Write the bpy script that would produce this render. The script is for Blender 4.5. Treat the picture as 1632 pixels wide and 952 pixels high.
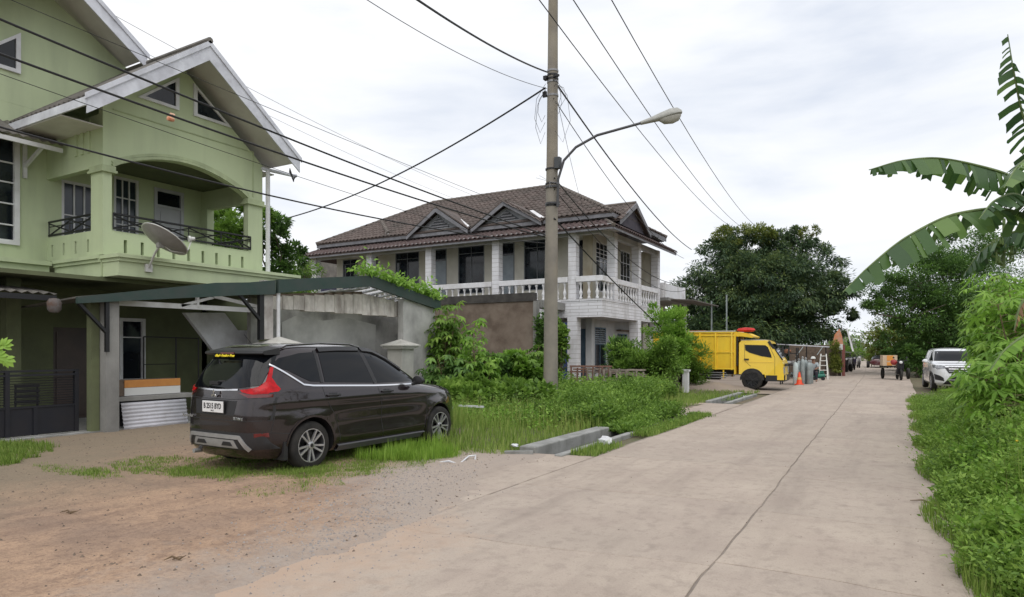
import bpy, bmesh, math, random
import numpy as np
from mathutils import Vector, Matrix, geometry
from mathutils.bvhtree import BVHTree
rnd = random.Random(7); NR = np.random.default_rng(11)
R = math.radians; PI = math.pi
sc = bpy.context.scene
for o in list(bpy.data.objects): bpy.data.objects.remove(o)
C = sc.collection

# ---------------------------------------------------------------- camera
cd = bpy.data.cameras.new('camera'); cam = bpy.data.objects.new('camera', cd); C.objects.link(cam)
cam.location = (0, 0, 1.64); cam.rotation_euler = (R(90), 0, R(30.3))
cd.sensor_width = 36; cd.lens = 1050/1632*36; cd.shift_y = 82/1632
cd.clip_start = .1; cd.clip_end = 1500
sc.camera = cam
# ---------------------------------------------------------------- sky and sun (overcast)
SUN_EL, SUN_AZ = R(58), R(150)       # azimuth measured from +Y towards +X
w = bpy.data.worlds.new('World'); sc.world = w; w.use_nodes = True
nt = w.node_tree; nt.nodes.clear()
def N(t, **k):
    n = nt.nodes.new(t)
    for a, b in k.items(): setattr(n, a, b)
    return n
sky = N('ShaderNodeTexSky', sky_type='NISHITA', sun_disc=False, sun_elevation=SUN_EL, sun_rotation=SUN_AZ)
bg1 = N('ShaderNodeBackground'); bg1.inputs[1].default_value = .08
nt.links.new(sky.outputs[0], bg1.inputs[0])
tc = N('ShaderNodeTexCoord'); mp = N('ShaderNodeMapping'); mp.inputs['Scale'].default_value = (1.3, 1.3, 5.5)
nt.links.new(tc.outputs['Generated'], mp.inputs[0])
n1 = N('ShaderNodeTexNoise'); n1.inputs['Scale'].default_value = 1.9; n1.inputs['Detail'].default_value = 6; n1.inputs['Roughness'].default_value = .52; n1.inputs['Distortion'].default_value = .3
nt.links.new(mp.outputs[0], n1.inputs['Vector'])
cr = N('ShaderNodeValToRGB'); e = cr.color_ramp.elements
e[0].position = .30; e[0].color = (.70, .75, .845, 1)
e[1].position = .60; e[1].color = (.985, .99, 1.01, 1)
m_ = cr.color_ramp.elements.new(.44); m_.color = (.85, .88, .935, 1)
nt.links.new(n1.outputs[0], cr.inputs[0])
bg2 = N('ShaderNodeBackground'); bg2.inputs[1].default_value = 1.0
nt.links.new(cr.outputs[0], bg2.inputs[0])
mx = N('ShaderNodeMixShader'); mx.inputs[0].default_value = .96
nt.links.new(bg1.outputs[0], mx.inputs[1]); nt.links.new(bg2.outputs[0], mx.inputs[2])
wo = N('ShaderNodeOutputWorld'); nt.links.new(mx.outputs[0], wo.inputs[0])
sd = bpy.data.lights.new('sun', 'SUN'); sd.energy = 1.5; sd.angle = R(60); sd.color = (1, .965, .91)
so = bpy.data.objects.new('sun', sd); C.objects.link(so)
dv = Vector((math.sin(SUN_AZ)*math.cos(SUN_EL), math.cos(SUN_AZ)*math.cos(SUN_EL), math.sin(SUN_EL)))
so.rotation_euler = dv.to_track_quat('Z', 'Y').to_euler()
sc.view_settings.view_transform = 'Standard'; sc.view_settings.look = 'None'
sc.view_settings.exposure = 0.16; sc.view_settings.gamma = 1
sc.render.engine = 'CYCLES'; sc.render.resolution_x = 1024; sc.render.resolution_y = 597

# ---------------------------------------------------------------- materials
MT = {}
def mat(key, c1, c2=None, s=2.0, rough=.8, metal=0, bump=0, bs=40, dirt=None, da=.5, ds=.8, streak=1.0, coat=0, spec=.5, lo=.35, hi=.65, dlo=.45, dhi=.75, emit=None):
    if key in MT: return MT[key]
    m = bpy.data.materials.new(key); m.use_nodes = True; t = m.node_tree; L = t.links.new
    b = t.nodes['Principled BSDF']
    b.inputs['Roughness'].default_value = rough; b.inputs['Metallic'].default_value = metal
    b.inputs['Coat Weight'].default_value = coat; b.inputs['Coat Roughness'].default_value = .06
    b.inputs['Specular IOR Level'].default_value = spec
    col = t.nodes.new('ShaderNodeRGB'); col.outputs[0].default_value = (*c1, 1); cur = col.outputs[0]
    g = t.nodes.new('ShaderNodeNewGeometry')
    def noise(sc_, zs=1.0, det=5, off=0):
        mpn = t.nodes.new('ShaderNodeMapping'); mpn.inputs['Scale'].default_value = (1, 1, zs); mpn.inputs['Location'].default_value = (off, off*2, off)
        L(g.outputs['Position'], mpn.inputs[0])
        n = t.nodes.new('ShaderNodeTexNoise'); n.inputs['Scale'].default_value = sc_; n.inputs['Detail'].default_value = det; n.inputs['Roughness'].default_value = .6
        L(mpn.outputs[0], n.inputs['Vector']); return n.outputs[0]
    def ramp(src, a, bb):
        r = t.nodes.new('ShaderNodeMapRange'); r.inputs[1].default_value = a; r.inputs[2].default_value = bb; L(src, r.inputs[0]); return r.outputs[0]
    def mix(a, bcol, f):
        x = t.nodes.new('ShaderNodeMix'); x.data_type = 'RGBA'; L(f, x.inputs[0]); L(a, x.inputs[6]); x.inputs[7].default_value = (*bcol, 1); return x.outputs[2]
    if c2: cur = mix(cur, c2, ramp(noise(s), lo, hi))
    if dirt:
        f = ramp(noise(ds, streak, 7, 3.3), dlo, dhi)
        mm = t.nodes.new('ShaderNodeMath'); mm.operation = 'MULTIPLY'; mm.inputs[1].default_value = da; L(f, mm.inputs[0])
        cur = mix(cur, dirt, mm.outputs[0])
    L(cur, b.inputs['Base Color'])
    if bump:
        bn = t.nodes.new('ShaderNodeBump'); bn.inputs['Strength'].default_value = bump; bn.inputs['Distance'].default_value = .02
        L(noise(bs, 1, 6, 1.7), bn.inputs['Height']); L(bn.outputs[0], b.inputs['Normal'])
    if emit: b.inputs['Emission Color'].default_value = (*emit, 1); b.inputs['Emission Strength'].default_value = 1
    MT[key] = m; m.diffuse_color = (*c1, 1); return m
def leafmat(key, dark, mid, light, trans=.3, rough=.55, spec=.35):
    """leaf: colour from the per-face attribute 'v' (each leaf its own shade of green)"""
    if key in MT: return MT[key]
    m = bpy.data.materials.new(key); m.use_nodes = True; t = m.node_tree; L = t.links.new
    b = t.nodes['Principled BSDF']; b.inputs['Roughness'].default_value = rough; b.inputs['Specular IOR Level'].default_value = spec
    a = t.nodes.new('ShaderNodeAttribute'); a.attribute_name = 'v'
    r = t.nodes.new('ShaderNodeValToRGB'); e = r.color_ramp.elements
    e[0].position = 0; e[0].color = (*dark, 1); e[1].position = 1; e[1].color = (*light, 1)
    q = e.new(.5); q.color = (*mid, 1)
    L(a.outputs['Fac'], r.inputs[0]); L(r.outputs[0], b.inputs['Base Color'])
    tr = t.nodes.new('ShaderNodeBsdfTranslucent'); L(r.outputs[0], tr.inputs[0])
    mxs = t.nodes.new('ShaderNodeMixShader'); mxs.inputs[0].default_value = trans
    L(b.outputs[0], mxs.inputs[1]); L(tr.outputs[0], mxs.inputs[2])
    L(mxs.outputs[0], t.nodes['Material Output'].inputs[0])
    MT[key] = m; return m

# ---------------------------------------------------------------- object helpers
def tag(o, label=None, cat=None, group=None, kind=None):
    if label: o['label'] = label
    if cat: o['category'] = cat
    if group: o['group'] = group
    if kind: o['kind'] = kind
    return o
def thing(name, label, cat, loc=(0, 0, 0), group=None):
    o = bpy.data.objects.new(name, None); o.empty_display_size = .2; C.objects.link(o); o.location = loc
    return tag(o, label, cat, group)
def struct(name, loc=(0, 0, 0)):
    o = bpy.data.objects.new(name, None); C.objects.link(o); o.location = loc; o['kind'] = 'structure'; return o
def org(o):
    p = Vector((0, 0, 0))
    while o is not None: p = p + o.location; o = o.parent
    return p
def link(name, me, parent=None, loc=None):
    o = bpy.data.objects.new(name, me); C.objects.link(o)
    if parent is not None: o.parent = parent
    if loc is not None: o.location = loc
    return o
def dup(root, loc=None, rz=None, label=None, group=None, scale=None):
    r = root.copy(); C.objects.link(r)
    if loc is not None: r.location = loc
    if rz is not None: r.rotation_euler = (0, 0, rz)
    if scale is not None: r.scale = scale
    if label: r['label'] = label
    if group: r['group'] = group
    for ch in list(root.children):
        c = ch.copy(); C.objects.link(c); c.parent = r
        for g in ch.children:
            d = g.copy(); C.objects.link(d); d.parent = c
    return r
class MB:
    def __init__(s): s.v = []; s.f = []; s.m = []; s.mi = 0
    def add(s, vs, fs):
        k = len(s.v); s.v += [tuple(p) for p in vs]; s.f += [tuple(i+k for i in f) for f in fs]; s.m += [s.mi]*len(fs); return s
    def box(s, x0, y0, z0, x1, y1, z1):
        if x0 > x1: x0, x1 = x1, x0
        if y0 > y1: y0, y1 = y1, y0
        if z0 > z1: z0, z1 = z1, z0
        return s.add([(x0,y0,z0),(x1,y0,z0),(x1,y1,z0),(x0,y1,z0),(x0,y0,z1),(x1,y0,z1),(x1,y1,z1),(x0,y1,z1)],
                     [(0,3,2,1),(4,5,6,7),(0,1,5,4),(1,2,6,5),(2,3,7,6),(3,0,4,7)])
    def bar(s, a, b, w, h=None, up=(0, 0, 1)):
        h = w if h is None else h; a = Vector(a); b = Vector(b); d = (b-a).normalized(); u = Vector(up)
        if abs(d.dot(u)) > .98: u = Vector((1, 0, 0))
        r = d.cross(u).normalized()*w/2; t = r.cross(d).normalized()*h/2
        vs = [a-r-t, a+r-t, a+r+t, a-r+t, b-r-t, b+r-t, b+r+t, b-r+t]
        return s.add(vs, [(0,1,2,3),(7,6,5,4),(0,4,5,1),(1,5,6,2),(2,6,7,3),(3,7,4,0)])
    def tube(s, pts, r, n=6, cap=True):
        pts = [Vector(p) for p in pts]; rs = r if isinstance(r, (list, tuple)) else [r]*len(pts)
        k = len(s.v); prev = None
        for i, p in enumerate(pts):
            d = (pts[min(i+1, len(pts)-1)]-pts[max(i-1, 0)]).normalized()
            if prev is None:
                u = Vector((0, 0, 1)) if abs(d.z) < .9 else Vector((1, 0, 0))
            else: u = prev
            a = (u - d*u.dot(d)).normalized(); prev = a; b = d.cross(a)
            for j in range(n):
                t = 2*PI*j/n; s.v.append(tuple(p+(a*math.cos(t)+b*math.sin(t))*rs[i]))
        for i in range(len(pts)-1):
            for j in range(n):
                s.f.append((k+i*n+j, k+i*n+(j+1) % n, k+(i+1)*n+(j+1) % n, k+(i+1)*n+j)); s.m.append(s.mi)
        if cap:
            s.f.append(tuple(k+j for j in range(n))[::-1]); s.f.append(tuple(k+(len(pts)-1)*n+j for j in range(n))); s.m += [s.mi]*2
        return s
    def lathe(s, prof, c=(0, 0, 0), n=10, axis='z', cap=True):
        k = len(s.v); c = Vector(c)
        for (r, h) in prof:
            for j in range(n):
                t = 2*PI*j/n; a, b = r*math.cos(t), r*math.sin(t)
                p = {'z': (a, b, h), 'x': (h, a, b), 'y': (b, h, a)}[axis]; s.v.append(tuple(c+Vector(p)))
        for i in range(len(prof)-1):
            for j in range(n):
                s.f.append((k+i*n+j, k+i*n+(j+1) % n, k+(i+1)*n+(j+1) % n, k+(i+1)*n+j)); s.m.append(s.mi)
        if cap:
            s.f.append(tuple(k+j for j in range(n))[::-1]); s.f.append(tuple(k+(len(prof)-1)*n+j for j in range(n))); s.m += [s.mi]*2
        return s
    def prism(s, poly, axis, a, b):
        """2-D polygon extruded along an axis from a to b. axis x: poly=(y,z); y: (x,z); z: (x,y)"""
        n = len(poly)
        def P(u, v, t): return {'x': (t, u, v), 'y': (u, t, v), 'z': (u, v, t)}[axis]
        vs = [P(u, v, a) for u, v in poly]+[P(u, v, b) for u, v in poly]
        fs = [tuple(range(n)), tuple(range(2*n-1, n-1, -1))]+[(i, n+i, n+(i+1) % n, (i+1) % n) for i in range(n)]
        return s.add(vs, fs)
    def slab(s, a, b, c, d, th):
        """quad with thickness, extruded down its normal"""
        a, b, c, d = map(Vector, (a, b, c, d)); n = (b-a).cross(d-a).normalized()*th
        vs = [a, b, c, d, a-n, b-n, c-n, d-n]
        return s.add(vs, [(0,1,2,3),(7,6,5,4),(0,4,5,1),(1,5,6,2),(2,6,7,3),(3,7,4,0)])
    def xf(s, M, k=0):
        for i in range(k, len(s.v)): s.v[i] = tuple(M @ Vector(s.v[i]))
        return s
    def mesh(s, name, mats, smooth=False, off=None):
        me = bpy.data.meshes.new(name)
        v = s.v if off is None else [(a-off[0], b-off[1], c-off[2]) for a, b, c in s.v]
        me.from_pydata(v, [], s.f)
        for m in (mats if isinstance(mats, (list, tuple)) else [mats]): me.materials.append(m)
        if len(me.materials) > 1:
            for p, i in zip(me.polygons, s.m): p.material_index = i
        if smooth: me.polygons.foreach_set('use_smooth', [True]*len(me.polygons))
        if len(s.f) < 60000:
            bm = bmesh.new(); bm.from_mesh(me); bmesh.ops.recalc_face_normals(bm, faces=bm.faces); bm.to_mesh(me); bm.free()
        me.update(); return me
    def build(s, name, mats, parent=None, smooth=False, bevel=0, label=None, ang=40):
        off = org(parent) if parent is not None else None
        me = s.mesh(name, mats, smooth, off); o = link(name, me, parent)
        if smooth: autosm(me, ang)
        if bevel:
            m = o.modifiers.new('bevel', 'BEVEL'); m.width = bevel; m.segments = 2; m.limit_method = 'ANGLE'; m.angle_limit = R(40)
        if label: o['label'] = label
        return o
def autosm(me, ang=40):
    bm = bmesh.new(); bm.from_mesh(me)
    for e in bm.edges:
        if len(e.link_faces) == 2 and e.calc_face_angle(0) > R(ang): e.smooth = False
    bm.to_mesh(me); bm.free()
def fixn(o):
    bm = bmesh.new(); bm.from_mesh(o.data); bmesh.ops.recalc_face_normals(bm, faces=bm.faces); bm.to_mesh(o.data); bm.free(); return o
def top(o, label, cat, group=None, kind=None): return tag(o, label, cat, group, kind)
def wallx(mb, X, th, y0, y1, z0, z1, holes):
    """wall on plane X (thickness th towards -X) running y0..y1, z0..z1 with rectangular holes (ya,yb,za,zb)"""
    _wall(mb, y0, y1, z0, z1, holes, lambda a, b, c, d: mb.box(X-th, a, c, X, b, d))
def wally(mb, Y, th, x0, x1, z0, z1, holes):
    _wall(mb, x0, x1, z0, z1, holes, lambda a, b, c, d: mb.box(a, Y, c, b, Y+th, d))
def _wall(mb, a0, a1, z0, z1, holes, put):
    cuts = sorted({a0, a1, *[h[0] for h in holes], *[h[1] for h in holes]})
    cuts = [c for c in cuts if a0 <= c <= a1]
    for a, b in zip(cuts, cuts[1:]):
        if b-a < 1e-4: continue
        z = z0
        for h in sorted([h for h in holes if h[0] <= a+1e-5 and h[1] >= b-1e-5], key=lambda h: h[2]):
            if h[2] > z+1e-4: put(a, b, z, h[2])
            z = h[3]
        if z < z1-1e-4: put(a, b, z, z1)

# ---------------------------------------------------------------- leaves
def nrm(a): return a/np.maximum(np.linalg.norm(a, axis=1, keepdims=True), 1e-6)
def rdir(n): return nrm(NR.normal(size=(n, 3)))
def leafmesh(name, P, D, NN, L, W, V, m, seg=1, droop=0., fold=.25, extra=None, off=None):
    """n leaves: base P, axis D, rough normal NN, length L, width W, shade V (0..1)"""
    n = len(P); D = nrm(D); S = nrm(np.cross(D, NN)); U = np.cross(S, D)
    L = L.reshape(-1, 1); W = W.reshape(-1, 1)
    if off is not None: P = P-np.array(off)
    if seg == 1:
        mid = P+D*L*.45; vs = np.stack([P, mid-S*W*.5+U*W*fold, P+D*L-U*L*droop, mid+S*W*.5+U*W*fold], 1); k = 4
        loops = np.array([0, 2, 1, 0, 3, 2]); ls = [0, 3]; lt = [3, 3]
    else:
        a = P+D*L*.3; b = P+D*L*.7-U*L*droop*.35; t = P+D*L-U*L*droop
        vs = np.stack([P, a-S*W*.5+U*W*fold, a+S*W*.5+U*W*fold, b-S*W*.42+U*W*fold*.6, b+S*W*.42+U*W*fold*.6, t], 1); k = 6
        loops = np.array([0, 2, 1, 1, 2, 4, 3, 3, 4, 5]); ls = [0, 3, 7]; lt = [3, 4, 3]
    nl = len(loops); nf = len(ls)
    co = vs.reshape(-1, 3); lo = (loops[None, :]+(np.arange(n)*k)[:, None]).ravel()
    st = (np.array(ls)[None, :]+(np.arange(n)*nl)[:, None]).ravel(); to = np.tile(lt, n)
    fv = np.repeat(V, nf); nleafv = len(co); mi = np.zeros(len(st), int)
    if extra is not None and len(extra.v):
        ev = np.array(extra.v, float)
        if off is not None: ev = ev-np.array(off)
        co = np.vstack([co, ev]); el = np.array([i for f in extra.f for i in f])+nleafv; et = np.array([len(f) for f in extra.f])
        es = len(lo)+np.concatenate([[0], np.cumsum(et)[:-1]]); lo = np.concatenate([lo, el]); st = np.concatenate([st, es]); to = np.concatenate([to, et])
        fv = np.concatenate([fv, np.full(len(et), .4)]); mi = np.concatenate([mi, np.ones(len(et), int)])
    me = bpy.data.meshes.new(name); me.vertices.add(len(co)); me.vertices.foreach_set('co', co.astype(np.float32).ravel())
    me.loops.add(len(lo)); me.loops.foreach_set('vertex_index', lo.astype(np.int32))
    me.polygons.add(len(st)); me.polygons.foreach_set('loop_start', st.astype(np.int32)); me.polygons.foreach_set('loop_total', to.astype(np.int32))
    at = me.attributes.new('v', 'FLOAT', 'FACE'); at.data.foreach_set('value', np.clip(fv, 0, 1).astype(np.float32))
    for q in (m if isinstance(m, (list, tuple)) else [m]): me.materials.append(q)
    if len(me.materials) > 1: me.polygons.foreach_set('material_index', mi.astype(np.int32))
    me.update(calc_edges=True); return me
def crown(blobs, n, clump=.3, nclump=26, ll=.2, lw=.07, down=.35, seed=0, flat=.7, tint=.3, inner=.25):
    """leaf arrays for a crown made of many small clumps sitting on and in the big blobs"""
    rg = np.random.default_rng(seed); ws = np.array([r[1][0]*r[1][2] for r in blobs]); ws = ws/ws.sum()
    Ps, Ds, Vs = [], [], []
    for (c, r), wt in zip(blobs, ws):
        c = np.array(c, float); r = np.array(r, float); k = max(4, int(nclump*len(blobs)*wt)); m = int(n*wt/k)+1
        d = rg.normal(size=(k, 3)); d /= np.linalg.norm(d, axis=1, keepdims=True); d[:, 2] = np.where(d[:, 2] < -.75, -d[:, 2], d[:, 2])
        rad = np.where(rg.random((k, 1)) < inner, rg.uniform(.3, .75, (k, 1)), rg.uniform(.82, 1.08, (k, 1)))
        cc = c+d*r*rad
        for i in range(k):
            q = rg.normal(size=(m, 3)); q /= np.linalg.norm(q, axis=1, keepdims=True)
            cr_ = r.mean()*clump*rg.uniform(.6, 1.35)
            Ps.append(cc[i]+q*np.array([1, 1, flat])*cr_*rg.uniform(.35, 1.0, (m, 1)))
            out = q*.8+d[i]*.9+rg.normal(size=(m, 3))*.5; out[:, 2] -= down; Ds.append(out)
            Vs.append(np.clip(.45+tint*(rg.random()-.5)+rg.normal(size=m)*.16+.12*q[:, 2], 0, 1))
    P = np.vstack(Ps); D = np.vstack(Ds); V = np.concatenate(Vs); k = len(P)
    NN = rg.normal(size=(k, 3))*.45; NN[:, 2] += 1
    return P, D, NN, ll*rg.uniform(.6, 1.25, k), lw*rg.uniform(.7, 1.2, k), V
def limbs(mb, base, targets, r0, trunk_top, seed=0, n=8):
    rg = random.Random(seed); b = Vector(base); t = Vector(trunk_top)
    pts = [b, b.lerp(t, .35)+Vector((rg.uniform(-1, 1), rg.uniform(-1, 1), 0))*r0*.6, b.lerp(t, .7)+Vector((rg.uniform(-1, 1), rg.uniform(-1, 1), 0))*r0*.6, t]
    mb.tube(pts, [r0*1.25, r0, r0*.85, r0*.7], n)
    for q in targets:
        q = Vector(q); m = t.lerp(q, .5)+Vector((rg.uniform(-.3, .3), rg.uniform(-.3, .3), rg.uniform(-.1, .35)))
        mb.tube([t-Vector((0, 0, r0)), t.lerp(m, .5), m, q], [r0*.5, r0*.42, r0*.28, r0*.1], 6)
        for _ in range(3):
            s = m.lerp(q, rg.uniform(.1, .8)); e_ = s+Vector((rg.uniform(-1, 1), rg.uniform(-1, 1), rg.uniform(-.2, .8)))*(q-t).length*.28
            mb.tube([s, s.lerp(e_, .5)+Vector((0, 0, .05)), e_], [r0*.16, r0*.1, r0*.04], 5)
BARK = mat('bark', (.10, .075, .055), (.17, .14, .11), 6, .9, bump=.6, bs=25)
def tree(name, label, cat, loc, blobs, n, lm, th, r0=.2, targets=None, group=None, **k):
    t = thing(name, label, cat, loc, group)
    P, D, NN, L, W, V = crown(blobs, n, **k)
    link('crown', leafmesh('crown', P, D, NN, L, W, V, lm, off=loc), t)
    mb = MB(); limbs(mb, (loc[0], loc[1], loc[2]-.05), targets or [b[0] for b in blobs], r0, (loc[0], loc[1], th), seed=k.get('seed', 0))
    mb.build('trunk', BARK, t, smooth=True); return t
# ================================================================ GROUND, ROAD, DRAIN
def bend(y): return -.0007*max(0, y-42)**2
def vn(x, y, s=1.0, o=0):      # cheap smooth value noise
    x = x*s+o*13.7; y = y*s+o*7.1
    return (math.sin(x*1.7+math.sin(y*1.3+.5)*1.9)+math.sin(y*2.1+math.sin(x*.9)*2.3)+.5*math.sin(x*4.3+y*3.1)+.35*math.sin(x*8.1-y*6.7+o))/2.85
M_soil = mat('soil', (.16, .115, .08), (.10, .10, .05), 1.3, .95, bump=.5, bs=30, dirt=(.07, .10, .03), da=.6, ds=.5)
M_dirt = mat('yard_dirt', (.45, .298, .196), (.33, .222, .152), 2.2, .95, bump=1.0, bs=22, dirt=(.21, .150, .118), da=.9, ds=.75, lo=.3, hi=.7)
M_conc = mat('road_concrete', (.43, .358, .298), (.36, .30, .25), .7, .85, bump=.25, bs=60, dirt=(.30, .235, .20), da=.55, ds=1.6, lo=.3, hi=.7)
M_conc2 = mat('road_concrete_paler', (.445, .372, .308), (.38, .315, .26), .9, .85, bump=.25, bs=60, dirt=(.31, .24, .205), da=.5, ds=1.3, lo=.3, hi=.7)
M_crack = mat('joint_filler', (.27, .23, .195), (.19, .16, .135), 6, .95)
def dust(m, c, x0, x1, side, sc_=3.0):
    '''sandy dust lying on a surface, thinning out from x1 towards x0 with a ragged edge'''
    t = m.node_tree; L = t.links.new; b = t.nodes['Principled BSDF']; src = b.inputs['Base Color'].links[0].from_socket
    g = t.nodes.new('ShaderNodeNewGeometry'); s = t.nodes.new('ShaderNodeSeparateXYZ'); L(g.outputs['Position'], s.inputs[0])
    n = t.nodes.new('ShaderNodeTexNoise'); n.inputs['Scale'].default_value = sc_; n.inputs['Detail'].default_value = 9; n.inputs['Roughness'].default_value = .72; L(g.outputs['Position'], n.inputs['Vector'])
    def M(op, *a):
        q = t.nodes.new('ShaderNodeMath'); q.operation = op
        for i, v in enumerate(a):
            if isinstance(v, (int, float)): q.inputs[i].default_value = v
            else: L(v, q.inputs[i])
        return q.outputs[0]
    # border follows the edge of road and apron: x = -3.7 near, -5.4 further on
    by = M('MULTIPLY', M('MAXIMUM', M('SUBTRACT', s.outputs[1], 4.6), 0.0), -.95); by = M('MAXIMUM', by, -1.9)
    d = M('SUBTRACT', M('SUBTRACT', s.outputs[0], by), M('MULTIPLY', M('SUBTRACT', n.outputs[0], .5), 2.6))
    r = t.nodes.new('ShaderNodeMapRange'); r.inputs[1].default_value = x0; r.inputs[2].default_value = x1; L(d, r.inputs[0])
    f = M('MULTIPLY', r.outputs[0], side)
    x = t.nodes.new('ShaderNodeMix'); x.data_type = 'RGBA'; L(f, x.inputs[0]); L(src, x.inputs[6]); x.inputs[7].default_value = (*c, 1); L(x.outputs[2], b.inputs['Base Color'])
M_gconc = mat('grey_concrete', (.33, .33, .32), (.25, .25, .24), 2.5, .9, bump=.4, bs=40, dirt=(.10, .10, .085), da=.8, ds=2.6, streak=.7)
M_wet = mat('drain_water', (.03, .035, .03), rough=.15)
def wear(m, c, amt, fine=.9):
    '''faint wheel-track stains running along the road, and darker blotches'''
    t = m.node_tree; L = t.links.new; b = t.nodes['Principled BSDF']; src = b.inputs['Base Color'].links[0].from_socket; g = t.nodes.new('ShaderNodeNewGeometry')
    for sc_, mp_, a, lo, hi in ((1.0, (2.2, .22, 1), amt, .5, .72), (5.0, (1, .8, 1), amt*.8, .56, .7), (26.0, (1, 1, 1), amt*fine, .60 if fine < 1 else .5, .68), (70.0, (1, 1, 1), amt*fine*.7, .5, .66), (9.0, (1, .8, 1), amt*fine*.8, .52, .66)):
        q = t.nodes.new('ShaderNodeMapping'); q.inputs['Scale'].default_value = mp_; L(g.outputs['Position'], q.inputs[0])
        n = t.nodes.new('ShaderNodeTexNoise'); n.inputs['Scale'].default_value = sc_; n.inputs['Detail'].default_value = 6; n.inputs['Roughness'].default_value = .65; L(q.outputs[0], n.inputs['Vector'])
        r = t.nodes.new('ShaderNodeMapRange'); r.inputs[1].default_value = lo; r.inputs[2].default_value = hi; r.inputs[4].default_value = a; L(n.outputs[0], r.inputs[0])
        x = t.nodes.new('ShaderNodeMix'); x.data_type = 'RGBA'; L(r.outputs[0], x.inputs[0]); L(src, x.inputs[6]); x.inputs[7].default_value = (*c, 1); src = x.outputs[2]
    L(src, b.inputs['Base Color'])
wear(M_conc, (.22, .178, .15), .5); wear(M_conc2, (.23, .185, .155), .5); wear(M_dirt, (.17, .11, .08), .55, 1.2)
dust(M_conc, (.42, .30, .22), -2.9, -4.0, .85); dust(M_conc2, (.42, .30, .22), -2.9, -4.0, .85); dust(M_dirt, (.20, .165, .115), -6.8, -9.6, .8); dust(M_dirt, (.36, .31, .27), -5.0, -3.7, .8)
CH = (-4.86, -4.50)
m = MB()
for x0, x1, y0, y1 in [(-700, CH[0], -300, 900), (CH[1], 700, -300, 900), (CH[0], CH[1], -300, 9.0), (CH[0], CH[1], 16.2, 20.2), (CH[0], CH[1], 25.2, 900)]:
    m.add([(x0, y0, -.03), (x1, y0, -.03), (x1, y1, -.03), (x0, y1, -.03)], [(0, 1, 2, 3)])
g = m.build('ground', M_soil); g['kind'] = 'structure'
def sheet(name, x0, x1, y0, y1, step, zf, mt, keep=None):
    nx = int((x1-x0)/step)+1; ny = int((y1-y0)/step)+1; mb = MB()
    for j in range(ny+1):
        for i in range(nx+1):
            x = x0+(x1-x0)*i/nx; y = y0+(y1-y0)*j/ny; mb.v.append((x, y, zf(x, y)))
    for j in range(ny):
        for i in range(nx):
            cx = x0+(x1-x0)*(i+.5)/nx; cy = y0+(y1-y0)*(j+.5)/ny
            if keep and not keep(cx, cy): continue
            a = j*(nx+1)+i; mb.f.append((a, a+1, a+nx+2, a+nx+1)); mb.m.append(0)
    o = mb.build(name, mt, smooth=True); o['kind'] = 'structure'; return o
def sst(a, b, x): t = min(1, max(0, (x-a)/(b-a))); return t*t*(3-2*t)
def yardz(x, y):
    # flush with the slabs at the road edge, thinning out over them
    e = sst(-3.35, -4.3, x) if y < 6 else sst(-4.3, -5.2, x)
    if 5 < y < 7: e = sst(-3.35-(y-5)*.5, -4.3-(y-5)*.5, x)
    return .012+.035*e+.012*vn(x, y, 1.4)+.006*vn(x, y, 5, 2)
sheet('dirt_yard', -20, -3.3, -4, 9.0, .13, yardz, M_dirt)
def vergez(x, y): return .02+.05*sst(-5.1, -7, x)+.03*vn(x, y, .8)
sheet('verge', -24, -4.95, 9.0, 26, .3, vergez, M_soil, keep=lambda x, y: x < -5.15 or y > 12.2)
M_tyard = mat('truck_yard_dirt', (.33, .27, .22), (.25, .2, .17), .8, .95, bump=.5, bs=20, dirt=(.15, .13, .10), da=.6, ds=.6)
sheet('truck_yard', -24, -3.95, 26, 44, .5, lambda x, y: .01+.02*vn(x, y, .7), M_tyard)
# road: dark base sheet with every slab a piece of its own on it
rd = struct('road')
m = MB(); ys = [-6, 0, 10, 20, 30, 42, 50, 60, 70, 80, 95, 120, 160]
for a, b in zip(ys, ys[1:]):
    m.add([(-4.0+bend(a), a, .021), (.60+bend(a), a, .021), (.60+bend(b), b, .021), (-4.0+bend(b), b, .021)], [(0, 1, 2, 3)])
m.build('road_base', M_crack, rd)
def lanex(y): return -1.12-.014*y+.016*vn(y, 3, .6)+.005*math.sin(y*6.3)
def slab(xa, xb, ya, yb, g0, g1, seed, mt):
    """xa,xb,ya,yb are functions giving the border lines; the joint gap is g"""
    rr = random.Random(seed); n = 14; pts = []
    Y0, Y1 = ya(-2), yb(-2)
    for i in range(n): t = i/n; x = xa(Y0)*(1-t)+xb(Y0)*t; pts.append((x, ya(x)+g0+rr.uniform(0, .006)))
    for i in range(n): t = i/n; y = ya(xb(Y0))*(1-t)+yb(xb(Y1))*t; pts.append((xb(y)-g1-rr.uniform(0, .006), y+(g0 if i == 0 else 0)))
    for i in range(n): t = i/n; x = xb(Y1)*(1-t)+xa(Y1)*t; pts.append((x, yb(x)-g0-rr.uniform(0, .006)))
    for i in range(n): t = i/n; y = yb(xa(Y1))*(1-t)+ya(xa(Y0))*t; pts.append((xa(y)+g1+rr.uniform(0, .006), y-(g0 if i == 0 else 0)))
    z = .030+rr.uniform(-.001, .001); nn = len(pts); c = (sum(p[0] for p in pts)/nn, sum(p[1] for p in pts)/nn)
    mb = MB(); mb.v = [(x+bend(y), y, .012) for x, y in pts]+[(x+bend(y), y, z-.004) for x, y in pts]+[(c[0]+(x-c[0])*.997+bend(y), c[1]+(y-c[1])*.997, z) for x, y in pts]+[(c[0]+bend(c[1]), c[1], z)]
    for i in range(nn):
        j = (i+1) % nn; mb.f += [(i, j, nn+j, nn+i), (nn+i, nn+j, 2*nn+j, 2*nn+i), (2*nn+i, 2*nn+j, 3*nn)]; mb.m += [0]*3
    return mb.build('concrete_slab', mt, rd)
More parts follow.
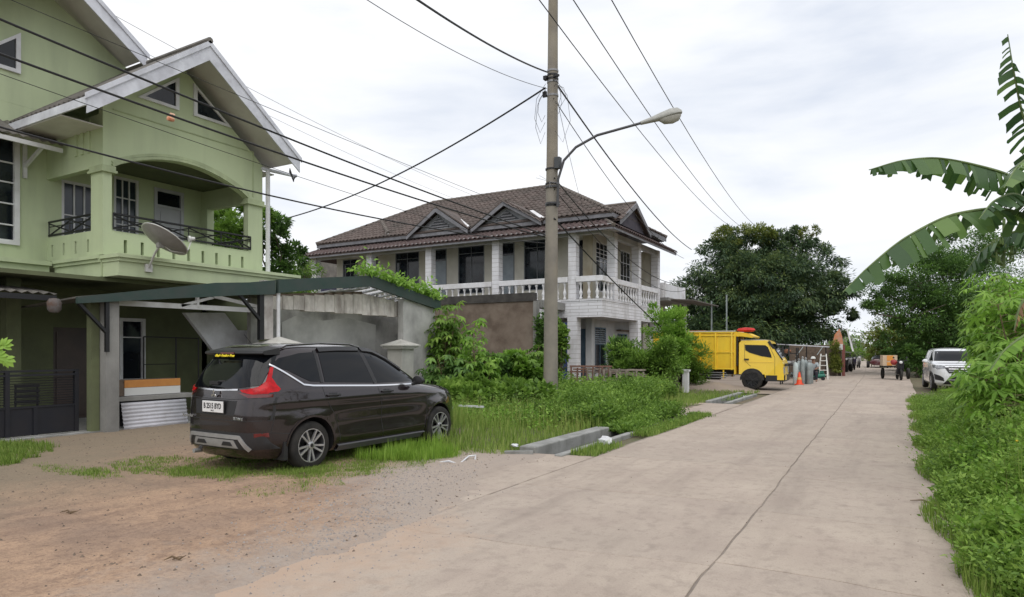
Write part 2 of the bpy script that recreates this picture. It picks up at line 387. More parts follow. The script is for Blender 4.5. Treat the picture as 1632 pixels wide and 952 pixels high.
JR = [-3, 1.2, 3.2, 5.12, 7.0, 9.0, 11.0, 13.4, 15.8, 19, 22.5, 26.5, 31, 36, 42, 49, 57, 66, 78, 92, 110, 140]
JL = [-3, 2.2, 4.86, 7.15, 9.6, 12.4, 15.4, 19.2, 23, 27, 31.5, 36.5, 42.5, 49.5, 57.5, 66.5, 78.5, 92, 110, 140]
def jf(y0, sl, s): return lambda x, y0=y0: y0+sl*(x+2)+.05*vn(x, y0, 1.2, s)+.012*math.sin(x*7+y0)
def redge(y): return .62+.03*vn(y, 1, .6)
def ledge(y): return -3.93+.03*vn(y, 5, .9)
for i, (a, b) in enumerate(zip(JR, JR[1:])):
    slab(lanex, redge, jf(a, -.03, 1), jf(b, -.03, 1), (.005 if a < 12 else .004), .0065, i, M_conc if i % 3 else M_conc2)
for i, (a, b) in enumerate(zip(JL, JL[1:])):
    slab(ledge, lanex, jf(a, .12, 2), jf(b, .12, 2), .0045 if a < 12 else .004, .0065, 50+i, M_conc2 if i % 2 else M_conc)
# apron between road and yard, driveway over the drain, roadside kerbs of the drain
m = MB(); P_ = [(-3.95, 5.3), (-4.4, 5.7), (-5.0, 6.5), (-5.5, 7.2), (-5.45, 8.95), (-3.95, 9.25)]
m.prism(P_, 'z', -.02, .026); m.build('concrete_apron', M_conc2)['kind'] = 'structure'
m = MB(); m.prism([(-3.95, 15.6), (-3.95, 20.2), (-5.2, 20.2), (-9.5, 21.5), (-9.5, 18.5), (-5.2, 16.2)], 'z', -.02, .033); m.build('driveway', M_conc)['kind'] = 'structure'
dr = struct('drain')
m = MB(); m.box(CH[0]-.28, 9.02, -.4, CH[0], 12.1, .13); m.build('kerb_block', M_gconc, dr, bevel=.02)
m = MB(); m.box(CH[0]-.06, 12.12, -.4, CH[0], 16.1, .03); m.build('drain_side', M_gconc, dr)
m = MB(); m.box(CH[1], 8.97, -.4, CH[1]+.13, 16.1, .055); m.build('kerb', M_gconc, dr, bevel=.015)
m = MB(); m.box(CH[0]-.18, 20.3, -.4, CH[0], 25.1, .10); m.build('kerb_block', M_gconc, dr, bevel=.02)
m = MB(); m.box(CH[1], 20.3, -.4, CH[1]+.13, 25.1, .055); m.build('kerb', M_gconc, dr, bevel=.015)
m = MB(); m.box(CH[0]-.05, 8.95, -.45, CH[1]+.05, 25.3, -.33); m.build('drain_water', M_wet, dr)
m = MB(); m.box(CH[0], 8.95, -.4, CH[1], 9.02, .02); m.box(CH[0], 16.1, -.4, CH[1], 16.2, .0); m.box(CH[0], 20.2, -.4, CH[1], 20.3, .0); m.build('drain_end', M_gconc, dr)
# gravel and dead bits
def stones(name, n, area, smin, smax, mt, seed, zf=None):
    rg = random.Random(seed); mb = MB()
    for _ in range(n):
        x, y = area(rg)
        s = rg.uniform(smin, smax)*rg.uniform(.6, 1.5); z = (zf(x, y) if zf else .03)
        a = rg.uniform(0, 6.28); vs = []
        for k in range(4): t = a+k*PI/2+rg.uniform(-.4, .4); vs.append((x+math.cos(t)*s*rg.uniform(.6, 1.1), y+math.sin(t)*s*rg.uniform(.6, 1.1), z-.003))
        vs.append((x+rg.uniform(-.3, .3)*s, y+rg.uniform(-.3, .3)*s, z+s*rg.uniform(.4, .8)))
        mb.add(vs, [(0, 1, 4), (1, 2, 4), (2, 3, 4), (3, 0, 4)])
    o = mb.build(name, mt); o['kind'] = 'stuff'; return o
M_stone = mat('stones', (.34, .31, .29), (.20, .18, .17), 30, .9)
M_stoned = mat('dark_debris', (.10, .08, .065), (.2, .15, .11), 20, .9)
def ar1(rg): # band of gravel along the edge of the apron
    t = rg.random(); x = -3.95-1.7*t+rg.gauss(0, .42); y = 3.6+3.6*t+rg.gauss(0, .5); return x, y
stones('gravel', 5200, ar1, .006, .017, M_stone, 3, lambda x, y: max(yardz(x, y), .03 if x > -3.93 else 0)-.002)
def ar2(rg): return rg.uniform(-13, -3.6), rg.uniform(2, 8.8)
stones('yard_pebbles', 3200, ar2, .006, .02, M_stoned, 4, lambda x, y: yardz(x, y)-.002)
def ar3(rg): return rg.choice([rg.uniform(-3.9, .5), rg.gauss(.3, .2), rg.gauss(.35, .15)]), rg.uniform(3, 22)
stones('road_grit', 500, ar3, .004, .011, M_stoned, 5, lambda x, y: .03)
# fallen twigs and leaf scraps, each one a thing
M_twig = mat('dead_leaf', (.10, .065, .04), (.16, .11, .06), 20, .9)
for i, (x, y, L, a, lb) in enumerate([(-7.0, 3.3, .26, .5, 'dark curled dead leaf lying in the middle of the bare dirt yard'), (-4.75, 2.95, .24, .9, 'dark twig on the dirt near the bottom edge of the photo'),
        (-9.1, 2.3, .3, 1.2, 'brown scrap of dead leaf at the left edge of the dirt yard'), (-6.6, 5.9, .42, -.3, 'brown dead stick lying on the dirt behind the dark car'), (.12, 8.2, .5, -.2, 'thin dead twigs lying on the road beside the right hand weeds')]):
    z = .03 if x > -3.9 else yardz(x, y)+.005; mb = MB(); d = Vector((math.cos(a), math.sin(a), 0)); p = Vector((x, y, z+.008)); s = Vector((-d.y, d.x, 0))
    L *= .62; mb.tube([p, p+d*L*.35+s*.03+Vector((0, 0, .015)), p+d*L*.7-s*.01, p+d*L+s*.04+Vector((0, 0, .01))], [.003, .008, .010, .002], 5)
    mb.tube([p+d*L*.4, p+d*L*.6+s*.05, p+d*L*.8+s*.06], [.005, .004, .002], 4)
    top(mb.build('dead_leaf' if i != 3 and i != 4 else 'twig', M_twig, smooth=True), lb, 'debris', 'plant debris on the ground')
# ================================================================ GREEN HOUSE
M_green = mat('green_render', (.51, .585, .375), (.48, .555, .35), 1.2, .9, bump=.15, bs=50, dirt=(.30, .34, .23), da=.5, ds=1.6, streak=.16, dlo=.48, dhi=.78)
M_greentrim = mat('green_trim', (.46, .53, .32), (.38, .44, .27), 2, .9, dirt=(.16, .18, .12), da=.5, ds=2, streak=.3)
M_greenshade = mat('green_render_shaded', (.15, .17, .085), (.11, .125, .065), 1.5, .9, bump=.15, dirt=(.08, .09, .06), da=.5, ds=.9)  # darker copy of the green render, with porch and ceiling shade in its colour
M_fascia = mat('grey_white_board', (.72, .74, .80), (.58, .59, .65), 3, .7, bump=.1, bs=30, dirt=(.28, .28, .30), da=.5, ds=2.5)
M_soffit = mat('soffit_board', (.74, .72, .70), (.64, .62, .60), 1.2, .85, dirt=(.28, .25, .22), da=.4, ds=.8)
M_white = mat('white_paint', (.72, .73, .75), (.62, .62, .63), 3, .6, dirt=(.40, .38, .35), da=.35, ds=3)
M_glass = mat('dark_glass', (.006, .009, .014), (.022, .03, .038), 1.4, rough=.08, spec=.4, lo=.5, hi=.62)
M_glassb = mat('smoky_glass', (.03, .045, .055), (.015, .02, .03), 1.5, rough=.12)
M_black = mat('black_steel', (.010, .010, .012), rough=.5)
M_navy = mat('navy_gate_paint', (.008, .009, .015), (.013, .012, .016), 4, rough=.55)
M_asb = mat('cement_roof_sheet', (.20, .185, .165), (.13, .12, .11), 2.5, .95, bump=.4, bs=30, dirt=(.05, .05, .045), da=.7, ds=1.5)
M_grey = mat('weathered_concrete', (.29, .285, .27), (.22, .215, .205), 1.6, .92, bump=.3, bs=30, dirt=(.10, .10, .095), da=.65, ds=1.1, streak=.5)
M_dkgreen = mat('dark_green_fascia', (.022, .055, .045), (.045, .065, .058), 1.7, .6, dirt=(.05, .058, .055), da=.7, ds=2.3, streak=1)
M_wood = mat('old_wood', (.16, .12, .09), (.10, .075, .055), 6, .85, bump=.3)
M_orange = mat('orange_laminate', (.55, .24, .06), (.48, .20, .05), 5, .5)
M_lwood = mat('white_laminate', (.62, .62, .60), rough=.5)
M_door = mat('white_door', (.50, .51, .55), (.44, .45, .48), 2, .5)
M_brown = mat('brown_door', (.085, .06, .05), (.06, .045, .04), 2, .5)
def corr(mb, a, b, c, d, pitch=.18, amp=.022, rows=2):
    """corrugated sheet: a-b is the eave, d-c the ridge; waves run from eave to ridge"""
    a, b, c, d = map(Vector, (a, b, c, d)); n = (b-a).cross(d-a).normalized(); L = (b-a).length; k = max(4, int(L/pitch*4)); base = len(mb.v)
    for r in range(rows+1):
        for i in range(k+1):
            t = i/k; p = a.lerp(b, t).lerp(d.lerp(c, t), r/rows); mb.v.append(tuple(p+n*amp*math.sin(t*L/pitch*2*PI)))
    for r in range(rows):
        for i in range(k):
            q = base+r*(k+1)+i; mb.f.append((q, q+1, q+k+2, q+k+1)); mb.m.append(mb.mi)
def corrsheet(name, a, b, c, d, mt, parent, **k):
    mb = MB(); corr(mb, a, b, c, d, **k); o = mb.build(name, mt, parent, smooth=True, ang=80)
    s = o.modifiers.new('solid', 'SOLIDIFY'); s.thickness = .012; return o
def window_x(parent, X, y0, y1, z0, z1, ny=1, zs=(), fr=.06, mf=None, mg=None, name='window', th=.05, bar=.028, sgn=1):
    """window facing +X: frame (part) with panes as sub-parts"""
    mf = mf or M_white; mg = mg or M_glass; mb = MB(); a = X-sgn*.02; b = X+sgn*th
    mb.box(a, y0, z0, b, y0+fr, z1); mb.box(a, y1-fr, z0, b, y1, z1); mb.box(a, y0+fr, z0, b, y1-fr, z0+fr); mb.box(a, y0+fr, z1-fr, b, y1-fr, z1)
    zz = [z0+fr, *zs, z1-fr]; yy = [y0+fr+(y1-y0-2*fr)*i/ny for i in range(ny+1)]
    for y in yy[1:-1]: mb.box(a, y-bar/2, z0+fr, X+sgn*th*.7, y+bar/2, z1-fr)
    for z in zs:
        for i in range(ny): mb.box(a, yy[i]+bar/2*(i > 0), z-bar/2, X+sgn*th*.6, yy[i+1]-bar/2*(i < ny-1), z+bar/2)
    o = mb.build(name, mf, parent)
    for i in range(ny):
        for j in range(len(zz)-1):
            p = MB(); p.box(X-sgn*.012, yy[i]-.001, zz[j]-.001, X+sgn*.004, yy[i+1]+.001, zz[j+1]+.001); p.build('pane', mg, o)
    return o
def window_y(parent, Y, x0, x1, z0, z1, nx=1, zs=(), fr=.06, mf=None, mg=None, name='window', th=.05, bar=.03):
    mf = mf or M_white; mg = mg or M_glass; mb = MB(); a = Y+.02; b = Y-th
    mb.box(x0, a, z0, x0+fr, b, z1); mb.box(x1-fr, a, z0, x1, b, z1); mb.box(x0+fr, a, z0, x1-fr, b, z0+fr); mb.box(x0+fr, a, z1-fr, x1-fr, b, z1)
    zz = [z0+fr, *zs, z1-fr]; xx = [x0+fr+(x1-x0-2*fr)*i/nx for i in range(nx+1)]
    for x in xx[1:-1]: mb.box(x-bar/2, a, z0+fr, x+bar/2, Y-th*.7, z1-fr)
    for z in zs:
        for i in range(nx): mb.box(xx[i]+bar/2*(i > 0), a, z-bar/2, xx[i+1]-bar/2*(i < nx-1), Y-th*.6, z+bar/2)
    o = mb.build(name, mf, parent)
    for i in range(nx):
        for j in range(len(zz)-1):
            p = MB(); p.box(xx[i]-.001, Y+.012, zz[j]-.001, xx[i+1]+.001, Y-.004, zz[j+1]+.001); p.build('pane', mg, o)
    return o
GH = thing('green_house', 'pale green two storey house with an arched balcony and a white edged gable roof', 'house', (-15.5, 8, 0))
BX, BY0, BY1 = -14.04, 7.42, 11.35
# balcony front wall with its arch, gable above
ar = []
for i in range(17):
    t = i/16; ar.append((7.60+3.32*t, 5.42+.47*math.sin(PI*t)**.8))
poly = [(BY0, 4.12), (7.60, 4.12)]+ar+[(10.92, 4.12), (BY1, 4.12), (BY1, 6.36), (9.17, 8.06), (BY0, 6.70)]
m = MB(); m.prism(poly, 'x', BX-.15, BX); m.build('gable_wall', M_green, GH)
m = MB(); sl = [(7.845+.359*i, 7.915+.359*i, 3.68, 3.955) for i in range(9)]
wallx(m, BX, .15, BY0, BY1, 3.6, 4.12, sl); m.build('parapet', M_green, GH)
m = MB(); sl2 = [(-16.105+.487*i, -16.035+.487*i, 3.69, 3.95) for i in range(4)]
wally(m, BY0, .15, -16.3, BX-.15, 3.6, 4.12, sl2); m.build('parapet', M_green, GH)
m = MB(); m.box(BX-.45, BY0, 4.12, BX-.15, 7.60, 5.42); m.build('corner_pillar', M_green, GH)
m = MB(); m.box(-16.3, BY0, 5.42, BX-.15, BY0+.15, 6.5)
for x in (-15.05, -14.8, -14.55): m.box(x-.05, BY0-.03, 5.75, x+.05, BY0, 6.45)
m.build('side_wall', M_green, GH)
m = MB(); wally(m, BY1-.15, .15, -16.3, BX-.15, 3.6, 4.12, []); m.box(-16.3, BY1-.15, 5.42, BX-.15, BY1, 6.4); m.box(-16.3, BY1-.2, 4.12, -16.0, BY1, 5.42); m.box(BX-.35, BY1-.3, 4.12, BX-.15, BY1, 5.42); m.build('side_wall', M_green, GH)
# mouldings: arch band, pillar caps, raised strips
m = MB()
for k, (off, out) in enumerate([(.04, .05), (.11, .03)]):
    pts = [Vector((BX+out/2, y, z+off)) for y, z in ar]
    for a, b in zip(pts, pts[1:]): m.bar(a, b+(b-a)*.02, out, .06)
m.build('arch_moulding', M_greentrim, GH)
for yy in ((7.37, 7.68), (10.86, 11.4)):
    m = MB(); m.box(BX-.20 if yy[0] > 9 else BX-.50, yy[0], 5.30, BX+.07, yy[1], 5.35); m.box(BX-.16 if yy[0] > 9 else BX-.47, yy[0]+.02, 5.352, BX+.045, yy[1]-.02, 5.44); m.build('pillar_cap', M_greentrim, GH)
m = MB(); m.box(BX, 7.62, 6.62, BX+.018, 11.05, 6.645); m.box(BX, 11.05, 5.5, BX+.018, 11.075, 6.645); m.build('wall_moulding', M_greentrim, GH)
# floor slab and stepped ledge
m = MB(); m.box(-16.3, BY0, 3.3, BX, BY1, 3.595); m.build('balcony_floor', M_greenshade, GH)
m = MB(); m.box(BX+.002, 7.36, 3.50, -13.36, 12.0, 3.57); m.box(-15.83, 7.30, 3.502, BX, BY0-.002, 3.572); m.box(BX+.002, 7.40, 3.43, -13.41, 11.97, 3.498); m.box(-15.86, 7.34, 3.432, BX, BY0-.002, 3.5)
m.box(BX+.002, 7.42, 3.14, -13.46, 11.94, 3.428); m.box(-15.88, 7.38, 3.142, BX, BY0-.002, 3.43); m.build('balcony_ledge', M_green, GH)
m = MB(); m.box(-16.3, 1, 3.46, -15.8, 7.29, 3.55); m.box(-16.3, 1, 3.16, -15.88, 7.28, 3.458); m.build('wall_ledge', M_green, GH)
m = MB(); m.box(-16.35, 1, 3.05, -14.0, 12, 3.13); m.build('lower_ceiling', M_greenshade, GH)
m = MB(); m.box(-16.25, BY0+.15, 5.92, BX-.15, BY1-.15, 6.0); m.build('balcony_ceiling', M_greenshade, GH)
# back wall of balcony and main wall, both on X = -16.3
m = MB()
wallx(m, -16.3, .2, 1.0, 7.42, 3.56, 6.9, [(5.5, 6.88, 3.88, 6.2)])
wallx(m, -16.3, .2, 7.42, 11.2, 3.56, 6.9, [(7.72, 8.5, 3.9, 5.5), (8.87, 9.48, 3.9, 5.85), (9.86, 10.66, 3.6, 5.78)])
m.prism([(1.0, 6.902), (9.3, 6.902), (9.3, 8.50), (9.14, 8.56), (7.35, 9.6), (5.7, 8.42), (1.0, 8.4)], 'x', -16.5, -16.3)
m.box(-20, 1, 3.5, -19.9, 11, 8.4); m.box(-20, 11.2, 0, -16.3, 11.35, 6.6); m.build('main_wall', M_green, GH)
window_x(GH, -16.33, 5.5, 6.88, 3.88, 6.2, 2, (4.3, 4.75, 5.2, 5.62), fr=.10, th=.08, mg=M_glass)
window_x(GH, -16.36, 7.72, 8.5, 3.9, 5.5, 3, (4.72,), fr=.06, mg=M_glassb)
window_x(GH, -16.36, 8.87, 9.48, 3.9, 5.85, 3, (4.7, 5.35), fr=.06, mg=M_glassb)
d = MB(); d.box(-16.36, 9.86, 3.6, -16.27, 9.94, 5.78); d.box(-16.36, 10.58, 3.6, -16.27, 10.66, 5.78); d.box(-16.36, 9.94, 5.70, -16.27, 10.58, 5.78); d.box(-16.36, 9.94, 5.3, -16.27, 10.58, 5.36)
d.box(-16.34, 9.94, 3.6, -16.31, 10.58, 5.3)
for z0, z1 in ((3.75, 4.4), (4.5, 5.2)): d.box(-16.31, 10.04, z0, -16.295, 10.48, z1)
dd = d.build('balcony_door', M_door, GH); m = MB(); m.box(-16.35, 9.94, 5.36, -16.33, 10.58, 5.70); m.build('pane', M_glass, dd)
# triangular gable windows, mirrored pairs
def triwin(X, tri, parent):
    c = Vector((sum(p[0] for p in tri)/3, sum(p[1] for p in tri)/3)); mb = MB()
    inn = [tuple(Vector(p).lerp(c, .26)) for p in tri]
    for i in range(3):
        j = (i+1) % 3; a, b, c2, d2 = tri[i], tri[j], inn[j], inn[i]
        mb.add([(X, *a), (X, *b), (X, *c2), (X, *d2), (X+.05, *a), (X+.05, *b), (X+.05, *c2), (X+.05, *d2)], [(0, 1, 2, 3), (4, 5, 6, 7), (0, 1, 5, 4), (3, 2, 6, 7), (1, 2, 6, 5), (0, 3, 7, 4)])
    o = mb.build('window', M_white, parent); g_ = MB(); g_.prism(inn, 'x', X+.001, X+.014); g_.build('pane', M_glass, o)
triwin(BX, [(8.12, 7.05), (9.06, 7.05), (9.06, 7.80)], GH); triwin(BX, [(9.42, 7.05), (10.42, 7.05), (9.42, 7.80)], GH)
triwin(-16.3, [(5.9, 7.57), (6.9, 7.57), (6.9, 8.46)], GH)
# railings of the balcony: crossed bars
def railing(pa, pb, z0, z1, name='railing'):
    a = Vector(pa); b = Vector(pb); mb = MB(); L = (b-a).length; d = (b-a)/L
    def P(t, z): q = a+d*t; return (q.x, q.y, z)
    for z in (z0, z1): mb.tube([P(0, z), P(L, z)], .024, 6)
    mb.tube([P(0, (z0+z1)/2+.04), P(L, (z0+z1)/2+.04)], .010, 5)
    k = max(2, round(L/.95)); s = L/k
    for i in range(k+1): mb.tube([P(i*s, z0), P(i*s, z1)], .013, 5)
    for i in range(k): mb.tube([P(i*s, z0), P((i+1)*s, z1-.05)], .017, 5); mb.tube([P(i*s, z1-.03), P((i+1)*s, z0+.03)], .017, 5)
    return mb.build(name, M_black, GH)
railing((-14.02, 7.62), (-14.02, 10.98), 4.17, 4.47); railing((-16.25, 7.44), (-14.5, 7.44), 4.17, 4.47); railing((-14.4, BY1-.05), (-15.98, BY1-.05), 4.17, 4.5)
# small gable roof over the balcony
XF, YC = -13.10, 9.19
def gable(parent, xf, xb, yc, hw, zr, zl, zrt, fb=.31, hwl=None):
    hwl = hwl or hw; L = (yc-hwl, zl); Rr = (yc+hw, zrt)
    corrsheet('roof_sheet', (xb, L[0], L[1]), (xf, L[0], L[1]), (xf, yc, zr), (xb, yc, zr), M_asb, parent)
    corrsheet('roof_sheet', (xf, Rr[0], Rr[1]), (xb, Rr[0], Rr[1]), (xb, yc, zr), (xf, yc, zr), M_asb, parent)
    m = MB(); m.tube([(xf+.03, yc, zr+.02), (xb, yc, zr+.02)], .07, 8); m.build('ridge_cap', M_asb, parent, smooth=True)
    for (y, z) in (L, Rr):
        d = -1 if y > yc else 1
        m = MB(); m.prism([(y, z-.04), (yc, zr-.04), (yc, zr-.04-fb*1.2), (y, z-.04-fb)], 'x', xf-.03, xf); m.build('fascia_board', M_fascia, parent)
        m = MB(); m.prism([(y-.04*d, z+.02), (yc, zr+.02), (yc, zr-.10), (y-.04*d, z-.09)], 'x', xf+.001, xf+.03); m.build('barge_trim', M_fascia, parent)
    for (y, z) in (L, Rr):
        m = MB(); m.add([(xf-.03, y, z-.05), (xb, y, z-.05), (xb, yc, zr-.05), (xf-.03, yc, zr-.05), (xf-.03, y, z-.09), (xb, y, z-.09), (xb, yc, zr-.09), (xf-.03, yc, zr-.09)],
              [(0, 1, 2, 3), (4, 5, 6, 7), (0, 1, 5, 4), (1, 2, 6, 5), (2, 3, 7, 6), (3, 0, 4, 7)]); m.build('soffit', M_soffit, parent)
gable(GH, XF, -16.32, YC, 2.55, 8.45, 6.43, 6.50)
m = MB(); m.box(-16.3, 6.60, 6.22, XF, 6.635, 6.38); m.build('gutter_board', M_fascia, GH)
m = MB(); m.box(-16.3, 6.64, 6.20, -14.04, 7.42, 6.225); m.build('eave_ceiling', M_soffit, GH)
m = MB(); m.box(-16.3, 11.36, 6.2, -14.04, 11.72, 6.225); m.build('eave_ceiling', M_soffit, GH)
rg = random.Random(5); m = MB()      # torn gutter scraps at the right eave
for i in range(7):
    x = -13.2-.05*i; m.tube([(x, 11.5+.04*i, 6.22), (x+.05, 11.55+.05*i, 6.1-rg.random()*.15), (x, 11.7+.03*i, 6.05)], .012, 4)
m.build('torn_gutter_lining', M_black, GH)
# upper gable roof behind
gable(GH, -15.40, -20.2, 7.42, 1.74, 9.95, 8.66, 8.66, fb=.30)
m = MB(); m.slab((-15.6, 1, 8.3), (-15.6, 5.6, 8.3), (-20, 5.6, 9.5), (-20, 1, 9.5), .05); m.build('rear_roof', M_asb, GH)
# corrugated awning over the left window with its brackets
corrsheet('awning_sheet', (-15.42, 7.35, 6.02), (-15.42, 3.5, 6.02), (-16.3, 3.5, 6.5), (-16.3, 7.35, 6.5), M_asb, GH)
m = MB(); m.box(-15.46, 3.5, 5.86, -15.42, 7.33, 5.95); m.build('awning_beam', M_white, GH)
for y in (6.98, 4.4):
    m = MB(); m.bar((-16.27, y, 5.35), (-16.27, y, 6.1), .07, .06); m.bar((-16.27, y, 5.6), (-15.5, y, 5.92), .05, .07); m.build('awning_bracket', M_white, GH)
# downpipe and overflow pipe
m = MB(); m.tube([(-13.98, 11.47, 3.57), (-13.98, 11.47, 6.25)], .055, 8); m.build('downpipe', M_white, GH, smooth=True)
m = MB(); m.tube([(-14.0, 11.3, 6.27), (-13.85, 12.15, 6.27), (-13.85, 12.28, 6.29)], .045, 8); m.build('overflow_pipe', M_fascia, GH, smooth=True)
# ground floor
m = MB(); wallx(m, -16.3, .2, 1, 13.6, 0, 3.1, [(7.55, 8.35, 0, 2.15), (8.98, 9.62, .85, 2.42), (4.2, 5.6, .9, 2.2)]); m.build('lower_wall', M_greenshade, GH)
window_x(GH, -16.33, 8.98, 9.62, .85, 2.42, 1, (1.95,), fr=.08, th=.08)
window_x(GH, -16.33, 4.2, 5.6, .9, 2.2, 2, (1.8,), fr=.07)
m = MB(); m.box(-16.4, 7.55, 0, -16.33, 8.35, 2.15); m.box(-16.33, 7.62, .15, -16.31, 8.28, 1.0); m.box(-16.33, 7.62, 1.1, -16.31, 8.28, 2.05); m.build('front_door', M_brown, GH)
m = MB(); m.box(-15.2, 6.1, 0, -14.95, 6.35, 3.05); m.build('porch_column', M_greenshade, GH)
m = MB(); m.box(-14.0, 11.2, 0, -13.8, 11.4, 3.1); m.build('porch_column', M_greenshade, GH)
m = MB(); m.box(-16.3, .5, -.02, -13.35, 11.9, .07); m.build('porch_floor', M_gconc, GH)
ST = -15.0
m = MB(); m.prism([(9.85, 2.55), (10.95, 2.60), (11.35, 2.16), (12.3, 2.16), (12.3, 1.15), (10.95, 1.25)], 'x', ST-.12, ST); m.build('stair_parapet', mat('pale_cement', (.78, .79, .84), (.60, .60, .63), 1.2, .9, dirt=(.2, .2, .2), da=.5, ds=1.2), GH)
# dark canopy sheet at far left over the gate, hopper
corrsheet('canopy_sheet', (-13.9, 6.5, 2.72), (-13.9, 1.5, 2.72), (-15.9, 1.5, 3.02), (-15.9, 6.5, 3.02), M_asb, GH)
m = MB(); m.box(-13.95, 1.5, 2.58, -13.9, 6.5, 2.68); m.build('canopy_beam', M_black, GH)

# ---------------------------------------------------------------- satellite dish (bolted to the ledge; hangs in front)
SD = thing('satellite_dish', 'grey tilted satellite dish on a bent tube fixed to the ledge below the green balcony', 'satellite dish', (-13.3, 8.2, 3.35))
M_dish = mat('dish_grey', (.30, .29, .28), (.24, .23, .22), 6, .5); M_dishw = mat('dish_rim', (.62, .62, .60), (.5, .5, .48), 6, .5)
dc = Vector((-12.90, 8.02, 3.88)); _fw = Vector((-12.9, 8.02, 2.24)).normalized(); _rt = Vector((_fw.y, -_fw.x, 0)).normalized(); _up = _rt.cross(_fw)
nrmv = (.93*(.54*_rt+.84*_up)+.37*_fw).normalized()
_ax = (.84*_rt-.54*_up).normalized(); SR = 1.14; Mx = Matrix.Translation(dc) @ nrmv.to_track_quat('Z', 'Y').to_matrix().to_4x4()
m = MB(); m.lathe([(0.001, -.10), (.12, -.092), (.24, -.066), (.34, -.025), (.41, .012), (.41, .022), (.34, -.012), (.24, -.052), (.12, -.078), (.001, -.085)], n=28, cap=False); m.xf(Mx @ Matrix.Scale(SR, 4)); m.build('reflector', M_dish, SD, smooth=True)
m = MB(); m.lathe([(.405, .010), (.425, .014), (.425, .026), (.405, .022)], n=28, cap=False); m.xf(Mx @ Matrix.Scale(SR, 4)); m.build('rim', M_dishw, SD, smooth=True)
_ax = (.84*_rt-.54*_up).normalized(); SR = 1.14
ed = dc+_ax*.44*1.0; lnb = dc+_ax*.40+nrmv*.36
m = MB(); m.tube([dc-nrmv*.10, dc+_ax*.22-nrmv*.12, ed, ed+nrmv*.1+_ax*.02, lnb], .012, 6); m.build('feed_arm', M_dishw, SD, smooth=True)
m = MB(); m.lathe([(.001, -.05), (.04, -.05), (.045, .02), (.065, .03), (.065, .07), (.001, .07)], n=12, cap=False); m.xf(Matrix.Translation(lnb) @ (dc-lnb).to_track_quat('Z', 'Y').to_matrix().to_4x4()); m.build('receiver_head', M_dishw, SD, smooth=True)
m = MB(); m.tube([dc-nrmv*.10, dc-nrmv*.2, (-13.1, 7.95, 3.62), (-13.40, 8.0, 3.35)], .022, 7); m.box(-13.46, 7.94, 3.26, -13.40, 8.08, 3.42); m.build('mount', M_dishw, SD, smooth=True)
m = MB(); m.bar(dc-nrmv*.14-Vector((0, .06, 0)), dc-nrmv*.14+Vector((0, .06, 0)), .10, .10); m.build('clamp', M_dish, SD)

# ================================================================ CARPORT (dark green beam on posts)
CP = thing('carport', 'lean-to carport with a dark green front beam and concrete posts before the green house', 'carport', (-13.2, 8.8, 0))
m = MB(); m.prism([(6.45, 2.50), (10.2, 2.93), (10.93, 2.99), (10.93, 3.34), (10.2, 3.22), (9.3, 3.13), (8.2, 2.93), (6.45, 2.62)], 'x', -13.12, -13.04); m.build('front_beam', M_dkgreen, CP)
m = MB(); m.slab((-13.12, 6.45, 2.63), (-13.12, 8.0, 2.87), (-15.5, 8.0, 2.76), (-15.5, 6.45, 2.5), .03); m.build('roof_sheet', M_asb, CP)
m = MB(); m.box(-13.42, 7.02, -.02, -13.17, 7.27, 2.6); m.build('concrete_post', M_grey, CP)
m = MB(); m.box(-13.55, 6.86, -.02, -13.38, 7.01, 2.58); m.build('green_post', M_greenshade, CP)
m = MB(); m.box(-13.16, 6.98, 1.6, -13.10, 7.05, 2.58); m.bar((-13.13, 6.5, 2.52), (-13.13, 7.0, 1.98), .05, .08, (1, 0, 0)); m.build('knee_brace', M_black, CP)
m = MB(); m.box(-13.3, 10.66, 1.9, -13.12, 10.92, 3.32); m.build('concrete_post', mat('pale_post', (.50, .48, .46), (.36, .33, .31), 4, .9, dirt=(.15, .12, .1), da=.7, ds=3, streak=.3), CP)
m = MB(); m.box(-13.2, 10.52, 1.88, -13.10, 10.64, 3.0); m.bar((-13.13, 9.95, 2.94), (-13.13, 10.55, 2.35), .06, .08, (1, 0, 0)); m.build('knee_brace', M_black, CP)
m = MB(); m.tube([(-13.1, 11.06, 1.9), (-13.1, 11.06, 3.1)], .045, 8); m.build('white_pipe', M_white, CP, smooth=True)
# white timber truss under the roof
m = MB(); m.bar((-13.7, 7.35, 2.60), (-13.7, 10.9, 2.62), .05, .11); m.bar((-13.7, 7.4, 2.68), (-13.7, 9.3, 2.95), .05, .08); m.bar((-13.7, 9.3, 2.95), (-13.7, 10.9, 2.72), .05, .08)
m.bar((-13.7, 9.3, 2.62), (-13.7, 9.3, 2.95), .05, .08); m.bar((-13.7, 8.9, 2.62), (-13.7, 9.7, 2.86), .05, .06); m.build('roof_truss', M_white, CP)
m = MB(); m.lathe([(.02, .13), (.08, .12), (.12, .05), (.11, -.08), (.07, -.13), (.02, -.14)], (-13.35, 6.2, 2.46), 10); o = m.build('hopper', mat('stained_hopper', (.14, .145, .15), (.10, .06, .045), 7, .8), CP, smooth=True)
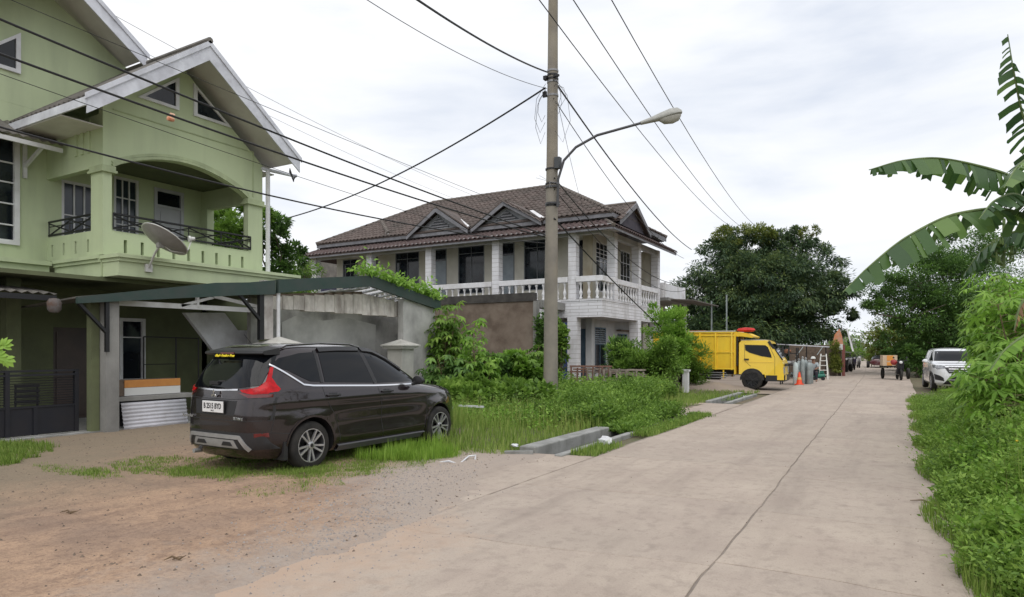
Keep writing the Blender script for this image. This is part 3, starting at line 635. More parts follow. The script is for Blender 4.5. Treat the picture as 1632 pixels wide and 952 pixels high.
# shed wall: low slab counter, orange board crate, corrugated sheets leaning
KB = thing('concrete_counter', 'low grey concrete counter slab between the concrete post and the dark car', 'counter', (-13.7, 8.1, 0))
m = MB(); m.box(-14.1, 7.28, .60, -13.45, 9.1, .69); m.build('counter_top', M_grey, KB, bevel=.01); m = MB(); m.box(-14.05, 7.3, 0, -13.75, 9.05, .6); m.build('counter_wall', mat('dark_wall', (.07, .07, .075), rough=.9), KB)
BD = thing('drawer_cabinet', 'low cabinet with an orange and a white drawer front lying on the grey counter', 'cabinet', (-13.75, 8.2, .69))
m = MB(); m.box(-14.05, 7.3, .70, -13.63, 8.85, 1.02); m.build('cabinet_body', M_wood, BD)
m = MB(); m.box(-13.628, 7.62, .865, -13.61, 8.83, 1.02); m.build('drawer_front', M_orange, BD, label='orange drawer front'); m = MB(); m.box(-13.628, 7.62, .70, -13.61, 8.83, .86); m.build('drawer_front', M_lwood, BD, label='white drawer front')
M_zinc = mat('white_zinc', (.58, .58, .63), (.50, .50, .54), 4, .45, dirt=(.3, .29, .28), da=.4, ds=4)
for i in range(6):
    mb = MB(); dx = .035*i; y0 = 7.45+.028*(5-i); corr(mb, (-13.40+dx-.1, y0, .03), (-13.40+dx-.18, y0-.02, .57), (-13.40+dx-.18, y0+1.35, .57), (-13.40+dx-.1, y0+1.35, .03), pitch=.076, amp=.013)
    o = mb.build('corrugated_sheet', M_zinc, None, smooth=True, ang=80); s = o.modifiers.new('solid', 'SOLIDIFY'); s.thickness = .004
    top(o, ['rearmost', 'second from the rear', 'third from the rear', 'third from the front', 'second from the front', 'frontmost'][i]+' of the white corrugated sheets stacked against the grey counter', 'roofing sheet', 'stacked corrugated sheets')
# porch clutter: a dark plastic chair behind the gate, clothes rack
def chair(loc, rz, name, label, mt):
    t = thing(name, label, 'chair', loc, None); mb = MB(); mb.box(-.2, -.2, .40, .2, .2, .44); mb.build('seat', mt, None).parent = t
    for z in (.55, .65, .75, .85):
        mb = MB(); mb.box(-.2, .18, z, .2, .21, z+.06); mb.build('back_slat', mt, None).parent = t
    for x in (-.18, .18):
        for y in (-.18, .18): mb = MB(); mb.tube([(x, y, 0), (x*.95, y*.95, .9 if y > 0 else .4)], .018, 6); mb.build('leg', mt, None).parent = t
    t.rotation_euler = (0, 0, rz); return t
chair((-14.6, 6.25, .07), R(-100), 'plastic_chair', 'dark slatted chair standing behind the black gate', M_black)
RK = thing('drying_rack', 'thin dark metal drying rack standing on the porch behind the drawer cabinet', 'rack', (-15.2, 9.6, .07))
m = MB()
for y in (8.95, 9.75, 10.35): m.tube([(-15.2, y, .07), (-15.2, y, 1.95)], .018, 6)
m.tube([(-15.2, 8.95, 1.95), (-15.2, 10.35, 1.93)], .015, 6); m.tube([(-15.2, 8.95, 1.3), (-15.2, 9.75, 1.3)], .01, 6); m.build('rack_frame', M_black, RK)
# ================================================================ GATE
GT = thing('sliding_gate', 'black metal gate with thin horizontal bars above a solid lower panel', 'gate', (-13.62, 5.9, 0))
y0, y1 = 4.2, 6.74
m = MB(); m.box(-13.64, y0, .10, -13.60, y1, .58); m.build('lower_panel', M_navy, GT)
for y in (y0+.03, 5.56, 6.0, y1-.04): m = MB(); m.box(-13.66, y-.035, .08, -13.58, y+.035, 1.27 if y != 6.0 else .58); m.build('upright', M_navy, GT)
for z in (.60, 1.18, 1.255): m = MB(); m.box(-13.655, y0, z-.018, -13.585, y1, z+.018); m.build('rail', M_navy, GT)
for i in range(11):
    z = .66+i*.046; m = MB(); m.tube([(-13.62, y0, z), (-13.62, y1-.06, z)], .007, 5); m.build('gate_bar', M_navy, GT)
m = MB(); m.box(-13.75, 4.0, -.02, -13.52, 6.85, .085); o = m.build('gate_sill', M_grey, None); tag(o, kind='structure')

# ================================================================ GATE PIERS with pyramid caps
M_pier = mat('pier_render', (.52, .51, .47), (.42, .41, .38), 2, .9, bump=.2, dirt=(.20, .19, .17), da=.6, ds=1.8, streak=.4)
for i, y in enumerate((11.0, 15.55)):
    t = thing('gate_pier', ['cream pier with a wide pyramid cap directly behind the roof of the dark car', 'stained cream pier with a pyramid cap at the right end of the grey garage wall'][i], 'pier', (-13.0, y, 0), 'capped gate piers')
    m = MB(); m.box(-13.28, y-.28, 0, -12.72, y+.28, 1.70); m.build('shaft', M_pier, t, bevel=.01)
    m = MB(); m.box(-13.38, y-.38, 1.68, -12.62, y+.38, 1.75); k = len(m.v); m.add([(-13.43, y-.43, 1.752), (-12.57, y-.43, 1.752), (-12.57, y+.43, 1.752), (-13.43, y+.43, 1.752), (-13.43, y-.43, 1.79), (-12.57, y-.43, 1.79), (-12.57, y+.43, 1.79), (-13.43, y+.43, 1.79), (-13.0, y, 1.97)], [(0, 1, 2, 3), (0, 1, 5, 4), (1, 2, 6, 5), (2, 3, 7, 6), (3, 0, 4, 7), (4, 5, 8), (5, 6, 8), (6, 7, 8), (7, 4, 8)]); m.build('cap', M_pier, t)
# ================================================================ OPEN GARAGE (grey, unroofed shed with green gable fascia)
GG = thing('garage', 'roofless grey cement garage with a low dark green gable fascia and stained walls', 'garage', (-14.2, 14.3, 0))
M_gw = mat('garage_wall', (.34, .34, .33), (.52, .515, .50), 1.0, .95, bump=.25, bs=20, dirt=(.085, .083, .08), da=.75, ds=.9, streak=.8, lo=.42, hi=.56)
M_gp = mat('garage_pier', (.55, .54, .52), (.42, .415, .40), 1.4, .95, bump=.25, bs=20, dirt=(.15, .145, .14), da=.7, ds=1.1, streak=.7)
m = MB(); m.box(-14.7, 11.4, 0, -14.55, 17.5, 3.0); m.build('back_wall', M_gw, GG); m = MB(); m.prism([(12.35, .02), (16.1, .02), (16.15, 2.45), (14.9, 2.62), (13.9, 2.50), (12.9, 2.60), (12.4, 2.40)], 'x', -14.55, -14.53); m.build('render_patch', mat('pale_render_patch', (.56, .56, .54), (.44, .44, .43), 1.3, .95, bump=.25, dirt=(.2, .2, .19), da=.6, ds=1.2), GG); m = MB(); m.box(-13.36, 17.47, 0, -13.14, 17.50, 3.1); m.build('brick_edge', mat('raw_brick_edge', (.42, .28, .15), (.30, .18, .09), 6, .95, bump=.6), GG)
m = MB(); m.box(-14.55, 17.2, 0, -13.36, 17.42, 3.1); m.build('side_wall', M_gw, GG)
m = MB(); m.box(-13.35, 15.85, 0, -13.15, 17.38, 3.22); m.box(-13.36, 17.3, 0, -13.13, 17.46, 3.2); m.build('front_wall', M_gp, GG)
m = MB(); m.prism([(11.0, 3.03), (12.6, 3.26), (14.32, 3.46), (15.9, 3.21), (17.62, 2.96), (17.62, 3.26), (14.32, 3.78), (11.0, 3.36)], 'x', -13.12, -13.02); m.build('fascia', M_dkgreen, GG)
M_blk = mat('stained_block', (.74, .70, .65), (.58, .53, .48), 3, .95, bump=.4, dirt=(.12, .09, .075), da=.8, ds=3, streak=.35)
for i in range(14):          # front lintel of separate blocks
    y = 11.12+i*.36; m = MB(); m.box(-13.62, y, 2.66+.012*(i % 3), -13.44, y+.345, 2.98+.30*(1-abs(y-14.3)/3.3)); m.build('lintel_block', M_blk, GG)
for i in range(12):          # roof battens still lying between lintel and fascia
    y = 12.9+i*.34; z = 3.44-abs(y-14.3)*.14; m = MB(); m.bar((-13.12, y, z), (-14.5, y+.12, z-.12), .15, .035); m.build('roof_batten', M_fascia, GG)
m = MB(); m.bar((-13.5, 14.4, 3.25), (-13.5, 17.3, 2.86), .06, .10); m.bar((-14.2, 14.4, 3.2), (-14.2, 17.3, 2.8), .06, .10); m.bar((-13.5, 11.1, 2.98), (-13.5, 14.4, 3.3), .06, .10); m.build('rafter', M_wood, GG)
m = MB(); m.box(-14.6, 11.35, 3.0, -14.5, 17.3, 3.1); m.build('wall_plate', M_grey, GG)
# ================================================================ BROWN WALL in front of the white house
BW = thing('plaster_wall', 'tall mottled brown plaster wall with a black weathered top behind the bushes', 'wall', (-17, 24.6, 0))
M_bw = mat('brown_plaster', (.115, .085, .065), (.19, .15, .12), 1.6, .95, bump=.5, bs=14, dirt=(.26, .22, .18), da=.6, ds=1.3, streak=.7)
m = MB(); m.box(-22, 24.6, 0, -13.32, 24.85, 3.72); m.build('wall_face', M_bw, BW)
m = MB(); m.box(-22, 24.55, 3.72, -13.3, 24.88, 4.08); m.build('wall_top', mat('black_mould', (.035, .033, .032), (.07, .065, .06), 3, .95, bump=.4), BW)
m = MB(); m.box(-13.32, 24.57, 0, -13.17, 24.87, 3.72); m.build('wall_end', M_grey, BW)
# ================================================================ WHITE HOUSE
def brickmat(key, c, mortar, bw, bh, off=.5):
    m = mat(key, c, tuple(x*.88 for x in c), 2.2, .75, bump=.1, bs=30, dirt=(.30, .28, .25), da=.55, ds=1.4, streak=.35, dlo=.5)
    t = m.node_tree; L = t.links.new; b = t.nodes['Principled BSDF']; src = b.inputs['Base Color'].links[0].from_socket
    g = t.nodes.new('ShaderNodeNewGeometry'); s = t.nodes.new('ShaderNodeSeparateXYZ'); L(g.outputs['Position'], s.inputs[0])
    a = t.nodes.new('ShaderNodeMath'); a.operation = 'ADD'; L(s.outputs[0], a.inputs[0]); L(s.outputs[1], a.inputs[1])
    c2 = t.nodes.new('ShaderNodeCombineXYZ'); L(a.outputs[0], c2.inputs[0]); L(s.outputs[2], c2.inputs[1])
    br = t.nodes.new('ShaderNodeTexBrick'); br.inputs['Scale'].default_value = 1; br.inputs['Brick Width'].default_value = bw; br.inputs['Row Height'].default_value = bh
    br.inputs['Mortar Size'].default_value = .012; br.inputs['Mortar'].default_value = (*mortar, 1); br.offset = off; L(c2.outputs[0], br.inputs['Vector'])
    L(src, br.inputs['Color1']); L(src, br.inputs['Color2']); L(br.outputs['Color'], b.inputs['Base Color'])
    return m
M_wt = brickmat('white_wall_tile', (.74, .74, .77), (.40, .39, .39), .9, .145)
M_wcol = brickmat('white_column_tile', (.74, .74, .77), (.45, .44, .44), 2.0, .21)
M_w2 = mat('white_trim', (.76, .76, .79), (.66, .66, .67), 3, .7, dirt=(.38, .36, .33), da=.5, ds=2.0, streak=.4)
M_cream = mat('cream_wall', (.58, .56, .49), (.50, .48, .42), 1.2, .9, dirt=(.30, .26, .16), da=.6, ds=.8, streak=.3)
M_tile = mat('roof_tile', (.095, .072, .064), (.145, .115, .104), 3.5, .85, bump=.3, bs=20, dirt=(.05, .048, .042), da=.8, ds=.8)
M_tile2 = mat('lower_roof_tile', (.10, .065, .062), (.075, .055, .055), 3.5, .85, bump=.3, bs=20, dirt=(.13, .10, .09), da=.6, ds=1.6)
M_ridge = mat('ridge_mortar', (.17, .145, .125), (.11, .095, .085), 4, .95, bump=.3)
M_bboard = mat('grey_barge_board', (.20, .20, .22), (.14, .14, .15), 3, .8, dirt=(.3, .3, .32), da=.5, ds=3)
M_bluegrey = mat('blue_grey_door', (.27, .31, .34), (.22, .25, .28), 3, .6)
M_bluedoor = mat('blue_door', (.09, .15, .20), (.06, .11, .16), 3, .6)
M_grend = mat('grey_render', (.50, .51, .52), (.42, .43, .44), 1.2, .9, dirt=(.17, .17, .16), da=.5, ds=1, streak=.5)
WH = thing('white_house', 'white two storey house with tiled hip roof, two dormers and a balustraded balcony', 'house', (-20, 31, 0))
X0, X1, Y0, Y1 = -29.6, -11.33, 27.29, 35.7
# balcony slab with clad edge
m = MB(); m.box(X0, Y0+.02, 3.45, X1-.02, Y1, 3.85); m.build('balcony_floor', M_grend, WH)
m = MB(); m.box(X0, Y0-.02, 3.12, X1+.01, Y0+.10, 3.90); m.box(X1-.11, Y0+.10, 3.12, X1+.01, Y1, 3.90); m.box(X0, Y0-.05, 3.86, X1+.04, Y0-.02, 3.94); m.box(X1+.01, Y0-.02, 3.86, X1+.04, Y1, 3.94); m.build('balcony_cladding', M_wt, WH)
m = MB(); m.box(X0, Y0+.10, 3.12, X1-.11, Y1, 3.2); m.build('lower_ceiling', M_grend, WH)
m = MB(); m.box(-12.6, Y1-.45, 3.9, X1-.38, Y1-.3, 7.1); m.build('end_wall', M_cream, WH)
cols = [(x, Y0+.16, 1) for x in (-12.77, -16.87, -20.95, -25.03, -29.3)]+[(X1-.16, y, 0) for y in (28.95, 32.25, 35.35)]
for i, (x, y, f) in enumerate(cols):
    m = MB(); w_ = .19; m.box(x-w_, y-w_+.0, 3.90, x+w_, y+w_, 7.1); m.build('column', M_wcol, WH)
for x, y in ((-12.77, Y0+.2), (X1-.2, 32.2), (X1-.2, 35.35), (-16.87, Y0+.3), (-20.95, Y0+.3)):
    m = MB(); m.box(x-.23, y-.23, 0, x+.23, y+.23, 3.118); m.build('lower_column', M_wcol, WH)
# balustrade
m = MB(); m.lathe([(.055, 0), (.075, .02), (.075, .08), (.04, .13), (.075, .24), (.085, .32), (.05, .42), (.035, .5), (.04, .62), (.075, .70), (.075, .78)], n=8)
bal = m.mesh('baluster', M_w2, True); autosm(bal, 50)
def balus(x, y): o = link('baluster', bal, WH); o.location = Vector((x, y, 3.94))-org(WH)
fx = sorted(c[0] for c in cols if c[2])+[X1-.06]
for a, b in zip(fx, fx[1:]):
    a += .21; b -= .21 if b != fx[-1] else -.03; k = max(2, round((b-a)/.37)); [balus(a+(i+.5)*(b-a)/k, Y0+.04) for i in range(k)]
fy = [Y0, 28.95, 32.25, 35.35]
for a, b in zip(fy, fy[1:]):
    a += .21; b -= .21; k = round((b-a)/.37); [balus(X1-.06, a+(i+.5)*(b-a)/k) for i in range(k)]
for a, b in zip(fx, fx[1:]):
    m = MB(); m.box(a+(.21 if a != X0 else 0), Y0-.07, 4.72, b-(.21 if b != fx[-1] else -.10), Y0+.15, 4.97); m.build('handrail', M_w2, WH, bevel=.015)
for a, b in zip(fy, fy[1:]):
    m = MB(); m.box(X1-.17, a+(.21 if a != Y0 else .152), 4.722, X1+.05, b-.21, 4.968); m.build('handrail', M_w2, WH, bevel=.015)
# upper walls with openings
fw = [(-28.5, -27.3, 4.6, 7.0, 2), (-26.4, -25.75, 4.6, 7.0, 1), (-24.46, -22.76, 4.6, 7.1, 2), (-20.15, -18.49, 4.6, 7.1, 2), (-16.14, -14.65, 4.6, 7.1, 2)]
fd = [(-21.82, -20.89), (-17.54, -16.68)]
m = MB(); wally(m, 28.8, .2, -29.0, -13.25, 3.85, 7.3, [w_[:4] for w_ in fw]+[(a, b, 3.85, 7.1) for a, b in fd]); wally(m, 28.8, .2, -12.80, -12.6, 3.85, 7.3, []); m.box(-13.25, 28.8, 6.9, -12.80, 29.0, 7.3)
wallx(m, -12.6, .2, 29.0, Y1-.3, 3.85, 7.3, [(29.64, 31.77, 4.5, 6.95), (32.92, 34.44, 4.5, 6.95)]); m.box(-29.0, Y1-.3, 0, -12.6, Y1-.1, 7.5); m.box(-29.2, 29, 0, -29.0, Y1-.1, 7.5)
m.build('upper_wall', M_cream, WH)
m = MB(); m.box(-13.25, 28.95, 3.86, -12.8, 29.0, 6.9); m.build('doorway_dark_sheet', M_glass, WH)  # dark glass sheet stands for the unlit inside of the doorway
m = MB(); m.box(-12.84, 28.62, 3.86, -12.40, 28.799, 7.1); m.build('corner_pier', mat('yellowed_pier', (.50, .46, .36), (.38, .33, .24), 2, .9, dirt=(.2, .17, .12), da=.6, ds=2, streak=.3), WH)
M_dkfr = mat('window_frame_grey', (.16, .17, .18), rough=.6)
for a, b, c, d_, n in fw: window_y(WH, 28.85, a, b, c, d_, n, (6.72,), fr=.05, mf=M_dkfr, mg=M_glass)
for a, b in fd:
    o = window_y(WH, 28.85, a, b, 3.85, 7.1, 1, (6.45,), fr=.07, mf=M_dkfr, mg=M_glass, name='door_frame'); q = MB(); q.box(a+.07, 28.835, 3.9, b-.07, 28.80, 6.43); q.build('door', M_bluegrey, WH)
window_x(WH, -12.66, 29.64, 31.77, 4.5, 6.95, 4, (6.0, 6.2, 6.4, 6.6), fr=.06, mf=M_w2)
window_x(WH, -12.66, 32.92, 34.44, 4.5, 6.95, 3, (5.6, 6.3), fr=.06, mf=M_w2)
for x in (-22.2, -18.0): m = MB(); m.box(x-.13, 28.76, 3.9, x+.13, 28.799, 7.1); m.build('wall_pilaster', M_cream, WH)
# beam under the eave
m = MB(); m.box(X0+.2, Y0+.02, 6.86, X1-.02, Y0+.30, 7.1); m.box(X1-.30, Y0+.30, 6.862, X1-.02, Y1, 7.1); m.build('eave_beam', M_grend, WH)
# ground floor
m = MB(); wally(m, 28.8, .2, -29, -12.6, 0, 3.12, [(-13.35, -12.78, .05, 2.65), (-16.5, -14.2, .1, 2.7)])
wallx(m, -12.6, .2, 29.0, Y1-.3, 0, 3.12, [(29.5, 30.9, .5, 2.75), (32.47, 33.95, 1.2, 2.5)]); m.build('lower_wall', M_grend, WH)
m = MB(); m.box(-12.66, 28.55, 0, -12.36, 28.8, 3.12); m.build('lower_column', M_grend, WH)
m = MB(); m.box(-13.35, 28.88, .05, -12.78, 28.92, 2.65)
for z in (.15, .95, 1.35): m.box(-13.30, 28.86, z, -13.09, 28.88, z+.35); m.box(-13.04, 28.86, z, -12.83, 28.88, z+.35)
m.build('blue_door', M_bluedoor, WH)
def louvre_x(X, y0, y1, z0, z1, zl):
    o = window_x(WH, X, y0, y1, z0, z1, 2, (zl,), fr=.06, mf=M_bluedoor)
    for i in range(7):
        z = zl+.05+(z1-zl-.12)*i/7; q = MB(); q.slab((X+.06, y0+.06, z), (X+.06, y1-.06, z), (X, y1-.06, z+.06), (X, y0+.06, z+.06), .012); q.build('louvre', M_bluegrey, o)
louvre_x(-12.65, 29.5, 30.9, .5, 2.75, 1.9); louvre_x(-12.65, 32.47, 33.95, 1.2, 2.5, 1.5)
m = MB(); m.box(-12.55, 32.2, 2.62, -12.3, 34.2, 2.70); m.build('window_hood', M_wood, WH)
m = MB(); m.box(-16.9, 25.0, 3.45, -13.0, 25.2, 3.72); m.box(-13.6, 24.9, 3.45, -13.1, 27.24, 3.78); m.build('broken_beam', M_grey, WH)
m = MB(); m.box(-16.5, 28.95, .1, -14.2, 29.0, 2.7); m.build('doorway_dark_sheet', M_glass, WH)  # another dark sheet, in place of the unlit room behind the opening
m = MB(); m.box(-13.25, 27.32, 0, -13.02, 27.36, 2.9); m.build('blue_post', mat('blue_paint', (.05, .08, .22), rough=.6), WH)
# roofs ---------------------------------------------------------
tm = MB(); TW, TL = .27, .34
for j in (0, 1):
    for i in range(5):
        t = i/4; tm.v.append(((t-.5)*TW*1.04, -TL*.05+j*TL*1.12, .035*math.sin(t*2*PI)+.03-.012*j+(0 if j else .022)))
for i in range(4): tm.f.append((i, i+1, i+6, i+5)); tm.m.append(0)
for i in range(5): v = tm.v[i]; tm.v.append((v[0], v[1], v[2]-.03))
for i in range(4): tm.f.append((10+i, 11+i, i+1, i)); tm.m.append(0)
tile_me = tm.mesh('roof_tile', M_tile, True); tile_me2 = tm.mesh('roof_tile', M_tile2, True)
TILES = []
def inpoly(p, poly):
    c = False; n = len(poly)
    for i in range(n):
        a, b = poly[i], poly[(i+1) % n]
        if (a[1] > p[1]) != (b[1] > p[1]) and p[0] < (b[0]-a[0])*(p[1]-a[1])/(b[1]-a[1])+a[0]: c = not c
    return c
def slope(pts, mt, me, name='roof_slope', skip=None):
    """planar roof face: pts counter-clockwise seen from above, first two are the eave"""
    pts = [Vector(p) for p in pts]; u = (pts[1]-pts[0]).normalized(); n = (pts[1]-pts[0]).cross(pts[-1]-pts[0]).normalized(); v = n.cross(u)
    mb = MB(); k = len(pts); mb.add([p for p in pts]+[p-n*.06 for p in pts], [tuple(range(k)), tuple(range(2*k-1, k-1, -1))]+[(i, (i+1) % k, k+(i+1) % k, k+i) for i in range(k)]); mb.build(name, mt, WH)
    p2 = [((p-pts[0]).dot(u), (p-pts[0]).dot(v)) for p in pts]; U = [p[0] for p in p2]; Vm = max(p[1] for p in p2)
    j = 0
    while j*TL < Vm:
        i = 0
        while min(U)+i*TW < max(U):
            q = (min(U)+(i+.5)*TW+(0), (j+.5)*TL)
            w3 = pts[0]+u*q[0]+v*(j*TL)+n*.012
            if inpoly(q, p2) and not (skip and skip(w3)): TILES.append((w3, u, v, n, me))
            i += 1
        j += 1
EZ = 7.82; UE = [(-29.4, 27.55), (-10.95, 27.55), (-10.95, 35.6), (-29.4, 35.6)]; RZ = 10.4; RL, RR = (-23.9, 31.55), (-15.7, 31.55)
P3 = lambda a, z: (a[0], a[1], z)
D = [(-20.62, -22.55, -18.63, 9.02), (-16.5, -18.42, -14.45, 8.9)]
def indorm(p):
    for xc, xa, xb, zt in D:
        if xa < p.x < xb and p.z < 7.75+(zt-7.75)*(1-abs(p.x-xc)/(xb-xc))-.05 and p.y < 30: return True
    return False
slope([P3(UE[0], EZ), P3(UE[1], EZ), P3(RR, RZ), P3(RL, RZ)], M_tile, tile_me, skip=indorm)
slope([P3(UE[1], EZ), P3(UE[2], EZ), P3(RR, RZ)], M_tile, tile_me)
slope([P3(UE[3], EZ), P3(UE[0], EZ), P3(RL, RZ)], M_tile, tile_me)
m = MB(); m.add([P3(UE[2], EZ), P3(UE[3], EZ), P3(RL, RZ), P3(RR, RZ)], [(0, 1, 2, 3)]); m.build('roof_slope', M_tile, WH)
m = MB(); m.box(-29.4, 27.6, EZ-.22, -10.95, 27.66, EZ-.03); m.box(-11.0, 27.66, EZ-.22, -10.96, 35.6, EZ-.03); m.box(-29.4, 27.66, EZ-.22, -29.34, 35.6, EZ-.03); m.box(-29.3, 27.7, EZ-.24, -11.05, 35.5, EZ-.2); m.build('eave_board', M_bboard, WH)
LZ, LT = 7.03, 7.62
slope([(-30.2, 26.75, LZ), (-10.55, 26.75, LZ), (-11.6, 28.1, LT), (-29.2, 28.1, LT)], M_tile2, tile_me2)
slope([(-10.55, 26.75, LZ), (-10.55, 36.2, LZ), (-11.6, 36.2, LT), (-11.6, 28.1, LT)], M_tile2, tile_me2)
slope([(-30.2, 36, LZ), (-30.2, 26.75, LZ), (-29.2, 28.1, LT), (-29.2, 36, LT)], M_tile2, tile_me2)
m = MB(); m.box(-30.2, 26.78, LZ-.14, -10.6, 26.82, LZ-.05); m.box(-10.62, 26.82, LZ-.14, -10.58, 36.2, LZ-.05); m.build('eave_board', M_bboard, WH)
m = MB(); m.box(-30.1, 26.83, 6.90+.21, -10.64, 28.8, 7.0-.0+.14-.0); m.build('porch_ceiling', M_grend, WH)
# dormers
for xc, xa, xb, zt in D:
    yb = 27.55+(zt-EZ)/(RZ-EZ)*4.0; zb = 7.72
    slope([(xc, 27.45, zt), (xa-.05, 27.45, zb), (xa-.05, 27.6, zb), (xc, yb, zt)][1:2]+[(xa-.05, 27.62, zb), (xc, yb, zt), (xc, 27.45, zt)], M_tile, tile_me, 'dormer_slope')
    slope([(xb+.05, 27.62, zb), (xb+.05, 27.45, zb), (xc, 27.45, zt), (xc, yb, zt)], M_tile, tile_me, 'dormer_slope')
    m = MB(); m.prism([(xa+.25, zb), (xb-.25, zb), (xc, zt-.22)], 'y', 27.75, 27.85); m.build('dormer_gable', mat('dormer_grey', (.30, .31, .33), (.22, .23, .25), 2, .8, dirt=(.12, .12, .12), da=.6, ds=2), WH)
    for q in range(4):
        z = zb+.32+q*.14; hwid = (zt-.45-z)*1.2
        if hwid > .05: m = MB(); m.box(xc-hwid, 27.70, z, xc+hwid, 27.74, z+.06); m.build('dormer_louvre', M_bboard, WH)
    m = MB(); m.prism([(xc-.7, zb+.28), (xc+.7, zb+.28), (xc, zt-.42)], 'y', 27.742, 27.749); m.build('dormer_opening', M_glass, WH)
    for xe in (xa, xb):
        m = MB(); m.prism([(xe, zb-.04), (xc, zt-.02), (xc, zt-.24), (xe, zb-.22)], 'y', 27.42, 27.47); m.build('barge_board', M_bboard, WH)
    m = MB(); m.tube([(xc, 27.4, zt+.03), (xc, yb, zt+.03)], .09, 8); m.build('ridge_cap', M_ridge, WH, smooth=True)
m = MB(); m.slab((-18.72, 27.5, 7.86), (-18.52, 27.5, 7.86), (-19.6, 28.3, 8.47), (-19.75, 28.3, 8.47), .03); m.slab((-14.55, 27.5, 7.88), (-14.3, 27.5, 7.88), (-15.4, 28.4, 8.5), (-15.6, 28.4, 8.5), .03); m.slab((-24.2, 27.7, 8.0), (-24.0, 27.7, 8.0), (-25.0, 28.7, 8.68), (-25.15, 28.7, 8.68), .03); m.build('white_flashing', M_w2, WH)
# gable over the road side
gx, gy, gz = -10.72, 30.05, 8.62
slope([(gx, 28.0, 7.45), (gx, 28.0, 7.45), (gx, gy, gz), (-13.0, gy, gz), (-11.2, 28.0, 7.45)][1:], M_tile, tile_me, 'gable_slope') if False else None
slope([(-12.6, 27.95, 7.55), (gx, 27.95, 7.50), (gx, gy, gz), (-13.0, gy, gz)], M_tile, tile_me, 'gable_slope')
slope([(gx, 32.15, 7.50), (-12.6, 32.15, 7.5), (-13.0, gy, gz), (gx, gy, gz)], M_tile, tile_me, 'gable_slope')
m = MB(); m.prism([(28.25, 7.40), (31.85, 7.40), (gy, gz-.2)], 'x', gx-.3, gx-.2); m.build('gable_infill', mat('dark_gable', (.045, .04, .055), (.07, .06, .075), 3, .8), WH)
for ye in (27.95, 32.15):
    m = MB(); m.prism([(ye, 7.50), (gy, gz+.02), (gy, gz-.22), (ye, 7.28)], 'x', gx, gx+.05); m.build('barge_board', M_bboard, WH)
m = MB(); m.tube([(gx, gy, gz+.03), (-13.2, gy, gz+.03)], .08, 8); m.build('ridge_cap', M_ridge, WH, smooth=True)
def caps(a, b, r=.11):
    a = Vector(a); b = Vector(b); L = (b-a).length; k = int(L/.34); mb = MB()
    for i in range(k): p = a.lerp(b, i/k); q = a.lerp(b, (i+1.08)/k); mb.tube([p, q], [r, r*.82], 8)
    mb.build('ridge_tiles', M_ridge, WH, smooth=True)
caps(P3(RL, RZ+.04), P3(RR, RZ+.04)); caps(P3(UE[0], EZ+.03), P3(RL, RZ+.03)); caps(P3(UE[1], EZ+.03), P3(RR, RZ+.03)); caps(P3(UE[2], EZ+.03), P3(RR, RZ+.03)); caps((-10.55, 26.75, LZ+.03), (-11.6, 28.1, LT+.03), .09)
caps((-24.05, 27.75, 8.02), (-26.3, 29.72, 9.27), .14)
camp = Vector((0, 0, 1.64)); TILES.sort(key=lambda t: (t[0]-camp).length); rest = {}
for k_, (p, u, v, n, me) in enumerate(TILES):
    M3 = Matrix((u, v, n)).transposed() @ Matrix.Rotation(rnd.gauss(0, .02), 3, 'Z') @ Matrix.Rotation(rnd.gauss(0, .025), 3, 'X')
    if k_ < 300:
        o = link('roof_tile', me, WH); o.matrix_basis = Matrix.Translation(p-org(WH)) @ M3.to_4x4()
    else: rest.setdefault(me.name, [me, []])[1].append((p, M3))
for nm_, (me, ls) in rest.items():
    mb = MB(); vv = [v.co.copy() for v in me.vertices]; ff = [tuple(f.vertices) for f in me.polygons]
    for p, M3 in ls: mb.add([M3 @ c+p for c in vv], ff)
    off = org(WH); me2 = bpy.data.meshes.new('roof_tiles'); me2.from_pydata([(a-off[0], b-off[1], c-off[2]) for a, b, c in mb.v], [], mb.f); me2.materials.append(me.materials[0])
    me2.polygons.foreach_set('use_smooth', [True]*len(me2.polygons)); o = link('roof_tiles', me2, WH); o['kind'] = 'stuff'
# annex at the road end of the house
AN = thing('annex', 'small white flat roofed annex at the right end of the white house', 'building', (-12.5, 38, 0))
m = MB(); m.box(-14.5, 35.75, 4.55, -11.2, 35.87, 5.38); m.box(-11.32, 35.87, 4.55, -11.2, 40.0, 5.38); m.box(-14.5, 39.9, 4.55, -11.32, 40.0, 5.38)
for y in (35.9, 39.75): m.box(-11.19, y, 4.6, -11.12, y+.2, 5.42)
m.build('parapet', M_w2, AN)
m = MB(); m.box(-14.6, 35.76, 4.38, -10.9, 40.4, 4.548); m.build('roof_slab', M_grey, AN); m = MB(); m.slab((-10.9, 36.2, 4.50), (-9.6, 36.2, 4.40), (-9.6, 42, 4.40), (-10.9, 42, 4.5), .05); m.build('canopy_sheet', M_asb, AN)
m = MB(); wallx(m, -12.4, .2, 35.9, 40.0, 0, 4.37, [(36.8, 39.2, 2.9, 3.9)]); m.build('wall', M_cream, AN); m = MB(); m.box(-12.55, 36.8, 2.9, -12.5, 39.2, 3.9); m.build('window', M_glass, AN)
m = MB(); m.box(-11.15, 39.6, 0, -11.0, 39.75, 4.37); m.build('post', M_w2, AN)
m = MB(); m.box(-14.5, 35.9, 0, -14.3, 40.0, 4.37); m.build('wall', M_cream, AN)
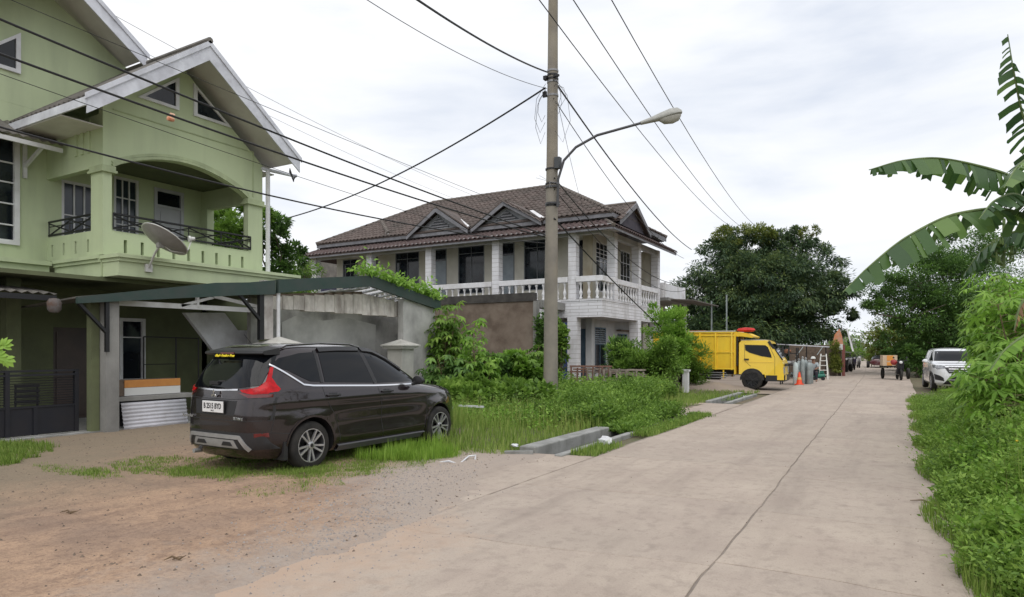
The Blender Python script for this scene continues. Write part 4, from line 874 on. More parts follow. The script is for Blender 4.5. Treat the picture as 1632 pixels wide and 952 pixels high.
# ================================================================ UTILITY POLE, LAMP, CABLES
PX_, PY_ = -8.12, 16.09
M_pole = mat('pole_concrete', (.27, .245, .205), (.19, .172, .15), 1.4, .9, bump=.25, bs=30, dirt=(.30, .24, .13), da=.55, ds=1.1, streak=.35)
M_cable = mat('cable_rubber', (.012, .012, .014), rough=.6); M_alu = mat('weathered_alu', (.30, .30, .31), (.22, .22, .23), 8, .5, metal=.4)
UP = thing('utility_pole', 'tall tapered concrete utility pole standing in the weeds in front of the white house', 'utility pole', (PX_-.05, PY_, 0))
m = MB(); m.tube([(PX_-.06, PY_, -.1), (PX_-.05, PY_, 3), (PX_-.01, PY_, 7), (PX_+.03, PY_, 13)], [.205, .185, .155, .12], 18); m.build('shaft', M_pole, UP, smooth=True)
for z in (6.15, 6.55, 5.55):
    m = MB(); m.lathe([(.172, 0), (.180, 0), (.180, .04), (.172, .04)], (PX_-.02, PY_, z), 16); m.build('steel_band', M_black, UP)
for z, mt_ in ((9.0, M_black), (9.22, M_alu), (8.92, M_alu), (8.55, M_alu), (9.1, M_black)):
    m = MB(); m.lathe([(.145, 0), (.158, 0), (.158, .05), (.145, .05)], (PX_+.005, PY_, z), 14); m.build('steel_band', mt_, UP)
m = MB(); m.box(PX_-.2, PY_-.18, 9.0, PX_-.1, PY_-.05, 9.1); m.box(PX_+.1, PY_-.16, 9.02, PX_+.26, PY_-.1, 9.07); m.box(PX_-.25, PY_-.12, 8.55, PX_-.14, PY_-.06, 8.7); m.build('cable_clamp', M_black, UP)
m = MB(); m.box(PX_+.12, PY_-.14, 6.55, PX_+.27, PY_+.02, 6.85); m.build('junction_box', mat('dark_box', (.06, .065, .07), rough=.6), UP)
rg = random.Random(9)
for k in range(7):     # loose telephone wire loops hanging at the pole
    s = rg.choice((-1, 1)); x = PX_+s*.15; z = 9-rg.random()*.3; w_ = rg.uniform(.12, .5); h_ = rg.uniform(.6, 1.8)
    m = MB(); m.tube([(x, PY_-.12, z), (x+s*w_*.8, PY_-.2, z-h_*.3), (x+s*w_, PY_-.2, z-h_*.7), (x+s*w_*.5, PY_-.16, z-h_), (x, PY_-.15, z-h_*.8)], .006, 4); m.build('loose_wire', M_cable, UP)
for k in range(6):
    a = rg.uniform(0, 6.28); m = MB(); m.tube([(PX_, PY_-.17, 6.2), (PX_+math.cos(a)*.45, PY_-.3, 6.2+math.sin(a)*.2)], .004, 4); m.build('tie_wire', M_alu, UP)
SL = thing('street_lamp', 'street lamp on a curved dark arm reaching from the concrete pole over the verge', 'street lamp', (PX_+.1, PY_-.1, 5.6))
M_arm = mat('dark_arm', (.05, .05, .055), rough=.5)
arm = [(PX_+.21, PY_-.12, 5.5), (PX_+.22, PY_-.1, 6.25), (PX_+.36, PY_-.04, 6.75), (PX_+.65, PY_+.1, 7.10), (PX_+1.15, PY_+.38, 7.42), (-6.05, 17.3, 7.83), (-5.9, 17.4, 7.88)]
m = MB(); m.tube(arm, [.035]*7, 8); m.build('arm', M_arm, SL, smooth=True)
for z in (5.6, 6.05): m = MB(); m.lathe([(.185, 0), (.2, 0), (.2, .05), (.185, .05)], (PX_, PY_, z), 14); m.bar((PX_+.1, PY_-.12, z+.02), (PX_+.24, PY_-.12, z+.02), .04, .05); m.build('bracket', M_arm, SL)
M_lamp = mat('lamp_housing', (.38, .38, .35), (.30, .30, .28), 5, .45)
d = Vector((.86, .42, .22)).normalized(); Mx = Matrix.Translation((-6.05, 17.3, 7.83)) @ d.to_track_quat('X', 'Z').to_matrix().to_4x4()
def lofth(secs, n=14):
    mb = MB()
    for (x, w_, ht, hb) in secs:
        for j in range(n):
            t = 2*PI*j/n; s_ = math.sin(t); mb.v.append((x, math.cos(t)*w_, s_*(ht if s_ > 0 else hb)))
    for i in range(len(secs)-1):
        for j in range(n): mb.f.append((i*n+j, i*n+(j+1) % n, (i+1)*n+(j+1) % n, (i+1)*n+j)); mb.m.append(0)
    mb.f += [tuple(range(n))[::-1], tuple((len(secs)-1)*n+j for j in range(n))]; mb.m += [0, 0]; return mb
m = lofth([(0, .05, .05, .05), (.3, .085, .09, .06), (.6, .13, .15, .07), (.85, .155, .19, .05), (1.05, .14, .17, .04), (1.14, .08, .09, .02)]); m.xf(Mx); m.build('housing', M_lamp, SL, smooth=True)
m = lofth([(.5, .06, .01, .03), (.62, .11, .01, .15), (.85, .13, .01, .19), (1.02, .115, .01, .15), (1.10, .06, .01, .05)]); m.xf(Mx @ Matrix.Translation((0, 0, -.035))); m.build('diffuser', mat('clouded_plastic', (.42, .41, .37), (.34, .33, .29), 6, .35), SL, smooth=True)
# cables: each one a thing; a parabola between two real points
def cable(a, b, sag, r, label, n=34, name='overhead_cable', mt_=None, t0=0., t1=1.):
    a = Vector(a); b = Vector(b); pts = []
    for i in range(n+1): t = t0+(t1-t0)*i/n; p = a.lerp(b, t); p.z -= sag*4*t*(1-t); pts.append(p)
    m = MB(); m.tube(pts, r, 5); o = m.build(name, mt_ or M_cable, None, smooth=True)
    return top(o, label, 'cable', 'overhead cables')
def ray(px, py, t):
    f = 1050; s_, c_ = math.sin(R(30.3)), math.cos(R(30.3)); a = (px-816)/f; return Vector(((c_*a-s_)*t, (s_*a+c_)*t, 1.64+(558-py)/f*t))
# poles of the line stand left of the frame (near the house) and far down the road
PT = (PX_, PY_-.14)
def polept(y): return ray(868, y, 18.0)
cable(ray(-190, -50, 7.5), polept(374), .12, .017, 'upper thick cable crossing the green gable and running down to the pole', t0=-.8)
cable(ray(-190, 16, 7.5), polept(378), .13, .017, 'thick cable with an orange tag, crossing the gable below the upper one', t0=-.8)
cable(ray(-190, 150, 7.5), polept(388), .26, .014, 'dark cable passing just above the green balcony railing towards the pole', t0=-.8)
cable(ray(-190, 50, 7.6), polept(402), .12, .005, 'thin wire crossing the green arch wall towards the pole', t0=-.8)
cable(ray(-190, -88, 7.6), polept(350), .05, .005, 'thin wire crossing the uppermost part of the green wall', t0=-.8)
cable(ray(330, 105, 40), ray(780, 322, 70), .4, .014, 'thin pale wire in the sky above the green gable, upper one', mt_=M_alu, t0=-.3)
cable(ray(330, 135, 40), ray(760, 330, 70), .4, .012, 'thin pale wire in the sky above the green gable, lower one', mt_=M_alu, t0=-.3)
cable((PT[0]-.1, PT[1], 9.2), ray(580, -60, 9), .15, .026*.8, 'thick cable from the upper pole clamp to the top edge of the photo', t1=1.8)
cable((PT[0]-.1, PT[1], 8.75), ray(480, -70, 9), .25, .007, 'thin wire running from the pole to the top edge left of the thick cable', t1=1.8)
cable((PT[0]-.15, PT[1], 8.78), ray(440, 352, 30), .5, .026, 'thick cable descending from the pole to the left in front of the white house', t1=1.15)
cable((PT[0]+.1, PT[1], 8.95), ray(1102, 398, 46), .55, .024, 'thick twisted cable descending from the pole to the right towards the big tree')
cable((PT[0]+.1, PT[1], 8.45), ray(1090, 412, 44), .7, .012, 'thin cable descending from the pole to the right just below the thick one')
cable(ray(800, -80, 12), ray(1190, 372, 60), 1.1, .012, 'bare line wire in the sky, leftmost of the three right of the pole', t0=-.35, t1=1.25)
cable(ray(862, -80, 12), ray(1200, 370, 60), 1.1, .012, 'bare line wire in the sky, middle one of the three right of the pole', t0=-.35, t1=1.25)
cable(ray(930, -80, 12), ray(1222, 370, 60), 1.1, .012, 'bare line wire in the sky, rightmost of the three right of the pole', t0=-.35, t1=1.25)
cable((PT[0]+.12, PT[1], 6.3), ray(1095, 452, 38), .9, .016, 'dark cable drooping from the pole past the white columns, upper one')
cable((PT[0]+.12, PT[1], 5.2), ray(1100, 560, 30), .2, .020, 'dark cable sloping from the pole down across the white balustrade')
cable((PT[0]+.12, PT[1], 6.0), ray(1095, 462, 38), 1.0, .012, 'dark cable drooping from the pole past the white columns, lower one')
cable((PT[0]+.12, PT[1], 8.8), (-13.0, 29.5, 7.9), .3, .007, 'thin drop wire from the pole to the corner of the white house roof')
tg = MB(); c_ = ray(272, 190, 10.55); tg.lathe([(.001, -.06), (.035, -.05), (.04, 0), (.03, .05), (.001, .07)], c_, 8, axis='y'); tg.lathe([(.001, -.04), (.03, -.03), (.03, .03), (.001, .05)], c_+Vector((.01, .02, .07)), 8, axis='y')
top(tg.build('cable_tag', mat('orange_tag', (.60, .18, .07), (.7, .5, .35), 9, .6), None, smooth=True), 'small orange and white tag hanging on the thick cable in front of the green gable', 'cable tag')
# ================================================================ VEHICLES
def pchip(xs, ys, q):
    xs = np.array(xs, float); ys = np.array(ys, float); h = np.diff(xs); d = np.diff(ys)/h; m_ = np.zeros_like(ys); m_[0] = d[0]; m_[-1] = d[-1]
    for i in range(1, len(xs)-1): m_[i] = 0 if d[i-1]*d[i] <= 0 else 2*d[i-1]*d[i]/(d[i-1]+d[i])
    q = np.array(q); k = np.clip(np.searchsorted(xs, q)-1, 0, len(xs)-2); t = (q-xs[k])/h[k]
    return (2*t**3-3*t**2+1)*ys[k]+(t**3-2*t**2+t)*h[k]*m_[k]+(-2*t**3+3*t**2)*ys[k+1]+(t**3-t**2)*h[k]*m_[k+1]
def shell(layers, hubs, arch_r, paint, inner, nz=46, nr=112, flare=.018, dimple=None):
    """closed body: plan outlines (xr, xf, half width, corner exponents) stacked in z; wheel arches cut out"""
    Lr = np.array(layers); z = Lr[:, 0]; zq = np.concatenate([np.linspace(z[0], 1.0, int(nz*.45)), np.linspace(1.0, z[-1], int(nz*.55)+1)[1:]])
    col_ = [pchip(z, Lr[:, i], zq) for i in range(1, 6)]
    rings = []
    th = np.linspace(0, 2*PI, 1440, endpoint=False)
    for i, zz in enumerate(zq):
        xr, xf, b, n_r, n_f = [c[i] for c in col_]; xc = (xr+xf)/2; a = (xf-xr)/2
        co, si = np.cos(th), np.sin(th); n = np.where(co < 0, n_r, n_f)
        X = xc+a*np.sign(co)*np.abs(co)**(2/n); Y = b*np.sign(si)*np.abs(si)**(2/n)
        P = np.stack([X, Y], 1); dl = np.linalg.norm(np.roll(P, -1, 0)-P, axis=1); cu = np.concatenate([[0], np.cumsum(dl)])
        q = np.linspace(0, cu[-1], nr, endpoint=False); Pc = np.vstack([P, P[:1]])
        rx = np.interp(q, cu, Pc[:, 0]); ry = np.interp(q, cu, Pc[:, 1])
        sgn = np.sign(ry)*np.clip((np.abs(ry)-b*.8)/(b*.15), 0, 1)
        for hx in hubs:
            r = np.hypot(rx-hx, zz-.33); ry = ry+sgn*flare*np.exp(-((r-arch_r-.02)/.05)**2)
        if dimple:
            ry = ry-sgn*dimple(rx, zz)
        rings.append(np.stack([rx, ry, np.full(nr, zz)], 1))
    bm = bmesh.new(); V = [[bm.verts.new(p) for p in r] for r in rings]
    for i in range(len(V)-1):
        for j in range(nr): bm.faces.new((V[i][j], V[i][(j+1) % nr], V[i+1][(j+1) % nr], V[i+1][j]))
    bm.faces.new(V[0][::-1]); bm.faces.new(V[-1])
    bmesh.ops.recalc_face_normals(bm, faces=bm.faces)
    me = bpy.data.meshes.new('body'); bm.to_mesh(me); bm.free(); me.materials.append(paint); me.materials.append(inner)
    o = bpy.data.objects.new('tmp', me); C.objects.link(o); cuts = []
    for hx in hubs:
        for s in (-1, 1):
            mb = MB(); mb.lathe([(arch_r, 0), (arch_r, .5)], (hx, 0 if s > 0 else -.5, .33), 40, axis='y'); mb.v = [(x, y+s*.55, z_) for x, y, z_ in mb.v]
            cm = mb.mesh('cut', [paint, inner]); cm.polygons.foreach_set('material_index', [1]*len(cm.polygons)); c = bpy.data.objects.new('cut', cm); C.objects.link(c); cuts.append(c)
            b = o.modifiers.new('b', 'BOOLEAN'); b.operation = 'DIFFERENCE'; b.object = c; b.solver = 'EXACT'
    dg = bpy.context.evaluated_depsgraph_get(); dg.update(); me2 = bpy.data.meshes.new_from_object(o.evaluated_get(dg)); me2.name = 'body'
    bpy.data.objects.remove(o); [bpy.data.objects.remove(c) for c in cuts]
    me2.polygons.foreach_set('use_smooth', [True]*len(me2.polygons)); autosm(me2, 32)
    bm = bmesh.new(); bm.from_mesh(me); bv = BVHTree.FromBMesh(bm); bm.free()
    return me2, bv
def patch(bv, poly, ax, name, mt, parent, off=.006, step=.045, s=1, skirt=.015, far=4, smooth=True, label=None):
    """panel lying on the shell: polygon in (x,z) for ax='y' side s, (y,z) for ax='x' (s=-1 rear, 1 front), (x,y) for ax='z'"""
    n = len(poly); edge = []
    for i in range(n):
        a = Vector(poly[i]); b = Vector(poly[(i+1) % n]); k = max(1, int((b-a).length/step))
        edge += [a.lerp(b, j/k) for j in range(k)]
    xs = [p[0] for p in poly]; ys = [p[1] for p in poly]; inn = []
    x = min(xs)+step/2
    while x < max(xs):
        y = min(ys)+step/2
        while y < max(ys):
            if inpoly((x, y), poly) and min((Vector((x, y))-e).length for e in edge) > step*.45: inn.append(Vector((x, y)))
            y += step
        x += step
    ne = len(edge); v, e_, f, *_ = geometry.delaunay_2d_cdt(edge+inn, [], [list(range(ne))], 1, 1e-5)
    vs = []
    for p in v:
        o_, d = {'y': (Vector((p[0], s*far, p[1])), Vector((0, -s, 0))), 'x': (Vector((s*far*2, p[0], p[1])), Vector((-s, 0, 0))), 'z': (Vector((p[0], p[1], far)), Vector((0, 0, -1)))}[ax]
        h = bv.ray_cast(o_, d)
        if h[0] is None: h = bv.find_nearest(o_+d*(far-1 if ax != 'x' else far*2-1))
        nn = h[1] if h[1].dot(d) < 0 else -h[1]; vs.append((h[0]+nn*off, nn))
    bm = bmesh.new(); V = [bm.verts.new(p) for p, _ in vs]
    for t in f:
        try: bm.faces.new([V[i] for i in t])
        except Exception: pass
    bm.verts.ensure_lookup_table(); be = [e for e in bm.edges if len(e.link_faces) == 1]
    r = bmesh.ops.extrude_edge_only(bm, edges=be)
    nv = [g for g in r['geom'] if isinstance(g, bmesh.types.BMVert)]
    dd = {'y': Vector((0, -s, 0)), 'x': Vector((-s, 0, 0)), 'z': Vector((0, 0, -1))}[ax]
    for q in nv: q.co += dd*skirt
    bmesh.ops.recalc_face_normals(bm, faces=bm.faces)
    me = bpy.data.meshes.new(name); bm.to_mesh(me); bm.free(); me.materials.append(mt)
    if smooth: me.polygons.foreach_set('use_smooth', [True]*len(me.polygons)); autosm(me, 35)
    o = link(name, me, parent)
    if label: o['label'] = label
    return o
def strip(bv, pts, w_, ax, name, mt, parent, s=1, off=.004, step=.05):
    """narrow band following a polyline on the shell"""
    P = [Vector(pts[0])]
    for a, b in zip(pts, pts[1:]):
        a, b = Vector(a), Vector(b); k = max(1, int((b-a).length/step)); P += [a.lerp(b, (i+1)/k) for i in range(k)]
    L_, R_ = [], []
    for i, p in enumerate(P):
        d = (P[min(i+1, len(P)-1)]-P[max(i-1, 0)]).normalized(); nn = Vector((-d.y, d.x))*w_/2; L_.append(p+nn); R_.append(p-nn)
    def hit(p):
        o_, d = {'y': (Vector((p[0], s*4, p[1])), Vector((0, -s, 0))), 'x': (Vector((s*8, p[0], p[1])), Vector((-s, 0, 0))), 'z': (Vector((p[0], p[1], 4)), Vector((0, 0, -1)))}[ax]
        h = bv.ray_cast(o_, d)
        if h[0] is None: h = bv.find_nearest(o_+d*3.2)
        nn = h[1] if h[1].dot(d) < 0 else -h[1]; return h[0]+nn*off, h[0]-nn*.004
    mb = MB(); a_ = [hit(p) for p in L_]; b_ = [hit(p) for p in R_]; k = len(P)
    mb.v = [tuple(x[0]) for x in a_]+[tuple(x[0]) for x in b_]+[tuple(x[1]) for x in a_]+[tuple(x[1]) for x in b_]
    for i in range(k-1): mb.f += [(i, i+1, k+i+1, k+i), (i, 2*k+i, 2*k+i+1, i+1), (k+i, k+i+1, 3*k+i+1, 3*k+i)]; mb.m += [0]*3
    return mb.build(name, mt, parent, smooth=True)
M_tyre = mat('tyre_rubber', (.010, .010, .010), (.03, .027, .024), 8, .85, bump=.2, bs=60)
M_rim = mat('machined_rim', (.55, .55, .57), (.4, .4, .42), 10, .3, metal=.7); M_rimd = mat('dark_rim', (.03, .03, .032), rough=.35, metal=.3)
M_chrome = mat('chrome', (.75, .75, .77), rough=.15, metal=1)
M_trim = mat('black_plastic', (.018, .018, .02), rough=.5)
M_cglass = mat('car_glass', (.004, .005, .007), rough=.04, spec=.30)
M_red = mat('red_lens', (.50, .004, .008), (.30, .003, .006), 14, .18, spec=.3); M_redd = mat('dark_red_lens', (.12, .008, .01), rough=.15, coat=1)
M_silver = mat('silver_plastic', (.38, .38, .38), (.30, .30, .30), 8, .4, metal=.4)
M_plate = mat('plate_white', (.75, .75, .75), rough=.5)
def wheel(parent, loc, s, r=.325, w_=.20, spokes=10, name='wheel', rimr=.215, mr=None):
    """wheel part with tyre and rim sub-parts; s = side of the outer face (+1/-1 along y)"""
    x, y, z = loc; mb = MB()
    mb.lathe([(r*.70, -w_*.5), (r*.90, -w_*.5), (r*.97, -w_*.42), (r, -w_*.28), (r, w_*.28), (r*.97, w_*.42), (r*.90, w_*.5), (r*.70, w_*.48)], (0, 0, 0), 36, axis='y', cap=False)
    mb.xf(Matrix.Translation((x, y, z))); t = mb.build(name, M_tyre, parent, smooth=True)
    mb = MB(); yo = s*w_*.46
    mb.lathe([(rimr+.02, yo), (rimr+.005, yo-s*.004), (rimr-.012, yo-s*.03), (rimr-.03, yo-s*.09), (.04, yo-s*.10)], (x, y, z), 30, axis='y', cap=False); q = mb.build('rim_barrel', M_rimd, t, smooth=True)
    mb = MB(); mb.lathe([(rimr+.022, yo), (rimr+.022, yo+s*.006), (rimr, yo+s*.006), (rimr, yo-s*.004)], (x, y, z), 30, axis='y', cap=False)
    for i in range(spokes):
        a = 2*PI*i/spokes+(.16 if i % 2 else -.16)*(10/spokes)*.6; d = Vector((math.cos(a), 0, math.sin(a))); c0 = Vector((x, y+yo-s*.02, z)); mb.bar(c0+d*.045, c0+d*(rimr+.004)+Vector((0, s*.016, 0)), .026, .030, (0, 1, 0))
    mb.lathe([(.001, yo-s*.03), (.055, yo-s*.03), (.05, yo+s*.004), (.03, yo+s*.008), (.001, yo+s*.008)], (x, y, z), 16, axis='y', cap=False)
    mb.build('rim', mr or M_rim, t, smooth=False); mb = MB(); mb.lathe([(.001, yo+s*.009), (.026, yo+s*.009), (.026, yo+s*.012), (.001, yo+s*.012)], (x, y, z), 12, axis='y', cap=False); mb.build('hub_cap', M_rimd, t)
    return t
def text(s_, size, mt_, parent, M4, name='lettering', ext=.002, sx=1, bold=0):
    cu = bpy.data.curves.new('t', 'FONT'); cu.body = s_; cu.size = size; cu.extrude = ext; cu.align_x = 'CENTER'; cu.align_y = 'CENTER'; cu.offset = bold
    o = bpy.data.objects.new('t', cu); C.objects.link(o); dg = bpy.context.evaluated_depsgraph_get(); me = bpy.data.meshes.new_from_object(o.evaluated_get(dg)); bpy.data.objects.remove(o)
    me.name = name; me.materials.clear(); me.materials.append(mt_); me.transform(M4 @ Matrix.Diagonal((sx, 1, 1, 1))); return link(name, me, parent)
def mir(p): return [(-a, b) for a, b in p]
# ---------------------------------------------------------------- dark brown people carrier
M_paint = mat('brown_metallic_paint', (.022, .015, .017), rough=.24, metal=.5, coat=1, spec=.5)
CAR = thing('people_carrier', 'dark brown seven seat people carrier parked on the grass with its rear to the camera', 'car', (0, 0, 0))
lay = [(.20, -.70, 3.42, .78, 6, 5), (.27, -.80, 3.53, .835, 6, 5), (.40, -.86, 3.60, .862, 6, 4.2), (.60, -.87, 3.62, .872, 6, 3.8), (.78, -.865, 3.60, .876, 6, 3.5), (.88, -.855, 3.55, .872, 6, 3.3),
       (.94, -.85, 3.46, .868, 6, 3.1), (.99, -.84, 3.28, .862, 6, 2.9), (1.03, -.83, 3.02, .855, 6, 2.9), (1.06, -.825, 2.74, .848, 6, 3.2), (1.09, -.82, 2.58, .838, 6, 3.6), (1.16, -.80, 2.47, .815, 5.5, 3.8), (1.30, -.745, 2.22, .768, 5, 3.8),
       (1.45, -.66, 1.93, .715, 4.6, 3.8), (1.56, -.575, 1.68, .67, 4.4, 3.6), (1.62, -.53, 1.50, .635, 4.2, 3.4), (1.66, -.46, 1.30, .58, 4, 3.2), (1.685, -.34, 1.12, .50, 4, 3), (1.70, -.10, .90, .36, 4, 3), (1.705, .2, .6, .12, 4, 3)]
def dmp(x, z):
    mid = np.exp(-((x-1.38)/.95)**4)
    return .026*mid*np.exp(-((z-.60)/.13)**2)-.010*np.exp(-((z-.93)/.03)**2)*(x < 2.9)-.018*mid*np.exp(-((z-.36)/.06)**2)+.010*np.exp(-((z-.83)/.04)**2)*(x < 3.0)
me_, bv = shell(lay, (0, 2.775), .385, M_paint, M_trim, dimple=dmp)
link('body', me_, CAR)
for s in (-1, 1):
    q = patch(bv, [(-.50, 1.40), (-.36, 1.50), (-.05, 1.565), (.21, 1.58), (.21, 1.17), (.02, 1.185), (-.12, 1.25), (-.30, 1.345)], 'y', 'quarter_window', M_cglass, CAR, s=s)
    patch(bv, [(.27, 1.585), (.60, 1.60), (1.05, 1.595), (1.20, 1.12), (.27, 1.165)], 'y', 'rear_door_window', M_cglass, CAR, s=s)
    patch(bv, [(1.13, 1.59), (1.35, 1.57), (1.62, 1.47), (1.98, 1.27), (2.20, 1.10), (1.28, 1.115)], 'y', 'front_door_window', M_cglass, CAR, s=s)
    patch(bv, [(2.06, 1.22), (2.30, 1.09), (2.22, 1.085), (2.02, 1.20)], 'y', 'front_quarter_window', M_cglass, CAR, s=s)
    strip(bv, [(.215, 1.16), (.215, 1.60)], .05, 'y', 'door_pillar', M_trim, CAR, s=s, off=.008); strip(bv, [(1.24, 1.115), (1.09, 1.60)], .075, 'y', 'door_pillar', M_trim, CAR, s=s, off=.008)
    strip(bv, [(-.50, 1.42), (-.10, 1.145), (.05, 1.125), (1.2, 1.075), (2.16, 1.055)], .022, 'y', 'chrome_strip', M_chrome, CAR, s=s, off=.012)
    strip(bv, [(.27, 1.60), (.62, 1.615), (1.06, 1.61)], .05, 'y', 'rain_visor', M_trim, CAR, s=s, off=.03); strip(bv, [(1.12, 1.605), (1.38, 1.58), (1.64, 1.48), (1.97, 1.29)], .05, 'y', 'rain_visor', M_trim, CAR, s=s, off=.03)
    for ln in ([(.20, 1.11), (.24, .95), (.42, .68), (.50, .42), (.50, .26)], [(1.27, 1.07), (1.34, .8), (1.37, .26)], [(2.36, 1.04), (2.44, .8), (2.40, .5), (2.30, .26)], [(.50, .265), (2.3, .265)], [(-.52, 1.0), (-.56, .72), (-.60, .55)], [(-.60, .55), (-.34, .52)]):
        strip(bv, ln, .009, 'y', 'panel_seam', M_trim, CAR, s=s, off=.0015)
    for hx in (.38, 1.46):   # door handles
        m = MB(); m.tube([(hx-.11, s*.878, .985), (hx-.08, s*.915, .99), (hx+.08, s*.915, .985), (hx+.11, s*.878, .98)], .014, 7); m.build('door_handle', M_trim, CAR, smooth=True)
        patch(bv, [(hx-.07, .955), (hx+.07, .95), (hx+.07, 1.01), (hx-.07, 1.015)], 'y', 'handle_recess', M_trim, CAR, s=s, off=.002)
    strip(bv, [(.47, .235), (2.36, .235)], .09, 'y', 'sill_cladding', mat('grey_plastic', (.10, .10, .11), rough=.5), CAR, s=s, off=.03)
    for hx in (0, 2.775):
        arc = [(hx+math.cos(a)*.392, .33+math.sin(a)*.392) for a in np.linspace(-.12, PI+.12, 19)]; strip(bv, arc, .022, 'y', 'arch_lip', M_paint, CAR, s=s, off=.012, step=.1)
    # mirror
    m = MB(); c0 = Vector((2.06, s*.97, 1.12)); mm_ = lofth([(-.04, .03, .03, .03), (-.02, .10, .075, .065), (.05, .095, .07, .06), (.11, .05, .04, .04)]); mm_.xf(Matrix.Translation(c0) @ Matrix.Rotation(R(0), 4, 'Z')); mm_.build('mirror', M_trim, CAR, smooth=True)
    m.tube([(2.07, s*.84, 1.06), (2.07, s*.93, 1.08)], .025, 6); m.build('mirror_arm', M_trim, CAR)
    # tail light: side branch, rear branch
    tl = patch(bv, [(-.465, 1.385), (-.525, 1.25), (-.495, 1.16), (-.455, 1.105), (-.49, 1.075), (-.62, 1.062), (-.80, 1.06), (-.80, 1.10), (-.69, 1.135), (-.60, 1.20), (-.55, 1.29), (-.50, 1.385)], 'y', 'tail_light', M_red, CAR, s=s, off=.012)
    rp = [(s*-.46, 1.10), (s*-.62, 1.108), (s*-.76, 1.115), (s*-.76, 1.05), (s*-.64, 1.045), (s*-.50, 1.07)]
    rp = [(-a, b) for a, b in rp]; patch(bv, rp, 'x', 'rear_light', M_red, CAR, s=-1, off=.010)
    patch(bv, [(-a, b) for a, b in [(s*-.44, 1.065), (s*-.62, 1.042), (s*-.78, 1.045), (s*-.78, 1.005), (s*-.60, 1.0)]], 'x', 'rear_light_lower', M_redd, CAR, s=-1, off=.008)
    patch(bv, [(s*.77, .50), (s*.68, .50), (s*.68, .55), (s*.77, .555)], 'x', 'reflector', M_redd, CAR, s=-1, off=.006)
    patch(bv, [(3.00, .99), (3.30, .93), (3.42, .86), (3.36, .80), (3.15, .86)], 'y', 'headlight', M_cglass, CAR, s=s)
    for hx in (0, 2.775): wheel(CAR, (hx, s*.76, .325), s)
    m = MB(); m.tube([(-.30, s*.60, 1.63), (-.20, s*.59, 1.67), (.4, s*.585, 1.70), (.95, s*.575, 1.69), (1.15, s*.565, 1.65)], .012, 6); m.build('roof_rail', M_paint, CAR, smooth=True)
    m = MB(); m.box(-.44, s*.62, .18, -.38, s*.84, .42); m.build('mud_flap', M_trim, CAR)
patch(bv, [(-.68, 1.155), (-.42, 1.12), (0, 1.105), (.42, 1.12), (.68, 1.155), (.65, 1.40), (.60, 1.555), (0, 1.58), (-.60, 1.555), (-.65, 1.40)], 'x', 'rear_window', M_cglass, CAR, s=-1, off=.006)
m = MB(); sp = []      # spoiler over the rear window
for y in np.linspace(-.62, .62, 15): k = 1-(abs(y)/.66)**4; sp.append((-.64+.07*(abs(y)/.62)**3, y, k))
for x, y, k in sp: m.v += [(x+.02, y, 1.545), (x-.03, y, 1.565), (x-.015, y, 1.59+.014*k), (x+.24, y, 1.632+.03*k), (x+.24, y, 1.55)]
for i in range(14):
    for j in range(5): a = i*5+j; b = i*5+(j+1) % 5; m.f.append((a, b, b+5, a+5)); m.m.append(0)
m.f += [(4, 3, 2, 1, 0), tuple(70+j for j in range(5))]; m.m += [0, 0]; m.build('rear_spoiler', M_trim, CAR, smooth=True, ang=30)
m = MB(); m.box(-.682, -.14, 1.558, -.670, .14, 1.578); m.build('high_brake_light', M_redd, CAR)
for ln in ([(-.80, 1.0), (-.3, .975), (.3, .975), (.80, 1.0)], [(-.79, .71), (.79, .71)], [(-.79, .71), (-.80, 1.0)], [(.79, .71), (.80, 1.0)]): strip(bv, ln, .010, 'x', 'panel_seam', M_trim, CAR, s=-1, off=.002)
strip(bv, [(-.42, 1.10), (0, 1.085), (.42, 1.10)], .02, 'x', 'chrome_strip', M_chrome, CAR, s=-1, off=.008)
patch(bv, [(-.40, .77), (.40, .77), (.44, .96), (-.44, .96)], 'x', 'plate_recess', M_trim, CAR, s=-1, off=.002)
patch(bv, [(-.80, .34), (.80, .34), (.74, .56), (-.74, .56)], 'x', 'bumper_insert', M_trim, CAR, s=-1, off=.004)
for pts in ([(-.62, .34), (-.50, .50), (.50, .50), (.62, .34)],): strip(bv, pts, .05, 'x', 'skid_plate', M_silver, CAR, s=-1, off=.02)
patch(bv, [(-.46, .36), (.46, .36), (.40, .46), (-.40, .46)], 'x', 'skid_plate_centre', M_silver, CAR, s=-1, off=.012)
for s in (-1, 1): patch(bv, [(s*.16, .385), (s*.38, .385), (s*.34, .435), (s*.20, .435)], 'x', 'skid_opening', M_trim, CAR, s=-1, off=.018)
m = MB(); m.box(-.895, -.22, .80, -.882, .22, .945); m.build('number_plate', M_plate, CAR, bevel=.004)
m = MB(); m.box(-.886, -.235, .785, -.88, .235, .96); m.build('plate_frame', M_trim, CAR)
RM = Matrix(((0, 0, -1, 0), (-1, 0, 0, 0), (0, 1, 0, 0), (0, 0, 0, 1)))       # text facing -x
def rt(x, y, z): return Matrix.Translation((x, y, z)) @ RM
text('B 2515 BYD', .098, M_trim, CAR, rt(-.896, 0, .880), bold=.0022, sx=.76); text('04 27', .028, M_trim, CAR, rt(-.896, 0, .822))
M_yel = mat('yellow_sticker', (.75, .60, .02), rough=.5)
text('Xpander', .060, M_chrome, CAR, rt(-.884, .56, .735), sx=1.2, bold=.001); text('ULTIMATE', .050, M_chrome, CAR, rt(-.876, -.50, .735) @ Matrix.Rotation(R(-6), 4, 'Y'), sx=.95, bold=.001)
text('Made Brother Bros', .052, M_yel, CAR, rt(-.70, .02, 1.535) @ Matrix.Rotation(R(-28), 4, 'X'), sx=1.0, bold=.002)
M3d = MB()            # three-diamond badge
